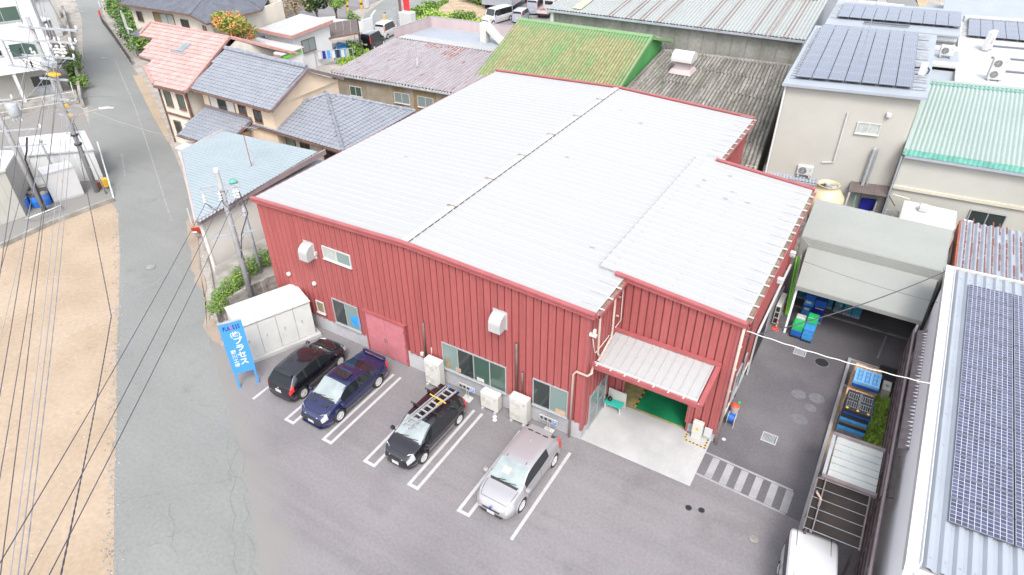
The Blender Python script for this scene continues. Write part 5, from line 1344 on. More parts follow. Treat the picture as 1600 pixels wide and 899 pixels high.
def crate_thing(label, x, y, w, d, h, m, levels, z=0, rz=0, top=None, pallet=True, name='crate_stack', cat='crates', group=None):
    t = thing(name, label, cat, (x, y, z), rz, group)
    zz = 0
    if pallet: sub(MB().box(-w/2,w/2,-d/2,d/2,.0,.12).build('pallet', 'blackplastic' if pallet == 'k' else 'gal'), t); zz = .12
    hh = (h-zz)/levels
    for k in range(levels):
        mb = MB(); mb.bevbox(-w/2+.01,w/2-.01,-d/2+.01,d/2-.01,zz+k*hh,zz+(k+1)*hh-.02,.012)
        mb.box(-w/2,w/2,-d/2,d/2,zz+(k+1)*hh-.07,zz+(k+1)*hh-.03)
        for s_ in range(3): mb.box(-w/2+.08+s_*(w-.16)/3, -w/2+.03+(s_+1)*(w-.16)/3, -d/2-.004, -d/2+.0, zz+k*hh+.03, zz+(k+1)*hh-.12)
        sub(mb.build('crate', m[k % len(m)] if isinstance(m, (list, tuple)) else m), t)
    if top: sub(MB().box(-w/2+.05,w/2-.05,-d/2+.05,d/2-.05,h,h+.012).build('lid', top), t)
    return t
for i, (x, y, h, lab) in enumerate(((8.15,15.85,1.5,'left of the pair'), (8.62,15.8,1.45,'with orange tags, in the middle'), (9.08,15.8,1.5,'rightmost under the canopy'))):
    tt = crate_thing('turquoise crate stack under the tent canopy, '+lab, x, y, .44, .62, h, 'cteal', 9)
    if i < 2:
        for k in range(5): sub(MB().box(-.09+.12*(k%2),.02+.12*(k%2),-.335,-.32,.2+k*.26,.34+k*.26).build('tag', 'hazard' if k%2 else 'conered'), tt)
crate_thing('turquoise crate stack directly right of the navy bins', 7.6, 15.95, .44, .62, 1.5, 'cteal', 9)
crate_thing('turquoise crate stack with orange lids behind the blue bins', 7.1, 16.5, .8, .6, 1.7, 'cteal', 9, top='wood')
crate_thing('dark turquoise crate stack in the left corner of the tent', 6.35, 16.2, .8, .7, 1.6, 'cteal', 7)
b1_ = crate_thing('tall azure folding bins on a pallet at the tent mouth', 6.72, 14.6, .52, 1.0, 1.55, ['cblue2','cblue'], 4)
for k in range(2): sub(MB().box(-.16,.1,-.51,-.5,.55+k*.45,.7+k*.45).build('white_label', 'white'), b1_)
b2_ = crate_thing('navy blue bins on a pallet beside the azure bins', 7.28, 14.45, .58, 1.05, 1.5, ['cblue','cnavy'], 3)
sub(MB().box(-.2,.22,-.53,-.524,.95,1.0).build('white_label', 'white'), b2_)
d1 = crate_thing('blue crate dolly topped with green and white crates', 6.62, 12.55, .55, .95, .85, ['cblue','cgreen'], 2, top='cgreen', pallet='k')
sub(MB().bevbox(-.24,.24,.08,.42,.86,.98,.02).build('white_crate','white'), d1)
for sx in (-.2,.2):
    for sy in (-.38,.38): sub(MB().cyl((sx-.02,sy,.0),.05,.04,10,'x').build('caster','rubber'), d1)
d2 = crate_thing('light blue and green crate dolly nearest the drain grate', 7.18, 12.5, .52, .98, .85, ['cblue2','cblue2','cblue2'], 3, pallet='k')
sub(MB().bevbox(-.25,.25,.0,.48,.86,1.25,.02).build('green_crate','cgreen'), d2)
for sx in (-.2,.2):
    for sy in (-.4,.4): sub(MB().cyl((sx-.02,sy,.0),.05,.04,10,'x').build('caster','rubber'), d2)

# planter strip with pallets
t = place('planter_kerb', 'low concrete kerb around the strip of pallets and grass', 'kerb', (9.4,6,0))
MB().box(9.32,9.46,-.85,11.6,0,.22).build('kerb', 'pad', t); MB().box(9.46,11.7,9.35,9.45,0,.2).build('kerb', 'pad', t); MB().box(9.46,11.2,11.5,11.6,0,.2).build('kerb','pad',t)
struct(MB().box(9.46,11.7,.5,9.35,.0,.06), 'planter_soil', 'soil')
grass('green_grass', [(10.72,4.2,.05),(11.55,4.2,.05),(11.55,9.3,.05),(10.72,9.3,.05)], 3200, .30, 'leafbright', .035)
grass('yard_weeds', [(10.9,2.6,.05),(11.55,2.6,.05),(11.55,4.2,.05),(10.9,4.2,.05)], 500, .30, 'leafgreen', .035)
def pallet(label, x, y, z, w, d, h, m, wood=False, rz=0, ink='blackplastic', group='stacked pallets in the planter strip'):
    t = thing('pallet', label, 'pallet', (x, y, z), rz, group)
    n = 7 if not wood else 6
    for k in range(n):
        s = w/n; sub(MB().box(-w/2+k*s+.012,-w/2+(k+1)*s-.012,-d/2,d/2,h-.025,h).build('slat', m), t)
    for k in range(3):
        sub(MB().box(-w/2,w/2,-d/2+k*(d-.12)/2,-d/2+k*(d-.12)/2+.12,.03,h-.026).build('runner', m), t)
    sub(MB().box(-w/2,w/2,-d/2,d/2,0,.028).build('base_board', m), t)
    return t
seq = [('blackplastic',0), ('greyplastic',0), ('cblue2',0), ('blackplastic',0), ('greyplastic',0), ('cblue2',0), ('blackplastic',0), ('cblue',0)]
nm = ['black pallet at the bottom of the tall stack','grey pallet second from the bottom of the tall stack','light blue pallet third from the bottom of the tall stack','black pallet fourth from the bottom of the tall stack','grey pallet in the middle of the tall stack','light blue pallet sixth in the tall stack','black pallet third from the top of the tall stack','royal blue pallet just under the top black one']
for k, (m, _) in enumerate(seq):
    pallet(nm[k], 10.17+rnd.uniform(-.03,.03), 6.65+rnd.uniform(-.04,.04), .06+k*.185, 1.1, 1.15, .165, m)
tp = pallet('black plastic pallet with orange corner marks on top of the tall stack', 10.15, 6.66, .06+8*.185, 1.1, 1.35, .17, 'blackplastic')
for k in range(3): sub(MB().cyl((-.42+.42*k,-.57,.171),.06,.004,10).build('orange_mark','hazard'), tp)
mb = MB()
for cx in (-.28,.28):
    for cy in (-.25,.3):
        for k in range(5): mb.box(cx-.2+k*.09,cx-.19+k*.09,cy-.2,cy+.2,.171,.178)
        for k in (0,4): mb.box(cx-.2,cx+.2,cy-.2+k*.09,cy-.185+k*.09,.171,.177)
for k in range(4): mb.box(-.05+k*.03,-.042+k*.03,-.5,.6,.171,.176)
sub(mb.build('moulded_grid','gal',kind='stuff'), tp)
for k in range(6):
    pallet(['wooden pallet at the bottom of the back stack','wooden pallet second from the bottom of the back stack','wooden pallet third from the bottom of the back stack','wooden pallet fourth in the back stack','wooden pallet fifth in the back stack','wooden pallet highest of the wooden ones'][k], 10.2+rnd.uniform(-.03,.03), 9.28+rnd.uniform(-.02,.05), .06+k*.185, 1.16, 1.75, .165, 'wood', wood=True)
for k, (m, lab) in enumerate((('cblue','royal blue pallet on top of the wooden stack'), ('pblue','light blue pallet topping the wooden stack'))):
    tp = pallet(lab, 10.24, 8.82, 1.18+k*.17, 1.1, 1.02, .155, m)
mb = MB()
for cx in (-.35,0,.35):
    for cy in (-.3,0,.3):
        for k in range(3): mb.box(cx-.12,cx+.12,cy-.1+k*.07,cy-.07+k*.07,.156,.16)
sub(mb.build('moulded_slots','cblue2',kind='stuff'), tp)
pallet('wooden pallet leaning low behind the tall stack', 10.1, 7.75, .06, 1.1, .5, 1.2, 'wood', wood=True)
for k in range(4):
    tp = pallet(['black pallet at the bottom, beside the louvred fence','black pallet second from the bottom beside the louvred fence','black pallet third from the bottom beside the louvred fence','black pallet topping the pile beside the louvred fence'][k], 11.12, 10.75, .02+k*.155, .78, 1.1, .14, 'blackplastic')
t = place('white_box', 'small white utility box between the pallets and the fence', 'box', (11.2,9.85,0)); MB().bevbox(11.0,11.38,9.5,10.2,.02,.62,.02).build('casing','offwhite',t); MB().cyl((11.2,9.8,.62),.07,.06,10).build('knob','gal',t)

# carport: milky roof then smoky roof
t = place('milky_carport', 'carport with milky ribbed roof panels below the grass strip', 'carport', (10.4,2.2,0))
z = 2.4
for k in range(6):
    y = 1.12+k*.375; MB().slab([(9.62,y,z),(11.28,y,z+.04),(11.28,y+.365,z+.04),(9.62,y+.365,z)], .02).build('roof_panel','fog',t)
for k in range(7): MB().bar((9.62,1.11+k*.375,z+.015),(11.28,1.11+k*.375,z+.055),.014,.03).build('roof_bar','gal',t)
for y in (1.02,3.45): MB().bar((9.45,y,z),(11.32,y,z+.04),.16,.14).build('roof_beam','mauvebrown',t)
MB().bar((9.50,1.12,z-.0),(9.50,3.36,z-.0),.12,.08).build('gutter','gal',t)
for p in ((9.55,1.1),(9.55,3.4),(11.2,1.1),(11.2,3.4)): MB().bar((p[0],p[1],0),(p[0],p[1],z-.05),.08).build('post','mauvebrown',t)
t = place('smoky_carport', 'carport with dark smoky roof panels behind the white minivan', 'carport', (10.3,-.8,0))
z = 2.36; n = 5
for k in range(n):
    y = -1.55+k*.50; MB().slab([(9.38,y,z-.05),(11.1,y,z+.02),(11.1,y+.48,z+.02),(9.38,y+.48,z-.05)], .015).build('roof_panel','darkpoly',t)
for k in range(n+1): MB().bar((9.36,-1.56+k*.50,z-.03),(11.12,-1.56+k*.50,z+.04),.013,.02).build('roof_bar','gal',t)
for x, dz_ in ((9.34,-.06),(11.14,.02),(9.62,.05)): MB().bar((x,-1.6,z+dz_),(x,.92,z+dz_),.04,.05).build('edge_rail','mauvebrown',t)
MB().tube([(9.42,.15,z+.08),(9.46,.05,z+.1),(9.62,-.1,z+.06),(9.62,-1.3,1.9)],.045,8).build('downpipe','pipe',t,True)
for p in ((9.45,-1.45),(9.45,.7),(11.05,-1.45)): MB().bar((p[0],p[1],0),(p[0],p[1],z-.1),.08).build('post','darkbrown',t)
# brown louvre fence along the building
t = place('louvre_fence', 'tall brown louvred screen running along the solar roofed building', 'fence', (11.55,4,0))
for y in [ -4+k*1.75 for k in range(10)]:
    MB().bar((11.5,y,0),(11.5,y,2.75),.08).build('post','mauvebrown',t)
for j in range(9):
    for k in range(3):
        y0_ = -4+k*5.25; z = .28+j*.29
        if z < 2.2 and rnd.random() < 0: continue
        MB().hexa([(11.47,y0_+.04,z),(11.49,y0_+.04,z),(11.49,y0_+5.2,z),(11.47,y0_+5.2,z)],[(11.56,y0_+.04,z+.13),(11.58,y0_+.04,z+.13),(11.58,y0_+5.2,z+.13),(11.56,y0_+5.2,z+.13)]).build('louvre','darkbrown' if j%2 else 'mauvebrown',t)
MB().bar((11.5,-4,2.78),(11.5,11.8,2.78),.07,.06).build('top_rail','mauvelight',t)
t = place('brown_awning', 'long narrow brown awning on the wall beside the louvred screen', 'awning', (11.85,8,2.7))
MB().slab([(11.66,3.35,2.92),(11.98,3.35,3.08),(11.98,11.6,3.08),(11.66,11.6,2.92)],.05).build('sheet','mauvebrown',t)
MB().slab([(11.44,.95,2.60),(11.80,.95,2.75),(11.80,3.2,2.75),(11.44,3.2,2.60)],.05).build('sheet','darkbrown',t)
mb = MB(); mb.bar((11.66,3.35,2.9),(11.66,11.6,2.9),.05,.08); mb.bar((11.44,.95,2.58),(11.44,3.2,2.58),.05,.08); mb.build('edge','mauvebrown',t)
mb = MB()
for k in range(34):
    y = 3.5+k*.235; w_ = rnd.uniform(.05,.13); mb.slab([(11.98-w_*1.6,y,3.09-w_*.4),(11.985,y-.07,3.094),(11.985,y+.07,3.094)], .004)
mb.build('reflection_flecks','skin_light',t,kind='stuff')  # pale slivers imitate jagged reflections on the awning sheet

# ================================================================ SOLAR ROOFED BUILDING (right foreground)
t = place('solar_building', 'pale building in the right foreground with ribbed white roof and dark solar panels', 'building', (16,5,0))
ZR = 5.5
MB().box(12.0,12.12,-3.7,13.2,0,ZR-.05).build('wall','skin_light',t); MB().box(12.12,30,-3.7,-3.58,0,ZR-.05).build('wall','skin_light',t); MB().box(12.12,30,13.05,13.2,0,ZR).build('wall','creamlined2',t)
MB().slab([(11.95,-4.1,ZR),(30,-4.1,ZR+.7),(30,13.2,ZR+.7),(11.95,13.2,ZR)],.08).build('roof_deck','roofwhite',t)
sheets(t,'roof_sheet',(12.16,-4.0,ZR+.06),(30.0,-4.0,ZR+.76),(12.16,13.15,ZR+.06),.36,.09,'v','bluegreyroof')
MB().box(11.82,12.14,-4.15,13.35,ZR-.16,ZR+.17).build('verge_box','white',t)
MB().bar((11.82,-4.22,ZR+.02),(30,-4.22,ZR+.72),.16,.22).build('eave_gutter','white',t)
mb = MB(); mb.tube([(12.18,13.0,ZR+.2),(12.2,-3.9,ZR+.2),(12.1,-4.3,ZR+.1),(12.05,-4.4,3)],.02,6); mb.build('cable','offwhite',t)
mb = MB()
for k in range(6):
    for j in range(11): mb.cbox((12.43+.36*(k%3 if k<3 else k), -3.6+j*1.6, ZR+.165+.014*k), .04,.05,.03)
mb.build('bolts','gal',t,kind='stuff')
MB().bar((12.1,13.28,ZR+.1),(30,13.28,ZR+.8),.12,.14).build('ridge_flashing','offwhite',t)
# solar modules
add('pv', solar('solar_cells', 10, 6, 1.62, .985, (.052,.058,.100), (.36,.37,.41), .05))
add('pv_far', solar('solar_cells_pale', 6, 1, .93, 1.62, (.080,.092,.130), (.135,.150,.195), .09, spread=.05))
def module(w, d, m, u, v, n, th=.04):
    P = lambda x, y, z: u*x+v*y+n*z
    mb = MB().m(0); mb.hexa([P(0,0,0),P(w,0,0),P(w,d,0),P(0,d,0)],[P(0,0,th-.002),P(w,0,th-.002),P(w,d,th-.002),P(0,d,th-.002)])
    mb.m(1); mb.add([P(.014,.014,th),P(w-.014,.014,th),P(w-.014,d-.014,th),P(.014,d-.014,th)],[(0,1,2,3)])
    o = mb.build('solar_panel',['panelframe',m]); uv = o.data.uv_layers.new(name='UVMap')
    for li, c in zip(o.data.polygons[6].loop_indices, ((0,0),(1,0),(1,1),(0,1))): uv.data[li].uv = c
    return o
def array(parent, o, u, v, nx, ny, w, d, gapx, gapy, m, skip=None):
    """modules placed on the plane spanned by u, v from corner o (world)"""
    u = Vector(u).normalized(); v = Vector(v).normalized(); n = u.cross(v).normalized()
    base = module(w, d, m, u, v, n); off = WM[parent.name].translation; first = True
    for i in range(nx):
        for j in range(ny):
            if skip and skip(i, j): continue
            q = base if first else base.copy()
            if not first: COL.objects.link(q)
            first = False
            q.parent = parent
            q.location = Vector(o)+u*(i*(w+gapx))+v*(j*(d+gapy))-off
array(t,(12.74,-2.1,ZR+.22),(1,0,.039),(0,1,0),3,14,1.62,.985,.035,.018,'pv')

# building with rusty corrugated roof behind it
t = place('rust_ribbed_shed', 'shed with grey corrugated roof striped by red rust at the right edge', 'shed', (15,16,0))
MB().slab([(12.4,13.5,4.55),(22,13.5,4.9),(22,20.4,4.9),(12.4,20.4,4.55)],.05).build('roof_deck','gal',t)
sheets(t,'roof_sheet',(12.45,13.4,4.7),(22,13.4,5.0),(12.45,20.3,4.7),.30,.10,'wave','corrgrey')
mb = MB()
for k in range(32):
    x = 12.45+k*.2985; zz = 4.7+.0314*(x-12.45)
    y = 13.4
    while y < 20.2:
        l = rnd.uniform(.15,1.1)
        if rnd.random() < .85:
            wdt = rnd.uniform(.04,.085); mb.slab([(x+.15+.05,y,zz+.105),(x+.15+.05+wdt,y,zz+.092),(x+.15+.05+wdt,y+l,zz+.092),(x+.15+.05,y+l,zz+.105)],.003)
        y += l+rnd.uniform(.0,.12)
mb.build('rust_streaks','rustdark',t,kind='stuff')
MB().box(12.35,12.5,13.5,20.4,3.9,4.7).build('verge_board','rust',t); MB().box(12.5,12.6,13.4,20.3,0,4.5).build('wall','creamlined2',t); MB().box(12.6,22,20.25,20.35,0,4.6).build('wall','creamlined2',t)

# cooling tower
t = place('cooling_tower', 'round cream cooling tower with an open fan on top behind the tent', 'cooling tower', (5.5,22.2,0))
c = (5.45,22.3,0)
MB().lathe(c,[(1.02,2.35),(1.10,2.45),(1.12,3.2),(1.08,3.5),(.72,3.95),(.62,4.0),(.62,4.25),(.67,4.28),(.58,4.28),(.56,3.95)],40).build('shell','tower',t,True)
MB().lathe(c,[(.56,4.0),(.0,3.92)],30).build('throat','darkbrown',t)
for k in range(4):
    a = PI/4+k*PI/2; MB().bar((c[0]+.8*math.cos(a),c[1]+.8*math.sin(a),0),(c[0]+.8*math.cos(a),c[1]+.8*math.sin(a),2.5),.1).build('leg','gal',t)
for k in range(4):
    a = k*PI/2+.3; MB().hexa([(c[0]+.1*math.cos(a),c[1]+.1*math.sin(a),4.06),(c[0]+.52*math.cos(a-.2),c[1]+.52*math.sin(a-.2),4.04),(c[0]+.52*math.cos(a+.2),c[1]+.52*math.sin(a+.2),4.12),(c[0]+.12*math.cos(a+.8),c[1]+.12*math.sin(a+.8),4.1)],[(c[0]+.1*math.cos(a),c[1]+.1*math.sin(a),4.075),(c[0]+.52*math.cos(a-.2),c[1]+.52*math.sin(a-.2),4.055),(c[0]+.52*math.cos(a+.2),c[1]+.52*math.sin(a+.2),4.135),(c[0]+.12*math.cos(a+.8),c[1]+.12*math.sin(a+.8),4.115)]).build('fan_blade','gal',t)
MB().cyl((c[0],c[1],4.0),.16,.25,14).build('motor','gal',t)
MB().cyl((c[0]+.35,c[1]-1.06,3.1),.05,.04,10,'y').build('port','ink',t); MB().cyl((c[0]+.47,c[1]-1.03,3.1),.05,.04,10,'y').build('port','ink',t)
mb = MB()
for k in range(8):
    a = k*PI/4+.2; mb.bar((c[0]+1.115*math.cos(a),c[1]+1.115*math.sin(a),2.45),(c[0]+1.115*math.cos(a),c[1]+1.115*math.sin(a),3.2),.02,.02)
mb.build('shell_seams','tower',t)

# beige building with solar roof
t = place('beige_building', 'tall beige ribbed building with a pale blue solar roof', 'building', (4.8,32,0))
BZ = 9.0; a0, a1, a2, a3 = (1.35,24.9), (8.7,26.45), (8.2,40.8), (.45,39.3)
walls(t, [a0,a1,a2,a3], 0, BZ, 'creamlined')
def up(p, z, dx=0, dy=0): return (p[0]+dx, p[1]+dy, z)
MB().slab([up(a0,BZ+.02,-.2,-.3),up(a1,BZ+.02,.3,-.3),up(a2,BZ+.1,.3,0),up(a3,BZ+.1,-.2,0)],.12).build('roof','bluegreyroof',t)
MB().bar(up(a0,BZ-.02,-.2,-.36),up(a1,BZ-.02,.3,-.36),.12,.16).build('eave_gutter','bluegreyroof',t)
ud = Vector((a1[0]-a0[0],a1[1]-a0[1],0)).normalized(); vd = Vector((a3[0]-a0[0],a3[1]-a0[1],.1)).normalized()
o0 = Vector(up(a0,BZ+.2))+ud*.35+vd*.75
array(t, o0, ud, vd, 7, 8, .90, 1.62, .045, .02, 'pv_far')
for k in range(26):
    p = Vector(up(a0,BZ+.1))+vd*(.9+k*.5)+ud*.0; MB().bar(p+ud*.02, p+ud*.33, .09, .07).build('mounting_rail','gal',t)
    p = Vector(up(a0,BZ+.1))+vd*(.9+k*.5)+ud*6.95
    if k % 5 != 2: MB().bar(p, p+ud*.75, .12, .09).build('mounting_rail','gal',t)
window(t, (5.96, 25.70, 6.66)if False else tuple(Vector(a0+(0,))+ud*4.55+V(0,0,6.35)+V(.01,-.03,0)), ud, (ud.y,-ud.x,0), 1.35, .72, 2, frame='white', gl='curtain')
p = Vector(a0+(0,))+ud*6.1+Vector((ud.y,-ud.x,0))*.12
MB().bevbox(p.x-.14,p.x+.14,p.y-.12,p.y+.12,7.55,7.85,.05).build('vent_hood','white',t)
n_ = Vector((ud.y,-ud.x,0))
def onw(s, z, d=.1): q = Vector(a0+(0,))+ud*s+n_*d; return (q.x,q.y,z)
MB().tube([onw(3.85,7.6),onw(3.85,4.3),onw(3.2,4.2)],.04,6).build('conduit','white',t)
MB().tube([onw(5.95,5.6,.2),onw(5.9,5.5,.25),onw(5.85,2.2,.25)],.09,8).build('flue','gal',t); MB().tube([onw(6.2,5.6,.2),onw(6.1,2.2,.2)],.04,6).build('flue','gal',t)
MB().tube([onw(7.45,5.2,.08),onw(7.4,3.6,.08),onw(7.7,3.4,.08)],.03,6).build('conduit','pipe',t)
MB().tube([onw(-.03,8.9,.1),onw(-.05,.1,.1)],.06,6).build('downpipe','whitewall',t)
# aerial on the solar roof
t2 = place('tv_aerial', 'thin television aerial standing on the solar roof', 'aerial', (4.8,37,9.1))
pz = Vector(up(a0,BZ))+ud*3.6+vd*13.2
mb = MB(); mb.tube([pz, pz+V(0,0,2.6)],.025,6); mb.build('mast','gal',t2); mb = MB(); mb.bar(pz+V(-.5,-.2,2.5),pz+V(.6,.2,2.5),.03)
for k in range(6): mb.bar(pz+V(-.45+k*.2,-.45,2.5),pz+V(-.45+k*.2,.3,2.5),.02)
mb.build('antenna','wirepale',t2)
# power box on roof edge
t2 = place('roof_power_box', 'white power box with black hoses beside the solar array', 'box', (8.4,29,9.1)); q = Vector(up(a0,BZ+.15))+ud*7.35+vd*3.6
MB().box(q.x-.2,q.x+.2,q.y-.1,q.y+.1,q.z,q.z+.75).build('casing','white',t2); MB().tube([q+V(-.5,1.2,.05),q+V(.2,1.3,.15),q+V(.35,.6,.2),q+V(.3,-.2,.2)],.05,6).build('hose','ink',t2,True)
# lean-to with corrugated sheet, AC unit on it
t = place('lean_to', 'narrow lean-to with grey corrugated roof behind the factory', 'lean-to', (3,25.5,0))
mb = MB(); corr(mb,(1.2,24.55,2.85),(5.2,25.1,2.85),(5.2,26.3,3.15),(1.0,25.6,3.15),.2,.06,'wave4'); mb.build('roof_sheet','corrgrey',t)
MB().slab([(1.2,24.6,2.8),(5.2,25.15,2.8),(5.2,26.3,3.1),(1.0,25.6,3.1)],.04).build('roof_deck','gal',t); MB().bar((1.2,24.5,2.78),(5.2,25.05,2.78),.12,.12).build('gutter','gal',t)
MB().hexa([(1.2,24.75,0),(5.2,25.3,0),(5.2,25.4,0),(1.2,24.85,0)],[(1.2,24.75,2.75),(5.2,25.3,2.75),(5.2,25.4,2.75),(1.2,24.85,2.75)]).build('wall','creamlined',t)
ac_unit('small white air conditioner standing on the grey corrugated lean-to roof', 3.62, 25.35, .95, .75, .35, 1, z=3.08, rz=math.radians(8), m='white', group=None)
# brown awning & dark doorway
t = place('back_door', 'dark blue doorway under a brown translucent awning on the beige wall', 'doorway', (8,26,0))
MB().slab([(6.55,25.0,2.85),(8.75,25.4,2.85),(8.75,26.4,3.15),(6.5,25.95,3.15)],.03).build('awning','polycarb',t)
for k in range(4): MB().bar((6.55+k*.73,25.0+k*.13,2.88),(6.5+k*.74,25.95+k*.14,3.18),.03).build('awning_bar','mauvebrown',t)
MB().hexa([(7.35,25.85,0),(8.2,26.05,0),(8.2,26.15,0),(7.35,25.95,0)],[(7.35,25.85,2.2),(8.2,26.05,2.2),(8.2,26.15,2.2),(7.35,25.95,2.2)]).build('door','cnavy',t)
MB().hexa([(8.25,25.2,0),(8.3,25.25,0),(8.3,26.0,0),(8.25,26.0,0)],[(8.25,25.2,2.2),(8.3,25.25,2.2),(8.3,26.0,2.2),(8.25,26.0,2.2)]).build('open_leaf','gal',t)
MB().bar((6.6,25.05,0),(6.6,25.05,2.8),.1).build('post','white',t); MB().tube([(7.0,25.3,0),(7.0,25.3,2.7)],.05,6).build('green_pipe','mintdark',t)
MB().tube([(8.1,24.6,2.0),(9.4,24.2,2.0)],.05,6).build('pipe','white',t)

# mint roofed building
t = place('mint_building', 'pale ribbed building with a mint green corrugated roof at the right edge', 'building', (14,30,0))
e0, e1, r0, r1 = (8.72,25.5,6.0), (24,27.0,6.0), (8.9,35.5,7.3), (24,38.5,7.3)
mb = MB(); corr(mb, e0, e1, r1, r0, .26, .07, 'wave4'); mb.build('roof_sheet','mintroof',t)
MB().slab([e0,e1,r1,r0],.06).build('roof_deck','mintdark',t)
mb = MB(); corr(mb,(8.72,25.42,5.72),(24,26.92,5.72),(24,27.0,6.05),(8.72,25.5,6.05),.26,.05,'wave4'); mb.build('eave_edge','mintdark',t)
MB().bar((8.9,25.45,5.62),(24,26.95,5.62),.14,.16).build('eave_gutter','bluegreyroof',t)
MB().slab([(8.9,35.3,7.38),(24,38.3,7.38),(24,38.7,7.40),(8.9,35.7,7.40)],.05).build('ridge_cap','mintroof',t)
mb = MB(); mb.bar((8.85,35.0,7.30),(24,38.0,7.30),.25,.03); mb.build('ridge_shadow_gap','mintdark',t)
walls(t, [(8.85,25.75),(24,27.25),(24,38.3),(8.95,35.4)], 0, 5.9, 'creamlined2')
MB().hexa([(8.85,25.6,3.4),(24,27.1,3.4),(24,27.25,3.4),(8.85,25.75,3.4)],[(8.85,25.6,3.6),(24,27.1,3.6),(24,27.25,3.6),(8.85,25.75,3.6)]).build('wall_band','cream',t)
MB().tube([(8.75,25.5,5.6),(8.8,25.5,.2)],.06,6).build('downpipe','bluegreyroof',t)
MB().hexa([(8.72,25.4,5.9),(8.86,25.4,5.9),(9.0,35.5,7.25),(8.86,35.5,7.25)],[(8.72,25.4,6.15),(8.86,25.4,6.15),(9.0,35.5,7.5),(8.86,35.5,7.5)]).build('verge','mintroof',t)
window(t, (13.3,26.13,1.9), (1,.1,0), (.1,-1,0), 1.9, 1.0, 2, frame='alu')
# white tank box
t = place('white_tank', 'large white insulated tank box behind the tent', 'tank', (11.2,23.3,0))
MB().bevbox(9.75,12.45,22.4,24.8,.1,2.9,.04).build('body','cabinet',t); MB().bevbox(9.65,12.55,22.3,24.9,2.91,3.15,.05).build('lid','white',t)
MB().bevbox(10.5,11.0,23.6,24.1,3.16,3.55,.06).build('hatch','white',t)
for x in (10.6,11.5): MB().box(x,x+.02,22.38,22.4,.2,2.85).build('seam','gal',t)
t = place('rusty_post', 'rusty orange flue standing beside the white tank box', 'flue', (12.75,22.3,0)); MB().bar((12.75,22.2,0),(12.75,22.2,3.5),.22).build('flue','rust',t); MB().box(12.9,13.4,23.2,23.7,0,3.3).build('box','white',t)
t = place('pipe_rack', 'small roofed pipe rack between the door and the white tank', 'pipe rack', (9.2,24,0)); MB().box(8.8,9.7,23.9,24.4,1.55,1.65).build('shelf','white',t)
MB().tube([(8.9,24.2,0),(8.9,24.2,2.6),(9.6,24.2,2.6),(9.6,24.2,0)],.04,6).build('pipe','gal',t); MB().cyl((9.35,24.1,2.2),.12,.12,12,'y').build('gauge','gal',t)
MB().tube([(9.0,24.7,3.4),(9.9,24.8,3.3),(10.0,24.8,2.9)],.04,6).build('pipe','cream',t); MB().tube([(8.8,25.3,3.0),(9.3,24.9,2.6)],.03,6).build('pipe','darkbrown',t)

# ================================================================ BACKGROUND BUILDINGS
# second solar building, stepped white roofs (upper right)
t = place('far_solar_building', 'long pale blue roofed building with a narrow row of solar panels', 'building', (5,52,0))
walls(t, [(.3,45.2),(10.0,46.5),(9.7,54.5),(-.15,53.2)], 0, 7.9, 'whitewall')
MB().slab([(.2,44.8,8.0),(10.1,46.2,8.0),(9.7,54.6,8.2),(-.2,53.2,8.2)],.12).build('roof','bluegreyroof',t)
uu = Vector((9.9,1.4,0)).normalized(); vv = Vector((-.4,8.4,.2)).normalized()
array(t, Vector((.8,46.8,8.25)), uu, vv, 10, 3, .90, 1.62, .03, .02, 'pv_far')
MB().bar((3.0,46.2,8.2),(6.4,46.65,8.2),.18,.12).build('snow_rail','panelframe',t)
for k in range(10):
    p = Vector((.25,46.9,8.2))+vv*(k*.5); MB().bar(p,p+uu*.5,.1,.07).build('mounting_rail','gal',t); p = p+uu*9.3; MB().bar(p,p+uu*.45,.1,.07).build('mounting_rail','gal',t)
t = place('white_block_building', 'white stepped flat roofed block between the solar roofs', 'building', (9.2,42,0))
walls(t, [(8.4,38.6),(10.6,39.0),(10.3,46.0),(8.3,45.6)], 0, 6.6, 'cream')
MB().slab([(8.35,40.8,7.0),(10.6,41.2,7.0),(10.3,45.8,7.1),(8.3,45.4,7.1)],.1).build('roof','bluegreyroof',t)
MB().slab([(8.4,38.4,6.6),(10.7,38.8,6.6),(10.6,40.7,6.75),(8.35,40.4,6.75)],.1).build('roof','bluegreyroof',t)
MB().slab([(8.3,40.4,7.15),(10.6,40.8,7.15),(10.6,41.5,7.2),(8.3,41.1,7.2)],.2).build('parapet','white',t); MB().slab([(8.3,44.6,7.3),(10.4,45.0,7.3),(10.3,45.7,7.3),(8.2,45.3,7.3)],.2).build('parapet','white',t)
array(t, Vector((8.5,45.95,7.4)), uu, vv, 2, 1, .75, 1.2, .03, .02, 'pv_far')
ac_unit('white round-fan air conditioner on the stepped flat roof', 9.5, 43.0, .95, .85, .35, 1, z=7.12, rz=math.radians(8), m='white', group=None)
t = place('white_roof_building', 'large white roofed building with outdoor units at the upper right edge', 'building', (16,46,0))
walls(t, [(10.5,37.2),(24,39.5),(24,58),(10.0,55.5)], 0, 6.9, 'whitewall')
MB().slab([(10.5,37.0,7.0),(24,39.3,7.0),(24,58,7.0),(10.0,55.6,7.0)],.15).build('roof','whiteroof',t)
for y in (41.3,44.8,48.3): MB().bar((12.6,y,7.05),(24,y+2.0,7.05),.22,.14).build('snow_rail','panelframe',t)
array(t, Vector((10.75,50.2,7.2)), Vector((1,.13,0)), Vector((-.03,1,.02)), 10, 4, .90, 1.62, .03, .02, 'pv_far')
MB().bar((10.2,56.2,7.2),(24,58.8,7.2),.6,.5).build('ridge_cap','white',t)
for k in range(10): MB().bar((10.3,50.6+k*.6,7.15),(10.7,50.65+k*.6,7.15),.1,.06).build('mounting_rail','gal',t)
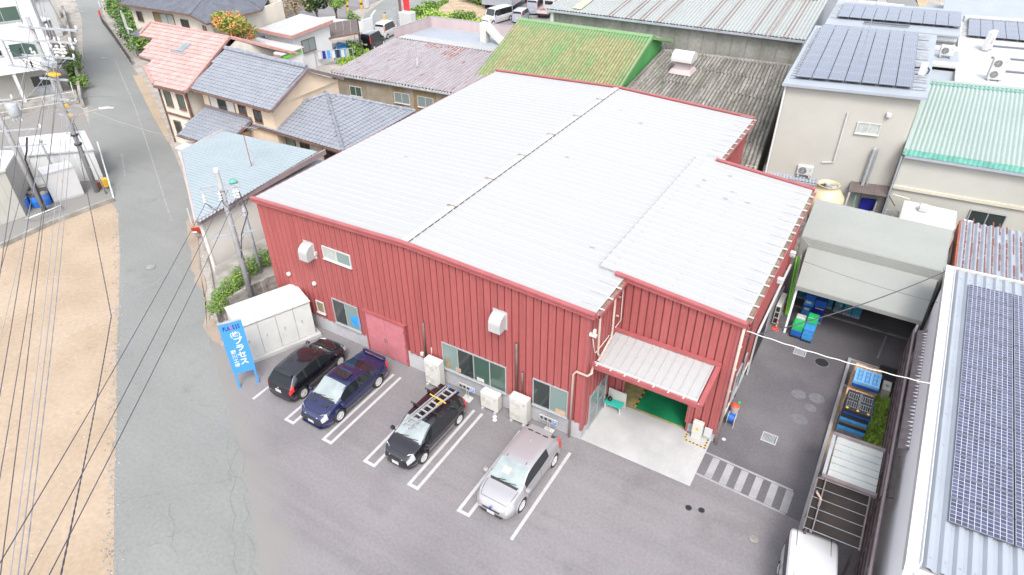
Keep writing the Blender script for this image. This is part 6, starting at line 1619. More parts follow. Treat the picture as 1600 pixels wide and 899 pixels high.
ac_unit('slim slatted white unit standing tallest on the white roof', 12.2, 46.9, 1.0, 1.5, .4, 1, z=7.0, rz=math.radians(70), m='white', group=None)
ac_unit('two-fan white air conditioner on the white roof edge', 12.8, 38.9, .95, 1.6, .4, 2, z=7.0, rz=math.radians(10), m='white', group=None)
# far right row
t = place('far_white_shed', 'long white roofed sheds at the far upper right corner', 'building', (18,66,0))
walls(t, [(9.0,62.0),(30,66),(30,84),(8.5,80)], 0, 4.5, 'whitewall'); MB().slab([(8.6,61.5,4.6),(30,65.5,4.6),(30,84,5.4),(8.2,80,5.4)],.12).build('roof','bluegreyroof',t)
window(t, (13.5,62.75,2.0), (1,.19,0),(.19,-1,0), 3.2, 1.4, 2)
t = place('far_grey_shed', 'flat grey roofed shed beside the far lane', 'shed', (9,70,0)); walls(t,[(6.2,66),(11,67),(10.8,80),(6.8,79)],0,3.2,'whitewall'); MB().slab([(6.0,65.8,3.3),(11.2,66.8,3.3),(11,80.2,3.5),(6.6,79.2,3.5)],.1).build('roof','bluegreyroof',t)
ac_unit('grey air conditioner in front of the far white sheds', 9.6, 60.4, 1.2, 1.2, .5, 1, z=0.0, rz=math.radians(10), m='gal', group=None)
for (x, y, lab, h) in ((-1.6,86,'small white hut by the far lane with an orange mark',2.6),(1.6,80,'nearer small white hut by the far lane',2.4)):
    t = place('small_hut', lab, 'hut', (x,y,0)); MB().box(x-2.4,x+2.4,y-1.6,y+1.6,0,h).build('body','whitewall',t); MB().slab([(x-2.6,y-1.8,h),(x+2.6,y-1.8,h),(x+2.6,y+1.8,h+.3),(x-2.6,y+1.8,h+.3)],.1).build('roof','white',t)
    MB().box(x-.2,x+.7,y-1.64,y-1.6,h*.4,h*.75).build('orange_panel','hazard',t)

# big factory behind
t = place('grey_factory', 'huge weathered grey factory with a pale green ribbed roof and roof vents', 'building', (-12,50,0))
MB().hexa([(-23.4,40.6,0),(-.7,41.6,0),(-.7,41.8,0),(-23.4,40.8,0)],[(-23.4,40.6,7.3),(-.7,41.6,7.3),(-.7,41.8,7.3),(-23.4,40.8,7.3)]).build('wall','factorywall',t)
MB().hexa([(-.85,41.7,0),(-.7,41.7,0),(-1.7,66,0),(-1.9,66,0)],[(-.85,41.7,7.4),(-.7,41.7,7.4),(-1.7,66,9),(-1.9,66,9)]).build('wall','bluegreyroof',t)
MB().hexa([(-23.5,40.7,0),(-23.3,40.7,0),(-25.5,66,0),(-25.8,66,0)],[(-23.5,40.7,7.2),(-23.3,40.7,7.2),(-25.5,66,9),(-25.8,66,9)]).build('wall','whitewall',t)
E0, E1, E2, E3 = (-23.9,40.2,7.35), (-.5,41.2,7.35), (-1.6,66,9.3), (-26.0,65,9.3)
MB().slab([E0,E1,E2,E3],.08).build('roof_deck','gal',t)
mb = MB(); corr(mb, Vector(E0)+V(0,0,.05), Vector(E1)+V(0,0,.05), Vector(E2)+V(0,0,.05), Vector(E3)+V(0,0,.05), .30, .08, 'val', valley=True); mb.build('roof_sheet',['factoryroof','dirtpale'],t)
MB().bar(Vector(E0)+V(0,-.1,-.05),Vector(E1)+V(0,-.1,-.05),.14,.16).build('eave_gutter','bluegreyroof',t)
mb = MB()
for k in range(56):
    p = lerp(E0,E1,(k+.5)/56); mb.cbox(p+V(0,-.02,.06), .14,.05,.08)
mb.build('eave_closers','ink',t,kind='stuff')
mb = MB()
for x in (-17.6,-15.9,-14.6,-13.0,-9.2,-7.7,-5.0,-3.6,-2.2):
    for dx in (0,.35): mb.slab([(x+dx,40.3,7.50),(x+dx+.05,40.3,7.50),(x+dx-1.0,64,9.45),(x+dx-1.05,64,9.45)],.02)
mb.build('sheet_laps','rustlip',t)
mb = MB(); mb.slab([(-21.5,41,7.60),(-20.6,41,7.60),(-22,64,9.5),(-22.9,64,9.5)],.02); mb.build('yellowed_sheet','tower',t)
for (x, y, lab) in ((-8.4,53.5,0),(-3.4,52.2,1)):
    z = 7.45+.078*(y-40.5)+.1
    v = MB(); v.box(x-1.6,x+1.6,y-.5,y+.5,z,z+.1); o = v.build('vent_base','rustlip',t)
    q = MB().hexa([(x-.75,y-.45,z+.1),(x+.75,y-.45,z+.1),(x+.75,y+.45,z+.1),(x-.75,y+.45,z+.1)],[(x-.42,y-.3,z+.55),(x+.42,y-.3,z+.55),(x+.42,y+.3,z+.55),(x-.42,y+.3,z+.55)]); q.cbox((x,y,z+.85),.84,.6,.6); q.bevbox(x-.9,x+.9,y-.7,y+.7,z+1.2,z+1.75,.2)
    q.build('roof_vent','offwhite').parent = o
for x in range(18):
    xx = -22.6+x*1.25; MB().bar((xx,40.56+.044*(xx+23.4),.2),(xx,40.56+.044*(xx+23.4),7.2),.035,.03).build('wall_joint','factorywall',t)
MB().bar((-23.3,40.5,0),(-23.3,40.5,7.2),.3,.3).build('corner_trim','white',t)

# green roof factory
t = place('green_roof_factory', 'green gabled factory with moss brown patches on its corrugated roof', 'building', (-18,33,0))
ga, gb = (-24.7,27.4,3.35), (-12.0,28.2,3.35); gr0, gr1 = (-24.9,37.0,7.0), (-12.1,37.5,7.0); gk0, gk1 = (-24.9,40.3,6.0), (-11.4,40.5,6.0)
MB().slab([ga,gb,gr1,gr0],.08).build('roof_deck','greenwall',t); MB().slab([gr0,gr1,gk1,gk0],.08).build('roof_deck','greenwall',t)
mb = MB()
def gseg(t0, t1, m, nm, dz=0):
    mb = MB(); a_ = lerp(ga,gr0,t0); b_ = lerp(gb,gr1,t0); c_ = lerp(gb,gr1,t1); d_ = lerp(ga,gr0,t1)
    zz = V(0,0,.04+dz); corr(mb,a_+zz,b_+zz,c_+zz,d_+zz,.27,.08,'val',valley=True); return mb.build(nm,[m,'dirtgreen'],t)
gseg(0,.17,'greenclean','roof_sheet',.0); gseg(.165,.42,'greenroof','roof_sheet',.02); gseg(.415,.66,'greenroof','roof_sheet',.04); gseg(.655,.90,'greenroof','roof_sheet',.06); gseg(.895,1.0,'greenclean','roof_sheet',.08)
mb = MB(); corr(mb,Vector(gr0)+V(0,0,.1),Vector(gr1)+V(0,0,.1),Vector(gk1)+V(0,0,.05),Vector(gk0)+V(0,0,.05),.27,.08,'val',valley=True); mb.build('roof_sheet',['greenclean','greenwall'],t)
mb = MB(); mb.slab([Vector(gr0)+V(0,-.4,.06),Vector(gr1)+V(0,-.4,.06),Vector(gr1)+V(0,0,.2),Vector(gr0)+V(0,0,.2)],.03); mb.slab([Vector(gr0)+V(0,0,.2),Vector(gr1)+V(0,0,.2),Vector(gr1)+V(0,.4,.08),Vector(gr0)+V(0,.4,.08)],.03); mb.build('ridge_cap','greenclean',t)
MB().add([(-12.15,28.5,0),(-12.15,40.3,0),(-12.15,40.3,5.9),(-12.15,37.4,6.9),(-12.15,28.5,3.4)],[(0,1,2,3,4)]).add([(-12.3,28.5,0),(-12.3,40.3,0),(-12.3,40.3,5.9),(-12.3,37.4,6.9),(-12.3,28.5,3.4)],[(4,3,2,1,0)]).build('gable_wall','greenwall',t)
MB().hexa([(-12.1,28,3.2),(-11.95,28,3.2),(-12.0,37.4,6.8),(-12.15,37.4,6.8)],[(-12.1,28,3.5),(-11.95,28,3.5),(-12.0,37.4,7.15),(-12.15,37.4,7.15)]).build('verge','greenclean',t)
MB().bar((-11.95,37.4,6.95),(-11.2,40.5,6.1),.14,.22).build('verge','greenclean',t)
MB().box(-24.6,-12.3,28.2,28.4,0,3.3).build('wall','greenwall',t); MB().box(-24.7,-24.5,28.4,40,0,3.4).build('wall','greenwall',t)
MB().bar((-11.9,40.35,0),(-11.9,40.35,5.8),.12).build('downpipe','white',t)

# mossy cement roof in front of it
t = place('cement_roof_factory', 'low factory with a grey mossy cement corrugated roof and a roof vent', 'building', (-5,32,0))
q0, q1, q2, q3 = (-12.0,26.5,3.5), (.95,23.2,3.5), (-1.0,40.9,5.2), (-12.0,39.8,5.2)
MB().slab([q0,q1,q2,q3],.08).build('roof_deck','asbestos',t)
def aseg(t0,t1,dz):
    mb = MB(); a_=lerp(q0,q3,t0); b_=lerp(q1,q2,t0); c_=lerp(q1,q2,t1); d_=lerp(q0,q3,t1); zz=V(0,0,.05+dz); corr(mb,a_+zz,b_+zz,c_+zz,d_+zz,.30,.10,'val',valley=True); mb.build('roof_sheet',['asbestos','dirtgrey'],t)
for k in range(5): aseg(k*.2-(.004 if k else 0), (k+1)*.2, .025*k)
MB().hexa([(-12,26.7,0),(.85,23.4,0),(.85,23.5,0),(-12,26.8,0)],[(-12,26.7,3.4),(.85,23.4,3.4),(.85,23.5,3.4),(-12,26.8,3.4)]).build('wall','plaster_dirty',t)
MB().hexa([(.75,23.4,0),(.9,23.4,0),(-1.05,40.8,0),(-1.2,40.8,0)],[(.75,23.4,3.4),(.9,23.4,3.4),(-1.05,40.8,5.1),(-1.2,40.8,5.1)]).build('wall','plaster_dirty',t)
mb = MB()
for k in range(26):
    a_ = rnd.random()*.97; r0_ = rnd.choice([0,.2,.4,.6,.8]); p0_ = lerp(lerp(q0,q1,a_),lerp(q3,q2,a_),r0_+.01); p1_ = lerp(lerp(q0,q1,a_),lerp(q3,q2,a_),r0_+.19)
    for dx in [.0,.17,.34][:rnd.randint(1,3)]:
        z_ = .05+.025*r0_*5+.062; mb.slab([p0_+V(dx,0,z_),p0_+V(dx+.05,0,z_),p1_+V(dx+.05,0,z_),p1_+V(dx,0,z_)],.004)
mb.build('lichen_streaks','old_concrete',t,kind='stuff')
MB().bar(Vector(q3)+V(0,.1,.15),Vector(q2)+V(0,.1,.15),.5,.1).build('head_flashing','old_concrete',t)
v = place('roof_ventilator','pale curved box ventilator on the mossy cement roof','ventilator',(-8.6,36.4,4.9))
vx, vy, vz = -8.75, 36.3, 4.9
MB().hexa([(vx-.95,vy-.8,vz),(vx+.95,vy-.8,vz),(vx+.95,vy+.8,vz+.12),(vx-.95,vy+.8,vz+.12)],[(vx-.8,vy-.6,vz+.35),(vx+.8,vy-.6,vz+.35),(vx+.8,vy+.6,vz+.4),(vx-.8,vy+.6,vz+.4)]).build('base','mauvewall',v)
MB().cbox((vx,vy,vz+.7),1.2,.9,.7).build('neck','mauvewall',v)
mb = MB(); prof=[(-.75,1.0),(-.75,1.25),(-.55,1.6),(.0,1.78),(.55,1.6),(.75,1.25),(.75,1.0)]
n = len(prof); mb.add([(vx-.85,vy+p[0],vz+p[1]) for p in prof]+[(vx+.85,vy+p[0],vz+p[1]) for p in prof],[tuple(range(n)),tuple(range(2*n-1,n-1,-1))]+[(i,n+i,n+(i+1)%n,(i+1)%n) for i in range(n)])
mb.build('cowl','cabinet',v)

# gap strip between the factory and the beige building
t = place('gap_frames','pair of small white pipe frames in the gap behind the factory','frame',(.8,22.5,0)); MB().tube([(.4,22.6,0),(.4,22.6,4.2),(1.0,22.6,4.2),(1.0,22.6,0)],.05,6).build('frame','offwhite',t)
MB().box(.0,.6,23.0,23.3,0,3.6).build('panel','plaster_dirty',t)

# rusty mauve corrugated building
t = place('rusty_workshop', 'patched workshop with a rust spotted mauve corrugated roof and an aerial', 'building', (-30,29,0))
f0, f1, f2, f3 = (-36.9,24.0,3.75), (-22.6,25.2,3.75), (-23.6,34.7,4.35), (-37.5,33.8,4.35)
MB().slab([f0,f1,f2,f3],.06).build('roof_deck','gal',t)
mb = MB(); corr(mb,Vector(f0)+V(0,0,.05),Vector(f1)+V(0,0,.05),Vector(f2)+V(0,0,.05),Vector(f3)+V(0,0,.05),.34,.10,'val',valley=True); mb.build('roof_sheet',['rusty','dirtmauve'],t)
mb = MB()
for k in range(48):
    p = lerp(f0,f1,(k+.5)/48); mb.cbox(p+V(0,-.06,.03), .13,.06,.09)
mb.build('eave_flutes','offwhite',t,kind='stuff')
MB().bar(Vector(f0)+V(0,-.08,-.06),Vector(f1)+V(0,-.08,-.06),.1,.1).build('eave_gutter','gal',t)
a_, b_ = Vector((-36.6,24.35,0)), Vector((-22.8,25.5,0)); du = (b_-a_).normalized(); L0 = (b_-a_).length
segs = [(0,3.2,'plaster_dirty'),(3.2,6.1,'plaster_dirty'),(6.1,7.1,'board_brown'),(7.1,8.2,'plaster_dirty'),(8.2,10.5,'board_brown'),(10.5,11.6,'plaster_dirty'),(11.6,L0,'board_brown')]
for (s0_, s1_, m) in segs:
    P = a_+du*s0_; Q = a_+du*(s1_-.02); nn_ = V(-du.y,du.x,0)*.1
    MB().hexa([P,Q,Q+nn_,P+nn_],[P+V(0,0,3.7),Q+V(0,0,3.7),Q+nn_+V(0,0,3.7),P+nn_+V(0,0,3.7)]).build('wall_board',m,t)
MB().box(-37.2,-37.1,24.4,33.8,0,3.8).build('wall','plaster_dirty',t)
no = (du.y,-du.x,0)
for (s_, z_, w_, h_, gl_) in ((1.4,1.9,1.3,.9,'glassgreen'),(6.2,2.0,1.6,.95,'glassfrost'),(8.6,2.0,1.6,.95,'glassfrost')):
    p_ = a_+du*s_; window(t,(p_.x,p_.y,z_),du,no,w_,h_,2,gl=gl_,frame='white')
# rust patches
mb = MB()
for k in range(42):
    u_, v_ = rnd.uniform(.30,.62), rnd.uniform(.90,.995)
    p_ = lerp(lerp(f0,f1,u_),lerp(f3,f2,u_),v_)+V(0,0,.125); mb.slab([p_+V(-.18,-.12,0),p_+V(.18,-.1,0),p_+V(.16,.14,0),p_+V(-.14,.12,0)],.004)
for k in range(30):
    u_, v_ = rnd.uniform(.50,.60), rnd.uniform(.76,.86)
    p_ = lerp(lerp(f0,f1,u_),lerp(f3,f2,u_),v_)+V(0,0,.12); mb.slab([p_+V(-.18,-.1,0),p_+V(.18,-.1,0),p_+V(.16,.12,0),p_+V(-.14,.1,0)],.004)
mb.build('rust_patches','rust',t,kind='stuff')
# parapet part
MB().slab([(-37.4,33.9,4.2),(-23.6,34.8,4.2),(-24.0,41.5,4.0),(-37.9,40.3,4.0)],.1).build('flat_roof','bluegreyroof',t)
mb = MB(); corr(mb,(-37.3,34.0,4.42),(-23.6,34.8,4.42),(-24.0,36.5,4.3),(-37.5,35.7,4.3),.3,.07,'wave4'); mb.build('roof_sheet','roofwhite',t)
for A_, B_ in (((-37.6,34.0,4.2),(-37.9,40.5,4.0)),((-37.9,40.5,4.0),(-24.0,41.7,4.0))):
    A_ = Vector(A_); B_ = Vector(B_); MB().hexa([A_,B_,B_+V(.12,-.12,0),A_+V(.12,-.12,0)],[A_+V(0,0,1.0),B_+V(0,0,1.0),B_+V(.12,-.12,1.0),A_+V(.12,-.12,1.0)]).build('parapet','mauvewall',t); MB().bar(A_+V(0,0,1.03),B_+V(0,0,1.03),.22,.05).build('parapet_cap','rusty',t)
walls(t,[(-37.8,34),(-23.7,34.9),(-24.1,41.6),(-38,40.4)],0,4.0,'mauvewall')
v = place('duct_elbow','beige box duct bent down onto the flat roof','duct',(-29,38.5,4.2)); MB().box(-29.9,-29.2,37.8,38.6,4.1,5.9).build('riser','offwhite',v); MB().hexa([(-29.2,37.8,5.3),(-29.2,38.6,5.3),(-27.6,38.5,4.15),(-27.6,37.7,4.15)],[(-29.2,37.8,5.85),(-29.2,38.6,5.85),(-27.0,38.5,4.15),(-27.0,37.7,4.15)]).build('elbow','offwhite',v)
v = place('rod_aerial','thin rod aerial on the rusty mauve roof','aerial',(-30.19, 28.02, 3.90)); p_ = Vector((-30.19, 28.02, 3.90)); MB().tube([p_,p_+V(0,0,2.3)],.03,6).build('rod','gal',v); MB().tube([p_+V(.05,0,.5),p_+V(.12,0,1.1)],.08,8).build('sleeve','white',v); MB().tube([p_+V(-5.3,-1.0,.02),p_+V(-2.5,-.6,.03),p_+V(0,0,.1)],.03,5).build('cable','ink',v)

# sky blue roofed warehouse at the road
t = place('sky_blue_roof_shed', 'cream ribbed shed with a sky blue corrugated roof behind the utility pole', 'building', (-29,6,0))
c0, c1, c2, c3 = (-24.75,.30,3.8), (-24.4,9.8,3.8), (-34.0,12.2,3.8), (-33.9,6.1,3.8)
z_ = .35
R0_, R1_, R2_, R3_ = (-24.7,.32,3.78), (-24.35,10.4,4.35), (-33.9,9.9,3.95), (-33.75,6.2,3.78)
MB().slab([(-24.7,.32,3.7),(-24.35,10.2,3.72),(-33.9,9.9,3.72),(-33.75,6.2,3.7)],.07).build('roof_deck','skyroof',t)
mb = MB(); n = 46
sheetv = []; 
N_ = 148; vs = []; fs = []
def xl(y): return R0_[0]+(R3_[0]-R0_[0])*(y-R0_[1])/(R3_[1]-R0_[1]) if y < R3_[1] else R3_[0]+(R2_[0]-R3_[0])*(y-R3_[1])/(R2_[1]-R3_[1])
def zs_(x, y):
    k = max(0, min(1, (y-.32)/10)); return 3.80+.55*k*max(0, (x+33.9)/9.5)+.12*k
for i in range(N_+1):
    y = R0_[1]+.02+(9.85-R0_[1])*i/N_; h = .045*(1-abs((i % 4)-2)/2)
    for q in range(5):
        x = xl(y)+(-24.4-xl(y))*q/4; vs.append((x,y,zs_(x,y)+.05+h))
for i in range(N_):
    for q in range(4): fs.append((i*5+q,i*5+q+1,(i+1)*5+q+1,(i+1)*5+q))
mb.add(vs,fs); mb.build('roof_sheet','skyroof',t)
MB().bar(Vector(R0_)+V(.05,-.05,-.05),Vector(R1_)+V(.05,0,-.05),.12,.34).build('fascia','mauvelight',t)
MB().bar(Vector(R0_)+V(0,-.08,.0),Vector(R3_)+V(0,-.1,.0),.12,.2).build('gutter','mauvewall',t); MB().bar(Vector(R3_)+V(-.05,0,.0),Vector(R2_)+V(-.05,0,.05),.1,.18).build('verge','mauvewall',t)
A_, B_, C_, D_ = (-24.85,.55),(-24.6,10.0),(-33.7,9.7),(-33.5,6.3)
walls(t,[A_,B_,C_,D_],0,3.7,'creamlined3')
mb = MB()
for k in range(9):
    p_ = lerp(R0_,R3_,(k+.5)/9)+V(.2,.25,.06); mb.bar(p_,p_+V(.35,.3,0),.02,.02)
mb.build('snow_clips','skyroof',t)
v = place('yagi_aerial','rusty television aerial on the sky blue roof','aerial',(-27.04, 6.49, 4.00)); p_ = Vector((-27.04, 6.49, 4.00))
MB().tube([p_,p_+V(0,0,2.9)],.025,6).build('mast','rust',v)
mb = MB(); mb.bar(p_+V(-1.1,-.2,2.85),p_+V(1.0,.3,2.85),.03)
for k in range(9): mb.bar(p_+V(-1.0+k*.24,-.5+k*.05,2.86),p_+V(-1.0+k*.24,.25+k*.05,2.86),.018)
mb.build('antenna','wirepale',v); mb = MB()
for dx, dy in ((.4,.3),(-.4,.3),(.1,-.5)): mb.tube([p_+V(0,0,.5),p_+V(dx,dy,.0)],.015,4)
mb.build('stay','skyroof',v)

# hip roofed single storey house
def roofpart(parent, pts, tw, tl, m='tile', amp=.035, lip=.03, base=True):
    if base: MB().slab(pts,.10).build('roof_board',m,parent)
    tiles(pts, tw, tl, amp, lip).build('roof_tiles', m, parent, kind='stuff')
def ridge(parent, a, b, r=.13, m='tilecap', n=None):
    a = Vector(a); b = Vector(b); L_ = (b-a).length; n = n or max(3, int(L_/.32)); mb = MB()
    for k in range(n):
        p_ = a.lerp(b,k/n); q_ = a.lerp(b,(k+.96)/n); mb.tube([p_+V(0,0,r*.5),q_+V(0,0,r*.5)],r,7,True,r*.88)
    mb.build('ridge_tiles',m,parent)
t = place('hip_roof_house', 'single storey house with a grey tiled hip roof next to the factory', 'house', (-30,17,0))
FL, FR_, BR_, BL_, AP = (-35.2,12.9,3.3), (-24.9,12.6,3.3), (-25.3,21.3,3.3), (-35.4,21.3,3.3), (-30.6,17.3,5.0)
for q4 in ([FL,FR_,AP],[FR_,BR_,AP],[BR_,BL_,AP],[BL_,FL,AP]): roofpart(t,q4,.36,.36,amp=.05,lip=.045)
for q in (FL,FR_,BR_,BL_): ridge(t,q,AP)
walls(t,[(-34.5,13.7),(-25.7,13.5),(-26.0,20.5),(-34.6,20.5)],0,3.25,'stucco')
window(t,(-33.9,13.66,.7),(1,-.02,0),(0,-1,0),3.0,2.0,3,frame='brown',glasses=['board_brown','curtain','glasspale'])
window(t,(-30.4,13.6,1.6),(1,-.02,0),(0,-1,0),1.0,.9,2,frame='brown',gl='glassdark'); window(t,(-28.0,13.55,1.5),(1,-.02,0),(0,-1,0),1.4,1.0,2,frame='brown',gl='glassdark')
MB().bar((-35.2,12.82,3.2),(-24.9,12.52,3.2),.1,.12).build('eave_gutter','brown',t)
# two storey grey tiled house
t = place('apricot_house', 'two storey apricot walled house with grey tiled roof', 'house', (-36,15,0))
g0, g1, h0, h1, k0_, k1_ = (-40.5,12.5,5.2), (-31.3,12.3,5.2), (-40.9,16.9,7.0), (-31.5,16.6,7.0), (-40.9,20.6,5.3), (-31.6,20.2,5.3)
roofpart(t,[g0,g1,h1,h0],.36,.34,amp=.05,lip=.045); roofpart(t,[k1_,k0_,h0,h1],.36,.34,amp=.05,lip=.045)
ridge(t,Vector(h0)+V(0,0,.05),Vector(h1)+V(0,0,.05),.2)
for a_, b_ in ((g1,h1),(h1,k1_)): MB().bar(Vector(a_)+V(.08,0,-.05),Vector(b_)+V(.08,0,-.05),.16,.24).build('verge_board','mauvebrown',t)
MB().bar(Vector(g0)+V(0,-.1,-.08),Vector(g1)+V(0,-.1,-.08),.12,.12).build('eave_gutter','brown',t)
walls(t,[(-40.0,13.1),(-31.9,12.9),(-32.0,20.0),(-40.2,20.1)],0,5.1,'orange_stucco')
for x in (-31.95,-40.15):
    MB().add([(x,12.95,5.1),(x,20.0,5.1),(x,16.7,6.75)],[(0,1,2)]).add([(x+.15,12.95,5.1),(x+.15,20.0,5.1),(x+.15,16.7,6.75)],[(0,2,1)]).build('gable_wall','orange_stucco',t)
window(t,(-39.2,13.06,3.3),(1,-.02,0),(0,-1,0),3.0,1.6,3,frame='brown',glasses=['offwhite','glassdark','offwhite'])
window(t,(-35.8,13.0,3.9),(1,-.02,0),(0,-1,0),.9,.8,2,frame='brown',gl='glassdark'); window(t,(-34.1,12.96,3.6),(1,-.02,0),(0,-1,0),.9,1.0,2,frame='brown',gl='glassdark')
lr = [(-39.7,9.9,2.5),(-34.6,9.8,2.5),(-34.6,13.0,3.65),(-39.9,13.0,3.65)]
roofpart(t,lr,.36,.34,amp=.05,lip=.045); MB().bar((-34.5,9.75,2.45),(-34.5,13.0,3.6),.14,.2).build('verge_board','mauvebrown',t); MB().bar((-39.9,13.0,3.75),(-34.5,12.95,3.75),.2,.16).build('head_flashing','mauvebrown',t)
walls(t,[(-39.2,10.5),(-35.2,10.4),(-35.2,13.0),(-39.2,13.1)],0,2.6,'orange_stucco'); MB().bar((-39.7,9.8,2.4),(-34.6,9.7,2.4),.1,.1).build('eave_gutter','brown',t)
# red tiled house
t = place('salmon_tile_house', 'two storey cream house with a stepped salmon tiled roof', 'house', (-45,16,0))
zr = lambda y: 7.5-.4*(18.1-y)
def RP(x,y): return (x,y,zr(y))
rp_ = [RP(-44.2,11.9),RP(-40.4,12.0),RP(-41.9,18.2),RP(-52.0,18.0),RP(-51.6,16.5),RP(-49.8,16.5),RP(-48.9,14.3),RP(-46.9,14.2),RP(-47.1,13.3)]
roofpart(t,rp_,.40,.46,'redtile',.03,.06)
bk = [(-38.6,22.2,5.6),(-51.5,22.0,5.6),(-52.0,18.1,7.5),(-41.9,18.3,7.5)]
roofpart(t,bk,.40,.46,'redtile',.03,.06)
ridge(t,(-52.0,18.1,7.5),(-41.9,18.25,7.5),.12,'redtilecap')
def vg(a,b,m='redtilecap',w=.2): MB().bar(Vector(a)+V(0,0,.06),Vector(b)+V(0,0,.06),w,.22).build('verge_tiles',m,t)
vg(RP(-40.35,12.0),(-41.85,18.25,7.5)); vg((-41.85,18.3,7.5),(-38.6,22.2,5.6)); vg(RP(-44.2,11.9),RP(-47.1,13.3)); vg(RP(-52.0,18.0),RP(-51.6,16.5))
for a_, b_ in ((RP(-44.2,11.85),RP(-40.4,11.95)),(RP(-46.9,14.15),RP(-48.9,14.25)),(RP(-49.8,16.45),RP(-51.6,16.45))): MB().bar(Vector(a_)+V(0,0,-.12),Vector(b_)+V(0,0,-.12),.1,.14).build('eave_board','brown',t)
walls(t,[(-44.2,12.3),(-40.9,12.3),(-40.9,21.6),(-51.0,21.6),(-51.0,17.0),(-48.6,17.0),(-48.4,14.8),(-46.4,14.8)],0,[4.95,4.95,5.8,5.8,6.8,6.8,6.0,6.0],'stucco')
MB().add([(-40.88,12.3,4.9),(-40.88,21.9,5.6),(-40.88,18.2,7.4)],[(0,1,2)]).add([(-41.1,12.3,4.9),(-41.1,21.9,5.6),(-41.1,18.2,7.4)],[(0,2,1)]).build('gable_wall','stucco',t)
for (x, z) in ((-43.8,3.3),(-42.2,3.3)): window(t,(x,12.27,z),(1,0,0),(0,-1,0),.85,1.25,1,frame='brown',gl='glassgreen',fw=.1)
window(t,(-43.6,12.27,.9),(1,0,0),(0,-1,0),.85,1.2,1,frame='brown',gl='glassdark',fw=.1)
MB().box(-44.25,-40.85,12.2,12.3,2.55,2.7).build('wall_band','brown',t); MB().box(-41.0,-40.8,12.18,12.34,.0,4.9).build('corner_post','brown',t)
MB().box(-44.3,-44.2,12.18,12.34,.0,4.9).build('corner_post','brown',t)
sk_ = MB().slab([(-45.6,15.6,zr(15.6)+.16),(-44.9,15.6,zr(15.6)+.16),(-44.9,16.6,zr(16.6)+.16),(-45.6,16.6,zr(16.6)+.16)],.12).build('skylight','bluegreyroof',t); sk2 = MB().slab([(-45.5,15.7,zr(15.7)+.175),(-45.0,15.7,zr(15.7)+.175),(-45.0,16.5,zr(16.5)+.175),(-45.5,16.5,zr(16.5)+.175)],.01).build('pane','glassfrost'); sk2.parent = sk_
MB().slab([(-46.2,15.4,zr(15.4)+.1),(-44.3,15.4,zr(15.4)+.1),(-44.3,15.55,zr(15.55)+.1),(-46.2,15.55,zr(15.55)+.1)],.02).build('skylight_flashing','tile',t)
# white meter box house corner
t = place('white_garage','small white lean-to shed between the salmon house and the sky blue roof','shed',(-38,9,0)); MB().box(-38.9,-38.0,9.0,10.0,0,1.9).build('body','whitewall',t); MB().slab([(-39.0,8.9,1.9),(-37.9,8.9,1.9),(-37.9,10.1,2.0),(-39.0,10.1,2.0)],.06).build('roof','white',t)
# navy roofed house
t = place('navy_roof_house', 'large cream house with a navy slate roof at the top left', 'house', (-63,31,0))
n0,n1,n2,n3,n4 = (-70.6,26.4,5.5),(-59.2,27.1,5.5),(-54.6,25.5,5.5),(-54.2,32.4,5.5),(-58.6,37.5,5.5)
n5 = (-71,37.5,5.5); rA, rB = (-66.5,31.8,8.0), (-60,32.2,8.0)
def rf(pts): MB().slab(pts,.12).build('roof','slate',t)
rf([n0,n1,rB,rA]); rf([n1,n2,n3,rB]); rf([n3,n4,n5,rA,rB]); rf([n5,n0,rA])
for a_, b_ in ((n1,rB),(n0,rA),(n3,rB),(rA,rB)): MB().bar(Vector(a_)+V(0,0,.02),Vector(b_)+V(0,0,.02),.16,.06).build('ridge_tiles','slate',t)
for a_, b_ in ((n0,n1),(n1,n2),(n2,n3)): MB().bar(Vector(a_)+V(0,-.03,-.1),Vector(b_)+V(0,-.03,-.1),.1,.14).build('eave_board','brown',t)
walls(t,[(-69.8,27.2),(-59.4,27.9),(-55.4,26.6),(-55.0,32.4),(-55.6,36.5),(-69.8,36.8)],0,5.45,'stucco')
dd = Vector((10.4,.7,0)).normalized(); nn_ = (dd.y,-dd.x,0)
def wn(s,z,w_,h_,n__,**k): p_ = Vector((-69.8,27.17,0))+dd*s; window(t,(p_.x,p_.y,z),dd,nn_,w_,h_,n__,frame='brown',**k)
wn(.8,3.7,.9,1.0,2); wn(3.6,3.2,3.2,1.7,3,glasses=['board_brown','curtain','curtain']); wn(7.8,3.2,1.2,1.4,2)
dd = Vector((4,-1.3,0)).normalized(); p_ = Vector((-59.4,27.87,0))+dd*1.3; window(t,(p_.x,p_.y,3.4),dd,(dd.y,-dd.x,0),1.0,1.1,1,frame='brown')
MB().slab([(-62.62, 21.99, 4.20), (-60.82, 21.92, 4.20), (-60.42, 23.39, 4.80), (-61.69, 22.96, 4.80)],.08).build('porch_roof','slate',t)
# small dark canopies right of it
t = place('dark_porch','small slate porch roof beside the autumn tree','porch',(-53,30,0)); MB().slab([(-55,30.5,3.2),(-51.7,30.2,3.0),(-51.5,32.8,3.2),(-54.8,33.5,3.5)],.1).build('roof','slate',t); MB().bar((-51.9,30.5,0),(-51.9,30.5,3.0),.15).build('post','ink',t); MB().slab([(-53.6,28.4,2.6),(-50.2,28.6,2.4),(-51.0,30.0,2.7),(-54,30.0,2.9)],.1).build('roof','slate',t)
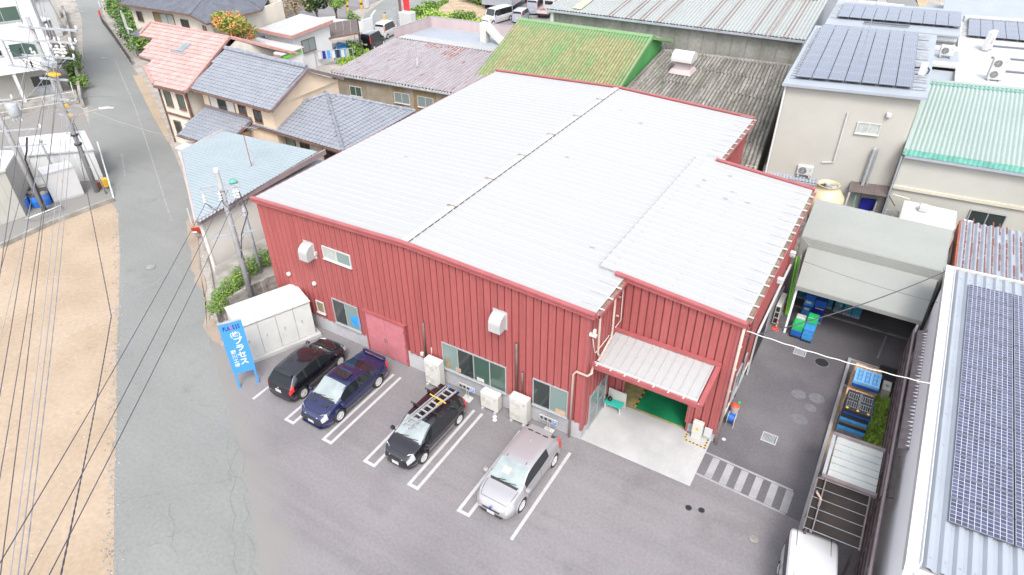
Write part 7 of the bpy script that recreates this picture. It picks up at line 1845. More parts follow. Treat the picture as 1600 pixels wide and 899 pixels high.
# white flat roof house
t = place('white_flat_house', 'white two storey box house with pink trimmed flat roof', 'house', (-51,33,0))
w0,w1,w2,w3 = (-53.1,30.4,4.0),(-48.0,30.2,4.0),(-47.9,36.2,4.3),(-53.0,36.5,4.3)
walls(t,[(-52.8,30.8),(-48.4,30.6),(-48.3,35.9),(-52.7,36.1)],0,3.9,'whitewall'); MB().slab([w0,w1,w2,w3],.08).build('roof_deck','whiteroof',t)
for k in range(9):
    a_ = lerp(w0,w1,k/9); b_ = lerp(w0,w1,(k+.92)/9); c_ = lerp(w3,w2,(k+.92)/9); d_ = lerp(w3,w2,k/9); MB().slab([a_+V(0,0,.05),b_+V(0,0,.05),c_+V(0,0,.05),d_+V(0,0,.05)],.03).build('roof_panel','capwhite',t)
for a_, b_ in ((w0,w1),(w1,w2)): MB().bar(Vector(a_)+V(0,0,-.08),Vector(b_)+V(0,0,-.08),.14,.34).build('fascia','redtilecap',t)
window(t,(-48.27,31.6,1.9),(0,1,0),(1,0,0),1.9,1.3,2,frame='brown',gl='glassfrost')
lw = [(-53.5,27.0,3.0),(-46.8,27.2,3.0),(-46.6,30.3,3.15),(-53.5,30.4,3.15)]
MB().slab(lw,.08).build('annex_roof','whiteroof',t); MB().bar(Vector(lw[0])+V(0,0,-.05),Vector(lw[1])+V(0,0,-.05),.14,.24).build('fascia','redtilecap',t); walls(t,[(-53.2,27.3),(-47.1,27.5),(-46.9,30.2),(-53.2,30.2)],0,2.9,'whitewall')
MB().box(-46.95,-46.8,27.6,30.1,2.55,2.8).build('lime_stripe','clime',t)
# carport polycarbonate
t = place('brown_carport','brown translucent carport roof behind the white box house','carport',(-48.5,38.5,0))
cp0, cp1, cp2, cp3 = (-48.9,35.0,2.5),(-46.6,38.6,2.7),(-50.3,42.5,2.9),(-52.6,38.9,2.7)
for k in range(5):
    a_ = lerp(cp0,cp1,k/5); b_ = lerp(cp0,cp1,(k+.97)/5); c_ = lerp(cp3,cp2,(k+.97)/5); d_ = lerp(cp3,cp2,k/5); MB().slab([a_,b_,c_,d_],.03).build('roof_panel','polycarb',t)
for q in (cp0,cp1,cp2,cp3): MB().bar((q[0],q[1],0),q,.15).build('post','darkbrown',t)
MB().bar(Vector(cp0)+V(.1,-.1,-.05),Vector(cp1)+V(.1,-.1,-.05),.12,.18).build('beam','brown',t)
t = place('blue_tarp','blue tarpaulin heap under the brown carport','tarpaulin',(-48,37.5,0)); MB().hexa([(-49.6,36.8,0),(-47.6,37.4,0),(-48.2,39.2,0),(-50.2,38.6,0)],[(-49.2,37.2,1.2),(-48.0,37.6,.9),(-48.5,38.8,1.1),(-49.8,38.3,1.3)]).build('sheet','cblue2',t)
# curved white garden wall
t = place('garden_wall','curved white garden wall beside the cross road','wall',(-56,47,0))
A_ = [(-58.6,44.5),(-57.2,45.9),(-55.0,46.4),(-53.3,46.4),(-53.2,48.2),(-54.6,50.6)]
for i in range(len(A_)-1): h_ = [1.6,1.3,1.3,1.5,1.7][i]; MB().bar((*A_[i],h_/2),(*A_[i+1],h_/2),.2,h_).build('wall','whitewall',t)
# mesh fences along the lane
t = place('mesh_fence','pale mesh fence between the white box house and the parked vans','fence',(-49,40,0))
A_ = [Vector((-49.71, 30.75, 0.00)),Vector((-49.42, 33.99, 0.00)),Vector((-48.76, 38.76, 0.00)),Vector((-50.85, 47.54, 0.00)),Vector((-50.22, 50.32, 0.00))]
for i in range(len(A_)-1):
    a_, b_ = A_[i], A_[i+1]; n = max(2,int((b_-a_).length/1.6))
    for k in range(n): p_ = a_.lerp(b_,k/n); MB().bar(p_,p_+V(0,0,1.5),.06).build('post','whitewall',t)
    for z in (.3,.6,.9,1.2,1.5): MB().bar(a_+V(0,0,z),b_+V(0,0,z),.025).build('wire_rail','whitewall',t)
# laundry
colors = [('white','white'),('cnavy','navy'),('inkblue','blue'),('white','second white'),('ink','black'),('cream','cream'),('gal','grey')]
rk = place('laundry_rack','metal laundry rack in the narrow garden by the rusty workshop','rack',(-47.2,34,0)); MB().bar((-48.3,33.2,1.7),(-45.6,36.2,1.7),.06).build('bar','gal',rk)
for q in ((-48.3,33.2),(-45.6,36.2)): MB().bar((*q,0),(*q,1.7),.06).build('post','gal',rk)
for k, (m, lb) in enumerate(colors):
    p_ = lerp((-48.1,33.4,1.7),(-45.8,36.0,1.7),k/7); q_ = p_+V(.22,.25,0)
    o = MB().hexa([p_+V(0,0,-.9),q_+V(.03,0,-.85),q_+V(-.03,.04,-.85),p_+V(-.04,.04,-.9)],[p_,q_,q_+V(-.03,.03,0),p_+V(-.03,.03,0)]).build('garment',m); tag(o, lb+' garment hanging on the laundry rack', 'clothes')
# sign pillar & poles at junction
t = place('red_banner','tall white and red banner sign beside the utility pole at the junction','sign',(-48.4,49.6,0)); p_ = Vector((-48.84, 49.36, 0.00))
MB().bar(p_,p_+V(0,0,5.6),.12).build('post','white',t); MB().box(p_.x-.05,p_.x+.95,p_.y-.05,p_.y+.05,2.2,4.5).build('red_panel','inkred',t); MB().box(p_.x-.05,p_.x+.95,p_.y-.05,p_.y+.05,4.52,5.6).build('white_panel','white',t); MB().cyl((p_.x+.45,p_.y-.07,5.1),.28,.03,12,'y').build('round_mark','inkred',t)
t = place('white_pillar','white rectangular pillar box in front of the red banner','pillar',(-47.6,47.5,0)); p_ = Vector((-48.04, 49.13, 0.00)); MB().bevbox(p_.x-.9,p_.x+.9,p_.y-.7,p_.y+.4,0,2.6,.05).build('body','white',t)
def simplepole(label, base, h, r, m, hz=False):
    t = place('street_pole', label, 'pole', tuple(base)); b_ = Vector(base); MB().tube([b_,b_+V(0,0,h)],r,8,True,r*.75).build('shaft',m,t)
    if hz:
        for k in range(4): MB().tube([b_+V(0,0,.2+k*.4),b_+V(0,0,.4+k*.4)],r+.02,8).build('stripe','hazard' if k%2==0 else 'ink',t)
simplepole('dark utility pole at the road junction', (-48.82, 48.69, 0.00), 9.0, .18, 'brownpipe'); simplepole('grey steel pole left of the dark utility pole', (-49.50, 48.65, -0.00), 6.0, .12, 'gal')
simplepole('yellow and black striped bollard at the junction', (-50.64, 47.66, 0.00), 2.2, .16, 'hazard', True); simplepole('orange striped pole beside the far court', (-62.47, 53.76, 0.00), 4.5, .14, 'hazard', True); simplepole('second orange striped pole near the garden wall', (-61.81, 55.81, 0.00), 4.5, .16, 'hazard', True)
t = place('court_box','white utility box beside the second orange striped pole','box',(-61.92, 56.61, 0.00)); p_ = Vector((-61.92, 56.61, 0.00)); MB().bevbox(p_.x-.4,p_.x+.6,p_.y-.3,p_.y+.3,0,2.2,.04).build('body','white',t)
simplepole('small red topped post at the edge of the side road', (-95.22, 37.92, 0.00), 2.4, .12, 'white'); simplepole('pink topped post beside the roadside hedge', (-89.60, 34.43, 0.00), 1.0, .14, 'taillamp')
# vegetation
tree('tree','dark green round tree left of the box house',(-67.62, 40.83, 0.00),6.5,4.4,'leafdark',3600,.24)
tree('tree','bushy green tree directly behind the navy roofed house',(-71.22, 42.48, 0.00),6.6,4.2,'leafgreen',2800,.24)
tree('tree','brownish leafless looking tree behind the white box house',(-61.98, 40.56, 0.00),4.2,3.2,'leafbrown',1300,.13)
tree('tree','reddish brown tree beside the far court',(-62.57, 44.41, 0.00),6.0,3.6,'leafbrown',1500,.16)
tree('tree','dark green rounded garden tree before the curved wall',(-60.0,45.5,0),4.6,2.3,'leafdark',2200,.17)
tree('tree','light green cloud pruned pine beside the dark round tree',(-58.0,46.9,0),5.4,2.3,'leafgreen',1800,.16)
tree('tree','green tree at the top edge above the court',(-69.09, 45.99, 0.00),6.5,4.0,'leafgreen',2600,.22)
tree('tree','green and orange autumn tree growing between the houses',(-52.2,26.6,0),7.0,2.5,'leaforange',3600,.15, ground=.4)
shrub('bush','leafy yellow green bush inside the curved wall',(-56.0,47.5,0),(1.0,1.0,1.2),'leafgreen',500,.14)
shrub('bush','round green bush at the workshop window',(-35.82, 27.06, 0.00)if False else (-33.6,22.9,0),(.8,.7,1.5),'leafgreen',700,.11)
shrub('bush','dark bush by the parked black van',(-47.6,38.3,0),(1.6,1.0,1.0),'leafgreen',700,.13)
grass('lane_grass',[(p[0],p[1],0) for p in ((-47.38, 35.16, 0.00),(-49.48, 40.10, 0.00),(-48.68, 42.34, 0.00),(-45.53, 38.36, 0.00),(-46.13, 34.83, 0.00))],1400,.3,'leafbright',.07)
grass('field_grass',[(p[0],p[1],0) for p in ((-50.76, 53.27, 0.00),(-45.60, 52.58, 0.00),(-41.16, 54.74, 0.00),(-43.26, 58.25, 0.00),(-47.87, 57.17, 0.00),(-50.86, 55.49, 0.00))],2600,.45,'leafbright',.12)
grass('verge_grass',[(p[0],p[1],0) for p in ((-52.96, 54.30, 0.00),(-51.55, 54.71, 0.00),(-53.38, 64.93, 0.00),(-54.04, 64.56, 0.00))],1800,.35,'leafgreen',.12)
for k in range(9):
    p_ = lerp((-48.39, 53.87, 0.00),(-44.29, 57.67, -0.00),k/8); shrub('crop_plant',['leftmost leafy crop clump in the field row','second leafy crop clump from the left','third leafy crop clump from the left','fourth leafy crop clump from the left','middle leafy crop clump of the row','sixth leafy crop clump from the left','seventh leafy crop clump from the left','eighth leafy crop clump from the left','rightmost leafy crop clump by the white minivan'][k],tuple(p_),(1.1,.8,.8+.3*(k<3)),'leafbright' if k<4 else 'leafgreen',420,.14,'plant','leafy crop clumps along the field')
for k in range(4):
    p_ = lerp((-52.88, 56.70, 0.00),(-53.36, 60.55, 0.00),k/3); shrub('bean_plant',['nearest dark crop clump on the field corner','second dark crop clump on the field corner','third dark crop clump on the field corner','farthest dark crop clump on the field corner'][k],tuple(p_),(1.5,1.2,.6),'leafgreen',500,.16,'plant','dark crop clumps on the field corner')
for k in range(4):
    p_ = lerp((-50.56, 66.06, 0.00),(-46.53, 65.24, 0.00),k/3); shrub('corn_plant',['leftmost tall crop beside the box truck','second tall crop beside the box truck','third tall crop beside the box truck','tall crop closest to the box truck'][k],tuple(p_),(1.5,1.5,1.6),'leafgreen',700,.18,'plant','tall crops beside the box truck')
# roadside hedge (left) with retaining edge
hp = [(-92.44, 36.91, 0.00),(-85.36, 32.99, 0.00),(-79.43, 30.00, 0.00),(-74.57, 27.63, 0.00),(-70.25, 25.38, 0.00)]
for k in range(9):
    p_ = lerp(hp[k//2],hp[min(4,k//2+1)],(k%2)*.5) if k < 8 else Vector(hp[4]); shrub('hedge_bush',['farthest roadside hedge bush','second farthest roadside hedge bush','third farthest roadside hedge bush','fourth farthest roadside hedge bush','middle roadside hedge bush','sixth roadside hedge bush from the far end','seventh roadside hedge bush from the far end','second nearest roadside hedge bush','nearest roadside hedge bush by the salmon house'][k],(p_.x+1.5,p_.y+1.3,0),(1.9,1.7,1.7),['leafgreen','leafdark'][k%2],750,.17,'bush','roadside hedge bushes')
t = place('dark_mesh_fence','dark low mesh fence along the roadside hedge','fence',(-76.91, 28.17, 0.00)); A_ = [Vector((-86.88, 32.88, 0.00)),Vector((-78.63, 29.13, 0.00)),Vector((-66.55, 23.42, 0.00))]
for i in range(2):
    for k in range(8): p_ = A_[i].lerp(A_[i+1],k/8); MB().bar(p_,p_+V(0,0,1.0),.06).build('post','darkbrown',t)
    for z in (.15,.3,.45,.6,.75,.9,1.0): MB().bar(A_[i]+V(0,0,z),A_[i+1]+V(0,0,z),.04).build('wire_rail','darkbrown',t)
t = place('porch_frame','white tubular frame in front of the salmon tiled house','frame',(-55,20,0))
for q in ((-69.41, 25.86, 0.00),(-71.50, 26.97, 0.00)): MB().bar(q,(q[0],q[1],4.5),.14).build('post','white',t)
MB().bar((-64.36, 22.96, 4.40),(-63.20, 22.75, 4.40),.12).build('beam','white',t)
simplepole('slim white post at the road bend', (-31.25, 3.82, 0.00), 1.2, .05, 'white')
# bush strip & red things near blue shed
t = place('red_board','red and white plastic barrier leaning at the shed corner','barrier',(-29.4,3.0,0)); MB().bar((-29.6,3.1,.1),(-29.2,2.7,.9),.5,.06).build('panel','conered',t); MB().bar((-29.3,2.9,.1),(-29.0,2.5,.7),.25,.07).build('white_panel','white',t)
t = place('roadside_pipe','long white rail along the road beside the sky blue roof shed','rail',(-31,4,0)); A_ = [Vector((-31.51, 4.17, 0.00)),Vector((-21.36, -2.61, 0.00))]; MB().bar(A_[0]+V(.3,.3,.05),A_[1]+V(.3,.3,.05),.12,.1).build('rail','old_concrete',t)
# hedge and block wall by the cabinet
t = place('block_wall','curved concrete block retaining wall below the hedge','wall',(-21,-1,0)); A_ = [(-20.6,-2.75),(-20.9,-2.1),(-20.9,-.9),(-20.7,.6),(-20.2,2.2)]
for i in range(4):
    a_, b_ = Vector((*A_[i],0)), Vector((*A_[i+1],0)); n = max(1,round((b_-a_).length/.42))
    for k in range(n):
        for j in range(5):
            if j == 4 and i == 0: continue
            off = .5*(j%2); p_ = a_.lerp(b_,(k+.015)/n); q_ = a_.lerp(b_,(k+.985)/n); MB().bar(p_+V(0,0,.1+j*.2),q_+V(0,0,.1+j*.2),.16,.188).build('block','block',t)
    if i % 2 == 0: MB().bar(b_+V(.18,0,0),b_+V(.1,0,1.0),.22,.2).build('buttress','block',t)
struct(MB().prism([(-20.75,-2.7),(-21.0,-2.1),(-21.0,-.9),(-20.8,.6),(-20.3,2.2),(-18.6,3),(-18.5,9),(-24.4,9),(-24.3,.3),(-22.6,-1.0)],-.01,.86), 'raised_bed', 'old_concrete')
hc = [(-20.9,-2.3),(-21.3,-1.6),(-21.5,-.8),(-21.7,.1),(-21.9,1.0),(-21.9,2.0),(-21.6,3.0),(-21.2,4.0)]
t = place('hedge','leafy green hedge with yellow flowers on the block retaining wall','hedge',(-21.3,0,.8)); mb = MB()
for k, (x, y) in enumerate(hc): leaves(mb,(x,y,.95+.12*k if k<4 else 1.35),(.5+.05*k,.62,.5),1000,.055,seed=k)
mb.build('foliage','leafgreen',t); mb = MB()
for k in range(14): x, y = hc[rnd.randrange(8)]; mb.ball((x+rnd.uniform(-.3,.3),y+rnd.uniform(-.4,.4),1.5+rnd.uniform(-.1,.15)),.035,5)
mb.build('flower','hazard',t,kind='stuff')
mb = MB()
for (x, y) in hc: mb.tube([(x,y,.6),(x+.05,y,1.4)],.03,4)
mb.build('stem','bark',t)

# ================================================================ LEFT SIDE
t = place('white_apartment', 'white multi storey building with recessed ground floor at the left edge', 'building', (-66,10,0))
cA, cB = Vector((-62.7,13.9,0)), Vector((-71.0,-2.4,0)); fu = (cA-cB).normalized(); fn = Vector((fu.y,-fu.x,0))   # facade from left (cB) to right (cA)
FL_ = (cA-cB).length
def wq(mb, s0, s1, d0, d1, z0, z1):
    P = lambda s, d, z: cB+fu*s+fn*d+V(0,0,z)
    return mb.hexa([P(s0,d0,z0),P(s1,d0,z0),P(s1,d1,z0),P(s0,d1,z0)],[P(s0,d0,z1),P(s1,d0,z1),P(s1,d1,z1),P(s0,d1,z1)])
wq(MB(),0,FL_,-9,0,3.0,13.5).build('upper_wall','whitewall',t)
wq(MB(),0,FL_-.3,-9,-1.8,0,3.0).build('ground_wall','creamlined',t)
wq(MB(),-.1,FL_+.1,-9.1,.1,13.5,13.8).build('parapet','white',t)
def wwin(s,z,w_,h_,n,**k): p_ = cB+fu*s; window(t,(p_.x+fn.x*k.get('d',0),p_.y+fn.y*k.get('d',0),z),fu,fn,w_,h_,n,**{q:v for q,v in k.items() if q!='d'})
wwin(FL_-3.9,7.5,2.7,1.25,2,gl='glassgreen'); wwin(FL_-3.05,4.4,2.1,1.2,2,gl='glassgreen'); wwin(FL_-4.4,4.7,.7,.55,1)
wwin(FL_-3.9,10.6,2.7,1.25,2,gl='glassgreen'); wwin(FL_-8.5,7.5,2.7,1.25,2,gl='glassgreen')
wwin(FL_-2.55,1.0,1.6,1.08,2,gl='glassdark',d=-1.78); wwin(FL_-2.55,.05,1.6,.93,2,gl='gal',d=-1.78)
for s in (FL_-3.7,FL_-9): wq(MB(),s,s+.28,-.4,-.1,0,3.0).build('column','white',t)
p_ = cA-fu*.85+fn*.35; ac_unit('white air conditioner hanging on the white apartment wall', p_.x, p_.y, .62, .62, .3, 1, z=3.3, rz=math.atan2(fu.y,fu.x), m='white', group=None)
struct(wq(MB(),0,FL_+.8,-1.7,2.2,-.0,.25),'porch_slab','old_concrete')
t = place('white_railing','low white railing in front of the recessed ground floor','railing',(-62,11,0))
def rl(s,d,z): q = cB+fu*s+fn*d; return (q.x,q.y,z)
for s in (FL_-8,FL_-6,FL_-4,FL_-2,FL_+.6): MB().bar(rl(s,2.0,.2),rl(s,2.0,1.1),.07).build('post','white',t)
for z in (1.1,.3): MB().bar(rl(FL_-10,2.0,z),rl(FL_+.6,2.0,z),.06).build('rail','white',t)
MB().bar(rl(FL_+.6,2.0,1.1),rl(FL_+.6,-1.5,1.1),.06).build('rail','white',t)
# narrow buildings behind poles
t = place('narrow_grey_building','narrow grey building with pipes behind the power pole','building',(-80,24,0))
for k, (x, y, m, h) in enumerate(((-72,18.3,'skin_light',4.2),(-79,22.8,'old_concrete',3.6),(-86,27,'whitewall',4.6),(-95,32,'offwhite',3.6))):
    MB().box(x-4,x+.8,y-3.4,y-.4,0,h).build('block',m,t); MB().slab([(x-4.2,y-3.5,h),(x+1.0,y-3.5,h),(x+1.0,y-.3,h+.2),(x-4.2,y-.3,h+.2)],.1).build('roof','whiteroof' if k!=3 else 'rusty',t)
t = place('concrete_block_fence','weathered concrete fence along the left edge of the side road','fence',(-70,18.5,0))
A_ = [Vector((-58.95, 13.14, 0.00)),Vector((-70.31, 19.47, 0.00)),Vector((-83.26, 26.50, 0.00)),Vector((-96.83, 33.61, 0.00))]
for i in range(3): MB().bar(A_[i]+V(0,0,.5),A_[i+1]+V(0,0,.5),.25,1.0).build('panel','old_concrete',t)
for k, q in enumerate(((-68.87, 18.31, 0.00),(-64.09, 15.96, 0.00),(-72.95, 20.55, -0.00))): shrub('roadside_bush',['middle green bush by the left fence','nearest green bush by the left fence','farthest green bush by the left fence'][k],q,(1.0,.9,.9),'leafgreen',600,.14,'bush','green bushes by the left fence')
# white sheds
t = place('white_site_shed','white prefabricated shed with a flat white roof beside the side road','shed',(-45,4,0))
s0_, s1_, s2_, s3_ = (-46.1,1.9), (-42.9,4.9), (-46.6,6.4), (-49.6,3.2)
MB().prism([s0_,s1_,s2_,s3_],0,2.45).build('body','whitewall',t)
MB().slab([(s0_[0],s0_[1]-.2,2.5),(s1_[0]+.2,s1_[1],2.5),(s2_[0],s2_[1]+.2,2.55),(s3_[0]-.2,s3_[1],2.55)],.12).build('roof','white',t)
for k in range(5): a_ = lerp(s0_+(0,),s1_+(0,),(k+.5)/5); MB().bar(a_+V(.01,-.01,.05),a_+V(.01,-.01,2.4),.03).build('panel_joint','skin_light',t)
t = place('white_cube_cabinet','white metal equipment cabinet beside the blue drums','cabinet',(-42.7,1.6,0))
a_, b_ = Vector((-42.35,.75,0)), Vector((-41.75,2.65,0)); q_ = (b_-a_).normalized(); n__ = Vector((q_.y,-q_.x,0))
MB().hexa([a_,b_,b_-n__*1.3,a_-n__*1.3],[a_+V(0,0,.15),b_+V(0,0,.15),b_-n__*1.3+V(0,0,.15),a_-n__*1.3+V(0,0,.15)]).build('plinth','pad',t)
e_ = V(0,0,.15); h_ = V(0,0,2.2); MB().hexa([a_+e_,b_+e_,b_-n__*1.3+e_,a_-n__*1.3+e_],[a_+h_,b_+h_,b_-n__*1.3+h_,a_-n__*1.3+h_]).build('body','white',t)
MB().hexa([a_+h_+n__*.06,b_+h_+n__*.06,b_-n__*1.36+h_,a_-n__*1.36+h_],[a_+V(0,0,2.28)+n__*.06,b_+V(0,0,2.28)+n__*.06,b_-n__*1.36+V(0,0,2.28),a_-n__*1.36+V(0,0,2.28)]).build('lid','white',t)
MB().bar(lerp(a_,b_,.5)+n__*.01+V(0,0,1.3),lerp(a_,b_,.5)+n__*.01+V(0,0,1.5),.1,.02).build('lock','hazard',t)
# left cream building
t = place('left_cream_shed','cream sheet walled shed at the left edge beside the drums','shed',(-44,-3,0))
MB().prism([(-42.2,-1.35),(-44.6,.6),(-52,-3),(-48,-9),(-42.7,-4.5)],0,3.4).build('body','creamlined2',t); MB().prism([(-42.1,-1.3),(-44.6,.75),(-52.2,-3),(-48,-9.2),(-42.6,-4.6)],3.401,3.55).build('roof','white',t)
# blue drums
k = 0
for i in range(4):
    for j in range(3):
        if (i, j) in ((3,2),): continue
        x = -43.15-.62*i*.9+.25*j; y = -.75+.28*i+.6*j
        tt = thing('plastic_drum',['blue drum nearest the sand lot, foremost of its row','blue drum second in the front row','blue drum at the right end of the front row','blue drum second row left','blue drum in the centre of the group','blue drum second row right','blue drum third row left','blue drum third row middle','blue drum third row right','blue drum back row left','blue drum back row right'][k],'drum',(x,y,0),0,'blue plastic drums with dark lids'); k += 1
        sub(MB().lathe((0,0,0),[(0,0),(.27,0),(.29,.05),(.29,.42),(.30,.45),(.29,.48),(.29,.82),(.26,.88)],16).build('body','drum',smooth=True),tt)
        sub(MB().lathe((0,0,.86),[(.30,0),(.30,.05),(.26,.06),(.25,.03),(0,.03)],16).build('lid','old_concrete' if k%2 else 'darkbrown'),tt)
t = place('white_bag_pile','white sheet covered pile behind the blue drums','pile',(-45.2,1.6,0)); mb = MB(); mb.lathe((-45.3,1.7,0),[(1.1,0),(1.0,.45),(.6,.75),(.2,.8),(0,.82)],9); mb.build('sheet','white',t,True)
t = place('yellow_box','yellow box on red bricks at the corner of the white shed','box',(-41.6,4.2,0)); MB().cbox((-41.3,4.15,.45),.4,.4,.6).build('box','hazard',t); MB().cbox((-41.8,3.7,.25),.5,.4,.5).build('brick_pile','rust',t)
t = place('white_pipe_rail','bent white pipe rail in front of the left shed and the drums','rail',(-41.3,0,0)); MB().tube([(-41.31, -1.76, 0.25),(-40.75, -1.64, 0.45),(-40.62, 0.33, 0.45),(-41.60, 0.71, 0.00)],.05,8).build('rail','white',t,True)

# ---- power poles and wires
def pole(label, base, top, r0, r1, m='pole', name='utility_pole'):
    t = place(name, label, 'utility pole', tuple(base)); MB().tube([base, lerp(base,top,.5), top], r0, 14, True, r1).build('shaft', m, t, True); return t
def arm(t, c, d, l, zc=0, w=.09, m='gal', n=0, br=True):
    c = Vector(c); d = Vector(d).normalized(); a_ = c-d*l*.5; b_ = c+d*l*.5
    o = MB().bar(a_, b_, w, w).build('crossarm', m, t)
    if br: MB().bar(c+d*l*.3, c+V(0,0,-.7), .04).build('brace', m, t)
    for k in range(n):
        p_ = a_.lerp(b_, k/(n-1) if n > 1 else .5); MB().lathe((p_.x,p_.y,p_.z+.04),[(.03,0),(.07,.05),(.04,.09),(.08,.13),(.04,.18),(.07,.22),(.0,.28)],8).build('insulator','ceramic').parent = o
    return o
# front pole beside the cabinet
B1 = Vector((-20.19,-.56,0)); T1 = Vector((-20.25,-.50,8.35))
P1_ = pole('tall concrete utility pole with crossarms beside the factory corner', B1, T1, .17, .12)
MB().lathe((T1.x,T1.y,T1.z),[(.13,-.02),(.13,.12),(.1,.18),(0,.2)],12).build('cap','white',P1_)
dir1 = Vector((.62,.78,0))
arm(P1_, T1+V(0,0,-.75), dir1, 1.9, n=0); arm(P1_, T1+V(.1,-.1,-.95), dir1, 2.0, n=0)
arm(P1_, T1+V(0,0,-3.6), dir1, 2.2)
for k, s in enumerate((-.85,-.1,.6,.75)):
    p_ = T1+V(0,0,-.95)+dir1*s+V(.12,-.15,0)
    MB().lathe((p_.x,p_.y,p_.z-.55),[(.02,0),(.08,.06),(.05,.12),(.09,.2),(.05,.28),(.09,.36),(.05,.44),(.04,.55)],10).build('insulator','ceramic',P1_)
mb = MB()
for (sa, sb, dz) in ((-.85,-.1,-.6),(-.1,.6,-.75),(-.85,.75,-1.0),(.6,1.2,-.8)):
    a_ = T1+V(.12,-.15,-1.5)+dir1*sa; b_ = T1+V(.12,-.15,-1.5)+dir1*sb
    mb.tube([a_, lerp(a_,b_,.25)+V(0,0,dz*.5), lerp(a_,b_,.5)+V(.1,-.2,dz*.6), lerp(a_,b_,.75)+V(0,0,dz*.5), b_], .016, 5)
mb.tube([T1+V(.15,0,-1.2)+dir1*.7, T1+V(.3,0,-2.4)+dir1*.75, T1+V(.1,0,-3.6)+dir1*.3, T1+V(.15,-.1,-5)], .03, 6)
mb.build('jumper_cables','wire',P1_)
MB().lathe((T1.x+.45,T1.y+.45,T1.z-.7),[(.0,0),(.2,.03),(.22,.1),(.12,.2),(0,.22)],10).build('transformer_cap','mintdark',P1_)
for k in range(7): MB().tube([B1+V(-.18,-.05,1.6+k*.75),B1+V(.22,.05,1.6+k*.75)],.018,5).build('step_rod','gal',P1_)
B2 = Vector((-21.43,1.26,0)); T2 = Vector((-21.43,1.26,5.25))
P2_ = pole('slim steel pole just behind the tall concrete one', B2+V(0,0,.5), T2, .10, .09, 'gal', 'steel_pole')
for z in (4.95,4.7): MB().lathe((T2.x,T2.y,z),[(.14,0),(.14,.05),(.1,.06)],10).build('clamp','white',P2_)
# left pole A
B3 = Vector((-41.66,-.30,0)); T3 = Vector((-41.9,-.35,8.4))
P3_ = pole('stout concrete pole beside the blue drums with a transformer', B3, T3, .18, .14)
dr = Vector((.75,.66,0)).normalized()
arm(P3_, T3+V(.1,0,-.4), dr, 2.4, n=3); arm(P3_, B3+V(0,0,6.0)+dr*.5, dr, 3.0, n=2); arm(P3_, B3+V(0,0,4.9)+dr*.6, dr, 2.6, n=1)
MB().lathe((B3.x+.55,B3.y+.6,6.9),[(0,0),(.34,.02),(.36,.1),(.36,.8),(.3,.86),(0,.9)],14).build('transformer','gal',P3_,True)
for k in range(3): MB().lathe((B3.x+.35+k*.2,B3.y+.45+k*.15,6.55),[(.03,0),(.06,.1),(.03,.2),(.06,.3)],8).build('bushing','ceramic',P3_)
MB().tube([B3+V(.5,.7,5.4),B3+V(.6,.3,4.6),B3+V(.3,.1,4.0),B3+V(.28,-.05,.1)],.06,6).build('cable_guard','ink',P3_)
# left pole B
B4 = Vector((-41.35,3.37,0)); T4 = Vector((-41.45,3.45,12.3))
P4_ = pole('very tall concrete pole carrying stacked crossarms beside the side road', B4, T4, .18, .13)
dr4 = Vector((.95,.30,0)).normalized()
for z, l, n, s in ((11.7,4.4,3,1.3),(10.9,3.2,3,1.5),(9.9,3.0,2,1.0),(8.4,2.2,0,.2),(7.0,1.6,0,.0),(5.9,1.2,0,0)):
    arm(P4_, B4+V(0,0,z)+dr4*s, dr4, l, n=n, w=.12, br=z > 9)
for k in range(3):
    p_ = B4+V(0,0,11.25)+dr4*(1.0+.85*k); MB().lathe((p_.x,p_.y,p_.z-.8),[(.05,0),(.1,.15),(.06,.25),(.1,.4),(.06,.5),(.1,.62),(.05,.8)],8).build('insulator','ceramic',P4_)
p_ = B4+V(0,0,9.3)+dr4*.35
MB().bevbox(p_.x-.6,p_.x+.6,p_.y-.25,p_.y+.25,p_.z,p_.z+.3,.04).build('switch_box','gal',P4_); MB().bevbox(p_.x-.4,p_.x+.5,p_.y-.3,p_.y+.2,p_.z-.6,p_.z-.48,.01).build('warning_plate','hazard',P4_)
mb = MB()
for k in range(3): mb.tube([B4+V(0,0,10.8)+dr4*(2.0+.35*k), B4+V(0,0,10.0)+dr4*(1.9+.4*k), B4+V(0,0,9.5)+dr4*(1.2+.2*k), B4+V(0,0,9.4)+dr4*.7], .03, 6)
mb.build('jumper_cables','ink',P4_)
for z in (3.7,4.4): MB().lathe((B4.x-.02,B4.y+.02,z),[(.25,0),(.25,.12)],14).build('band','ink',P4_)
mb = MB()
for k in range(9): mb.tube([B4+V(-.24,-.05,2+k*1.0),B4+V(.28,.05,2+k*1.0)],.02,5)
mb.build('step_rods','gal',P4_)
for k in range(5):
    z = 4.6+k*.55; MB().bar(B4+V(-.4,-.3,z),B4+V(.55,.25,z+.02),.05).build('cable_bracket','wirepale',P4_)
for k in range(2): MB().cbox(B4+V(.35,.1,6.6-k*.7),.16,.16,.22).build('cable_clamp','hazard',P4_)
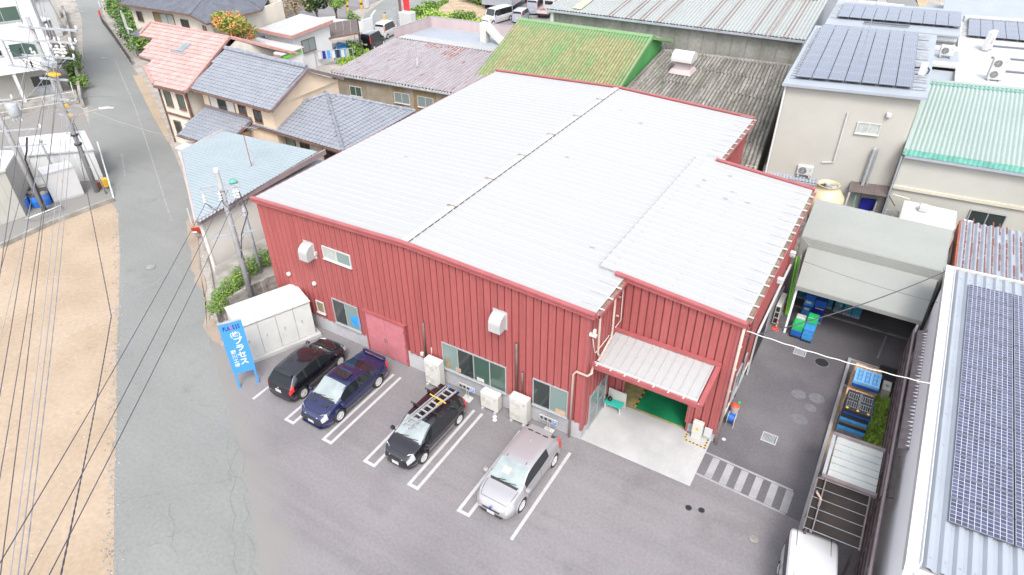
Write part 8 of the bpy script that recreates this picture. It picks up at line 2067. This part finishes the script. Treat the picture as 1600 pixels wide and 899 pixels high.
# bracket frame on the left of the very tall pole
for z in (10.7, 9.0): MB().bar(B4+V(0,0,z), B4+V(0,0,z)-dr4*3.1+V(0,0,.1), .10).build('side_bracket','gal',P4_)
MB().bar(B4+V(0,0,9.0)-dr4*2.7, B4+V(0,0,10.8)-dr4*2.7, .09).build('bracket_bar','gal',P4_); MB().bar(B4+V(0,0,9.9), B4+V(0,0,9.9)-dr4*1.6, .08).build('side_bracket','gal',P4_)
for k in range(6):
    p_ = B4-dr4*(.7+.45*k)+V(0,0,9.1 if k%2 else 10.0); MB().lathe((p_.x,p_.y,p_.z),[(.03,0),(.08,.1),(.04,.18),(.08,.3),(.03,.42)],8).build('insulator','ink' if k in (1,2) else 'ceramic',P4_)
for k in range(4):
    p_ = B4+dr4*(1.2+.25*k)+V(0,0,10.2+.22*(k%2)); MB().lathe((p_.x,p_.y,p_.z-.3),[(.03,0),(.12,.1),(.05,.2),(.12,.3),(.05,.4),(.12,.5),(.03,.6)],8).build('arrester','ceramic',P4_)
mb = MB()
for k in range(5): mb.tube([B4+V(0,0,10.2-.2*k)-dr4*(2.6-.3*k), B4+V(0,0,9.7-.2*k)-dr4*(1.6), B4+V(0,0,9.4-.3*k)], .018, 5)
mb.build('bracket_cables','wire',P4_)
# street lamp
t = place('street_lamp','slender red and grey street lamp with a drooping white head','street lamp',(-40.48, 3.52, 0.00)); b_ = Vector((-40.48, 3.52, 0.00))
MB().tube([b_,b_+V(-.3,0,2.5),b_+V(-.95,.2,4.7)],.06,8,True,.045).build('post','wirepale',t,True)
MB().tube([b_+V(-.95,.2,4.7),b_+V(-1.1,.25,5.3),b_+V(-.9,.5,5.6),b_+V(-.1,1.2,5.9),b_+V(.35,1.6,6.0)],.035,8).build('arm','pipe',t,True)
MB().tube([b_+V(.3,1.55,6.0),b_+V(.7,1.95,6.02),b_+V(1.0,2.2,5.98)],.10,10,True,.07).build('lamp_head','white',t,True)
t = place('slim_rail_post','two slim white pipes standing at the corner of the sand lot','pole',(-39.25, 3.32, 0.00)); MB().tube([(-39.25, 3.32, 0.00),(-44.49, 6.20, 2.20)],.05,6).build('pipe','whitewall',t); 
t = place('steel_lamp_post','short grey steel post behind the white cabinet','pole',(-44.2,2.2,0)); MB().tube([(-44.2,2.4,0),(-44.4,2.4,3.6)],.08,8).build('shaft','gal',t); MB().ball((-44.4,2.4,3.7),.13,8).build('cap','gal',t)

# overhead wires (each its own cable); sag as a shallow parabola
def wire(label, a, b, r, m='wire', sag=.3, cat='cable', n=18, twist=False, group='overhead cables on the left'):
    a = Vector(a); b = Vector(b); pts = [a.lerp(b,k/n)+V(0,0,-sag*4*(k/n)*(1-k/n)+(.014*math.sin(k*1.3) if 'wavy' in label else 0)) for k in range(n+1)]
    mb = MB()
    if twist:
        N = 160; prev = []
        for s in range(2):
            pp = []
            for k in range(N+1):
                u_ = k/N; p_ = a.lerp(b,u_)+V(0,0,-sag*4*u_*(1-u_)); an = u_*2*PI*26+s*PI; pp.append(p_+V(math.cos(an)*r*1.1,0,math.sin(an)*r*1.1))
            mb.tube(pp,r,4)
    else: mb.tube(pts,r,5)
    o = mb.build('overhead_cable', m); tag(o,label,cat,group); return o
A4 = lambda z, s=0: B4+V(0,0,z)+dr4*s
wire('leftmost pale cable running down the sand lot', A4(6.3,-.1), (-5.18, -18.12, 9.00), .015, 'wirepale', .35)
wire('middle pale cable running down the sand lot', A4(6.0,.15), (-5.23, -18.02, 8.80), .018, 'wirepale', .35)
wire('twisted grey cable right of the pale pair', A4(5.6,.3), (-5.30, -17.93, 8.60), .013, 'wirepale', .35, twist=True)
wire('thick dark twisted cable crossing the sand lot edge', (-18.62, -8.36, 5.20), (-4.85, -17.53, 8.40), .015, 'wire', .12, twist=True)
wire('dark twisted cable from the very tall pole to the cable joint', A4(5.3,.3), (-18.62, -8.36, 5.20), .016, 'wire', .1, twist=True)
wire('thin white service wire from the cable joint across the road', (-18.62, -8.36, 5.20), T2+V(0,0,-.2), .008, 'wirepale', .1)
wire('second thin white service wire across the road', (-18.59, -8.28, 5.30), T2+V(0,0,-.35), .008, 'wirepale', .12)
wire('leftmost long wire from the tall concrete pole', T1+V(.12,-.15,-1.5)+dir1*-.85, (-4.05, -18.29, 11.00), .013, 'wire', .15)
wire('middle long wire from the tall concrete pole', T1+V(.12,-.15,-1.5)+dir1*-.1, (-3.25, -18.24, 11.00), .013, 'wire', .15)
wire('rightmost long wire from the tall concrete pole', T1+V(.12,-.15,-1.5)+dir1*.6, (-2.90, -18.03, 11.00), .013, 'wire', .15)
A3 = lambda z, s=0: B3+V(0,0,z)+dr*s
for k, (x, lab) in enumerate((((-14.13, -16.44, 9.00),'first thin wire from the drum pole, farthest left'),((-12.24, -16.45, 9.00),'second thin wire from the drum pole'),((-10.51, -16.46, 9.00),'third thin wire from the drum pole'))):
    wire(lab, A3(8.2-.4*k,-.6+.5*k), x, .013, 'wire', .25)
wire('thin wire running down from the bracketed pole', A4(10.0,.6), (-7.88, -16.77, 10.00), .013, 'wire', .3)
wire('thin wire running down beside the first one', A4(11.8,0), (-6.02, -17.69, 11.00), .013, 'wire', .3)
wire('thin wire crossing the left part of the sand lot', A4(9.9,1.2), (-5.61, -17.79, 9.50), .013, 'wire', .3)
for k, (z, s, d_) in enumerate(((11.9,-.5,-2.2),(11.9,1.0,-1.2),(11.9,2.6,-.2),(11.1,1.5,.6),(9.0,0,1.0),(8.0,.2,1.4),(7.0,.2,1.8))):
    wire(['upper cable leading up the side road, leftmost','upper cable leading up the side road, second','upper cable leading up the side road, third','upper cable leading up the side road, fourth','lower cable leading up the side road, first','lower cable leading up the side road, second','lower cable leading up the side road, third'][k], A4(z,s), (-112+d_,38.0+d_*.5,z-.8), .02, 'wirepale' if k > 2 else 'wire', .5, group='cables leading up the side road')
wire('pale blue service wire crossing the side road', A4(6.9,.4), (-34.2,7.6,3.9), .014, 'skyroof', .3, group=None)
wire('pale blue service wire to the salmon tiled house', A4(7.3,.4), (-43.0,12.2,4.6), .014, 'skyroof', .2, group=None)
wire('blue wire near the far end of the side road', (-84,26,6.5), (-69.0,33.0,5.2), .02, 'skyroof', .2, group=None)
for k, (z0_, z1_, q_, lab) in enumerate(((9.0,5.5,0,'thin cable from the very tall pole to the drum pole, highest'),(7.6,5.0,.3,'thin cable from the very tall pole to the drum pole, middle'),(6.6,4.6,-.3,'thin cable from the very tall pole to the drum pole, lowest'))):
    wire(lab, A4(z0_,.1), A3(z1_+1.5,q_), .014, 'wirepale', .3)
for k, (z, s_, e_, lab) in enumerate(((8.6,-.2,(-15.41, -13.98, 8.50),'pale thin cable fanning left from the very tall pole, first'),(8.2,0,(-11.36, -15.95, 8.50),'pale thin cable fanning left from the very tall pole, second'),(7.8,.2,(-7.67, -17.45, 8.50),'pale thin cable fanning left from the very tall pole, third'),(9.4,-1.5,(-19.43, -12.02, 9.50),'pale thin cable leaving the side bracket of the very tall pole'))):
    wire(lab, A4(z,s_), e_, .013, 'wirepale' if k % 2 else 'wire', .3)
# yard wires on the right
CB = (5.45, 2.9, 6.2)
wire('thick black cable from the factory corner to the solar roofed building', (5.35,3.0,6.0), (12.0,13.1,5.6), .026, 'wire', .35, n=24, group=None)
wire('white wavy cable from the factory corner across the yard', (5.35,2.95,6.35), (11.84,4.12,5.73), .02, 'offwhite', .12, n=40, group=None)
wire('thin black wire above the tent canopy', (5.25,11.0,5.4), (11.9,11.5,4.7), .010, 'wire', .15, group=None)
wire('thin dark wire over the tent valance', (0.1+5.1,7.0,6.6), (5.3,2.9,6.1), .012, 'wire', .05, group=None)
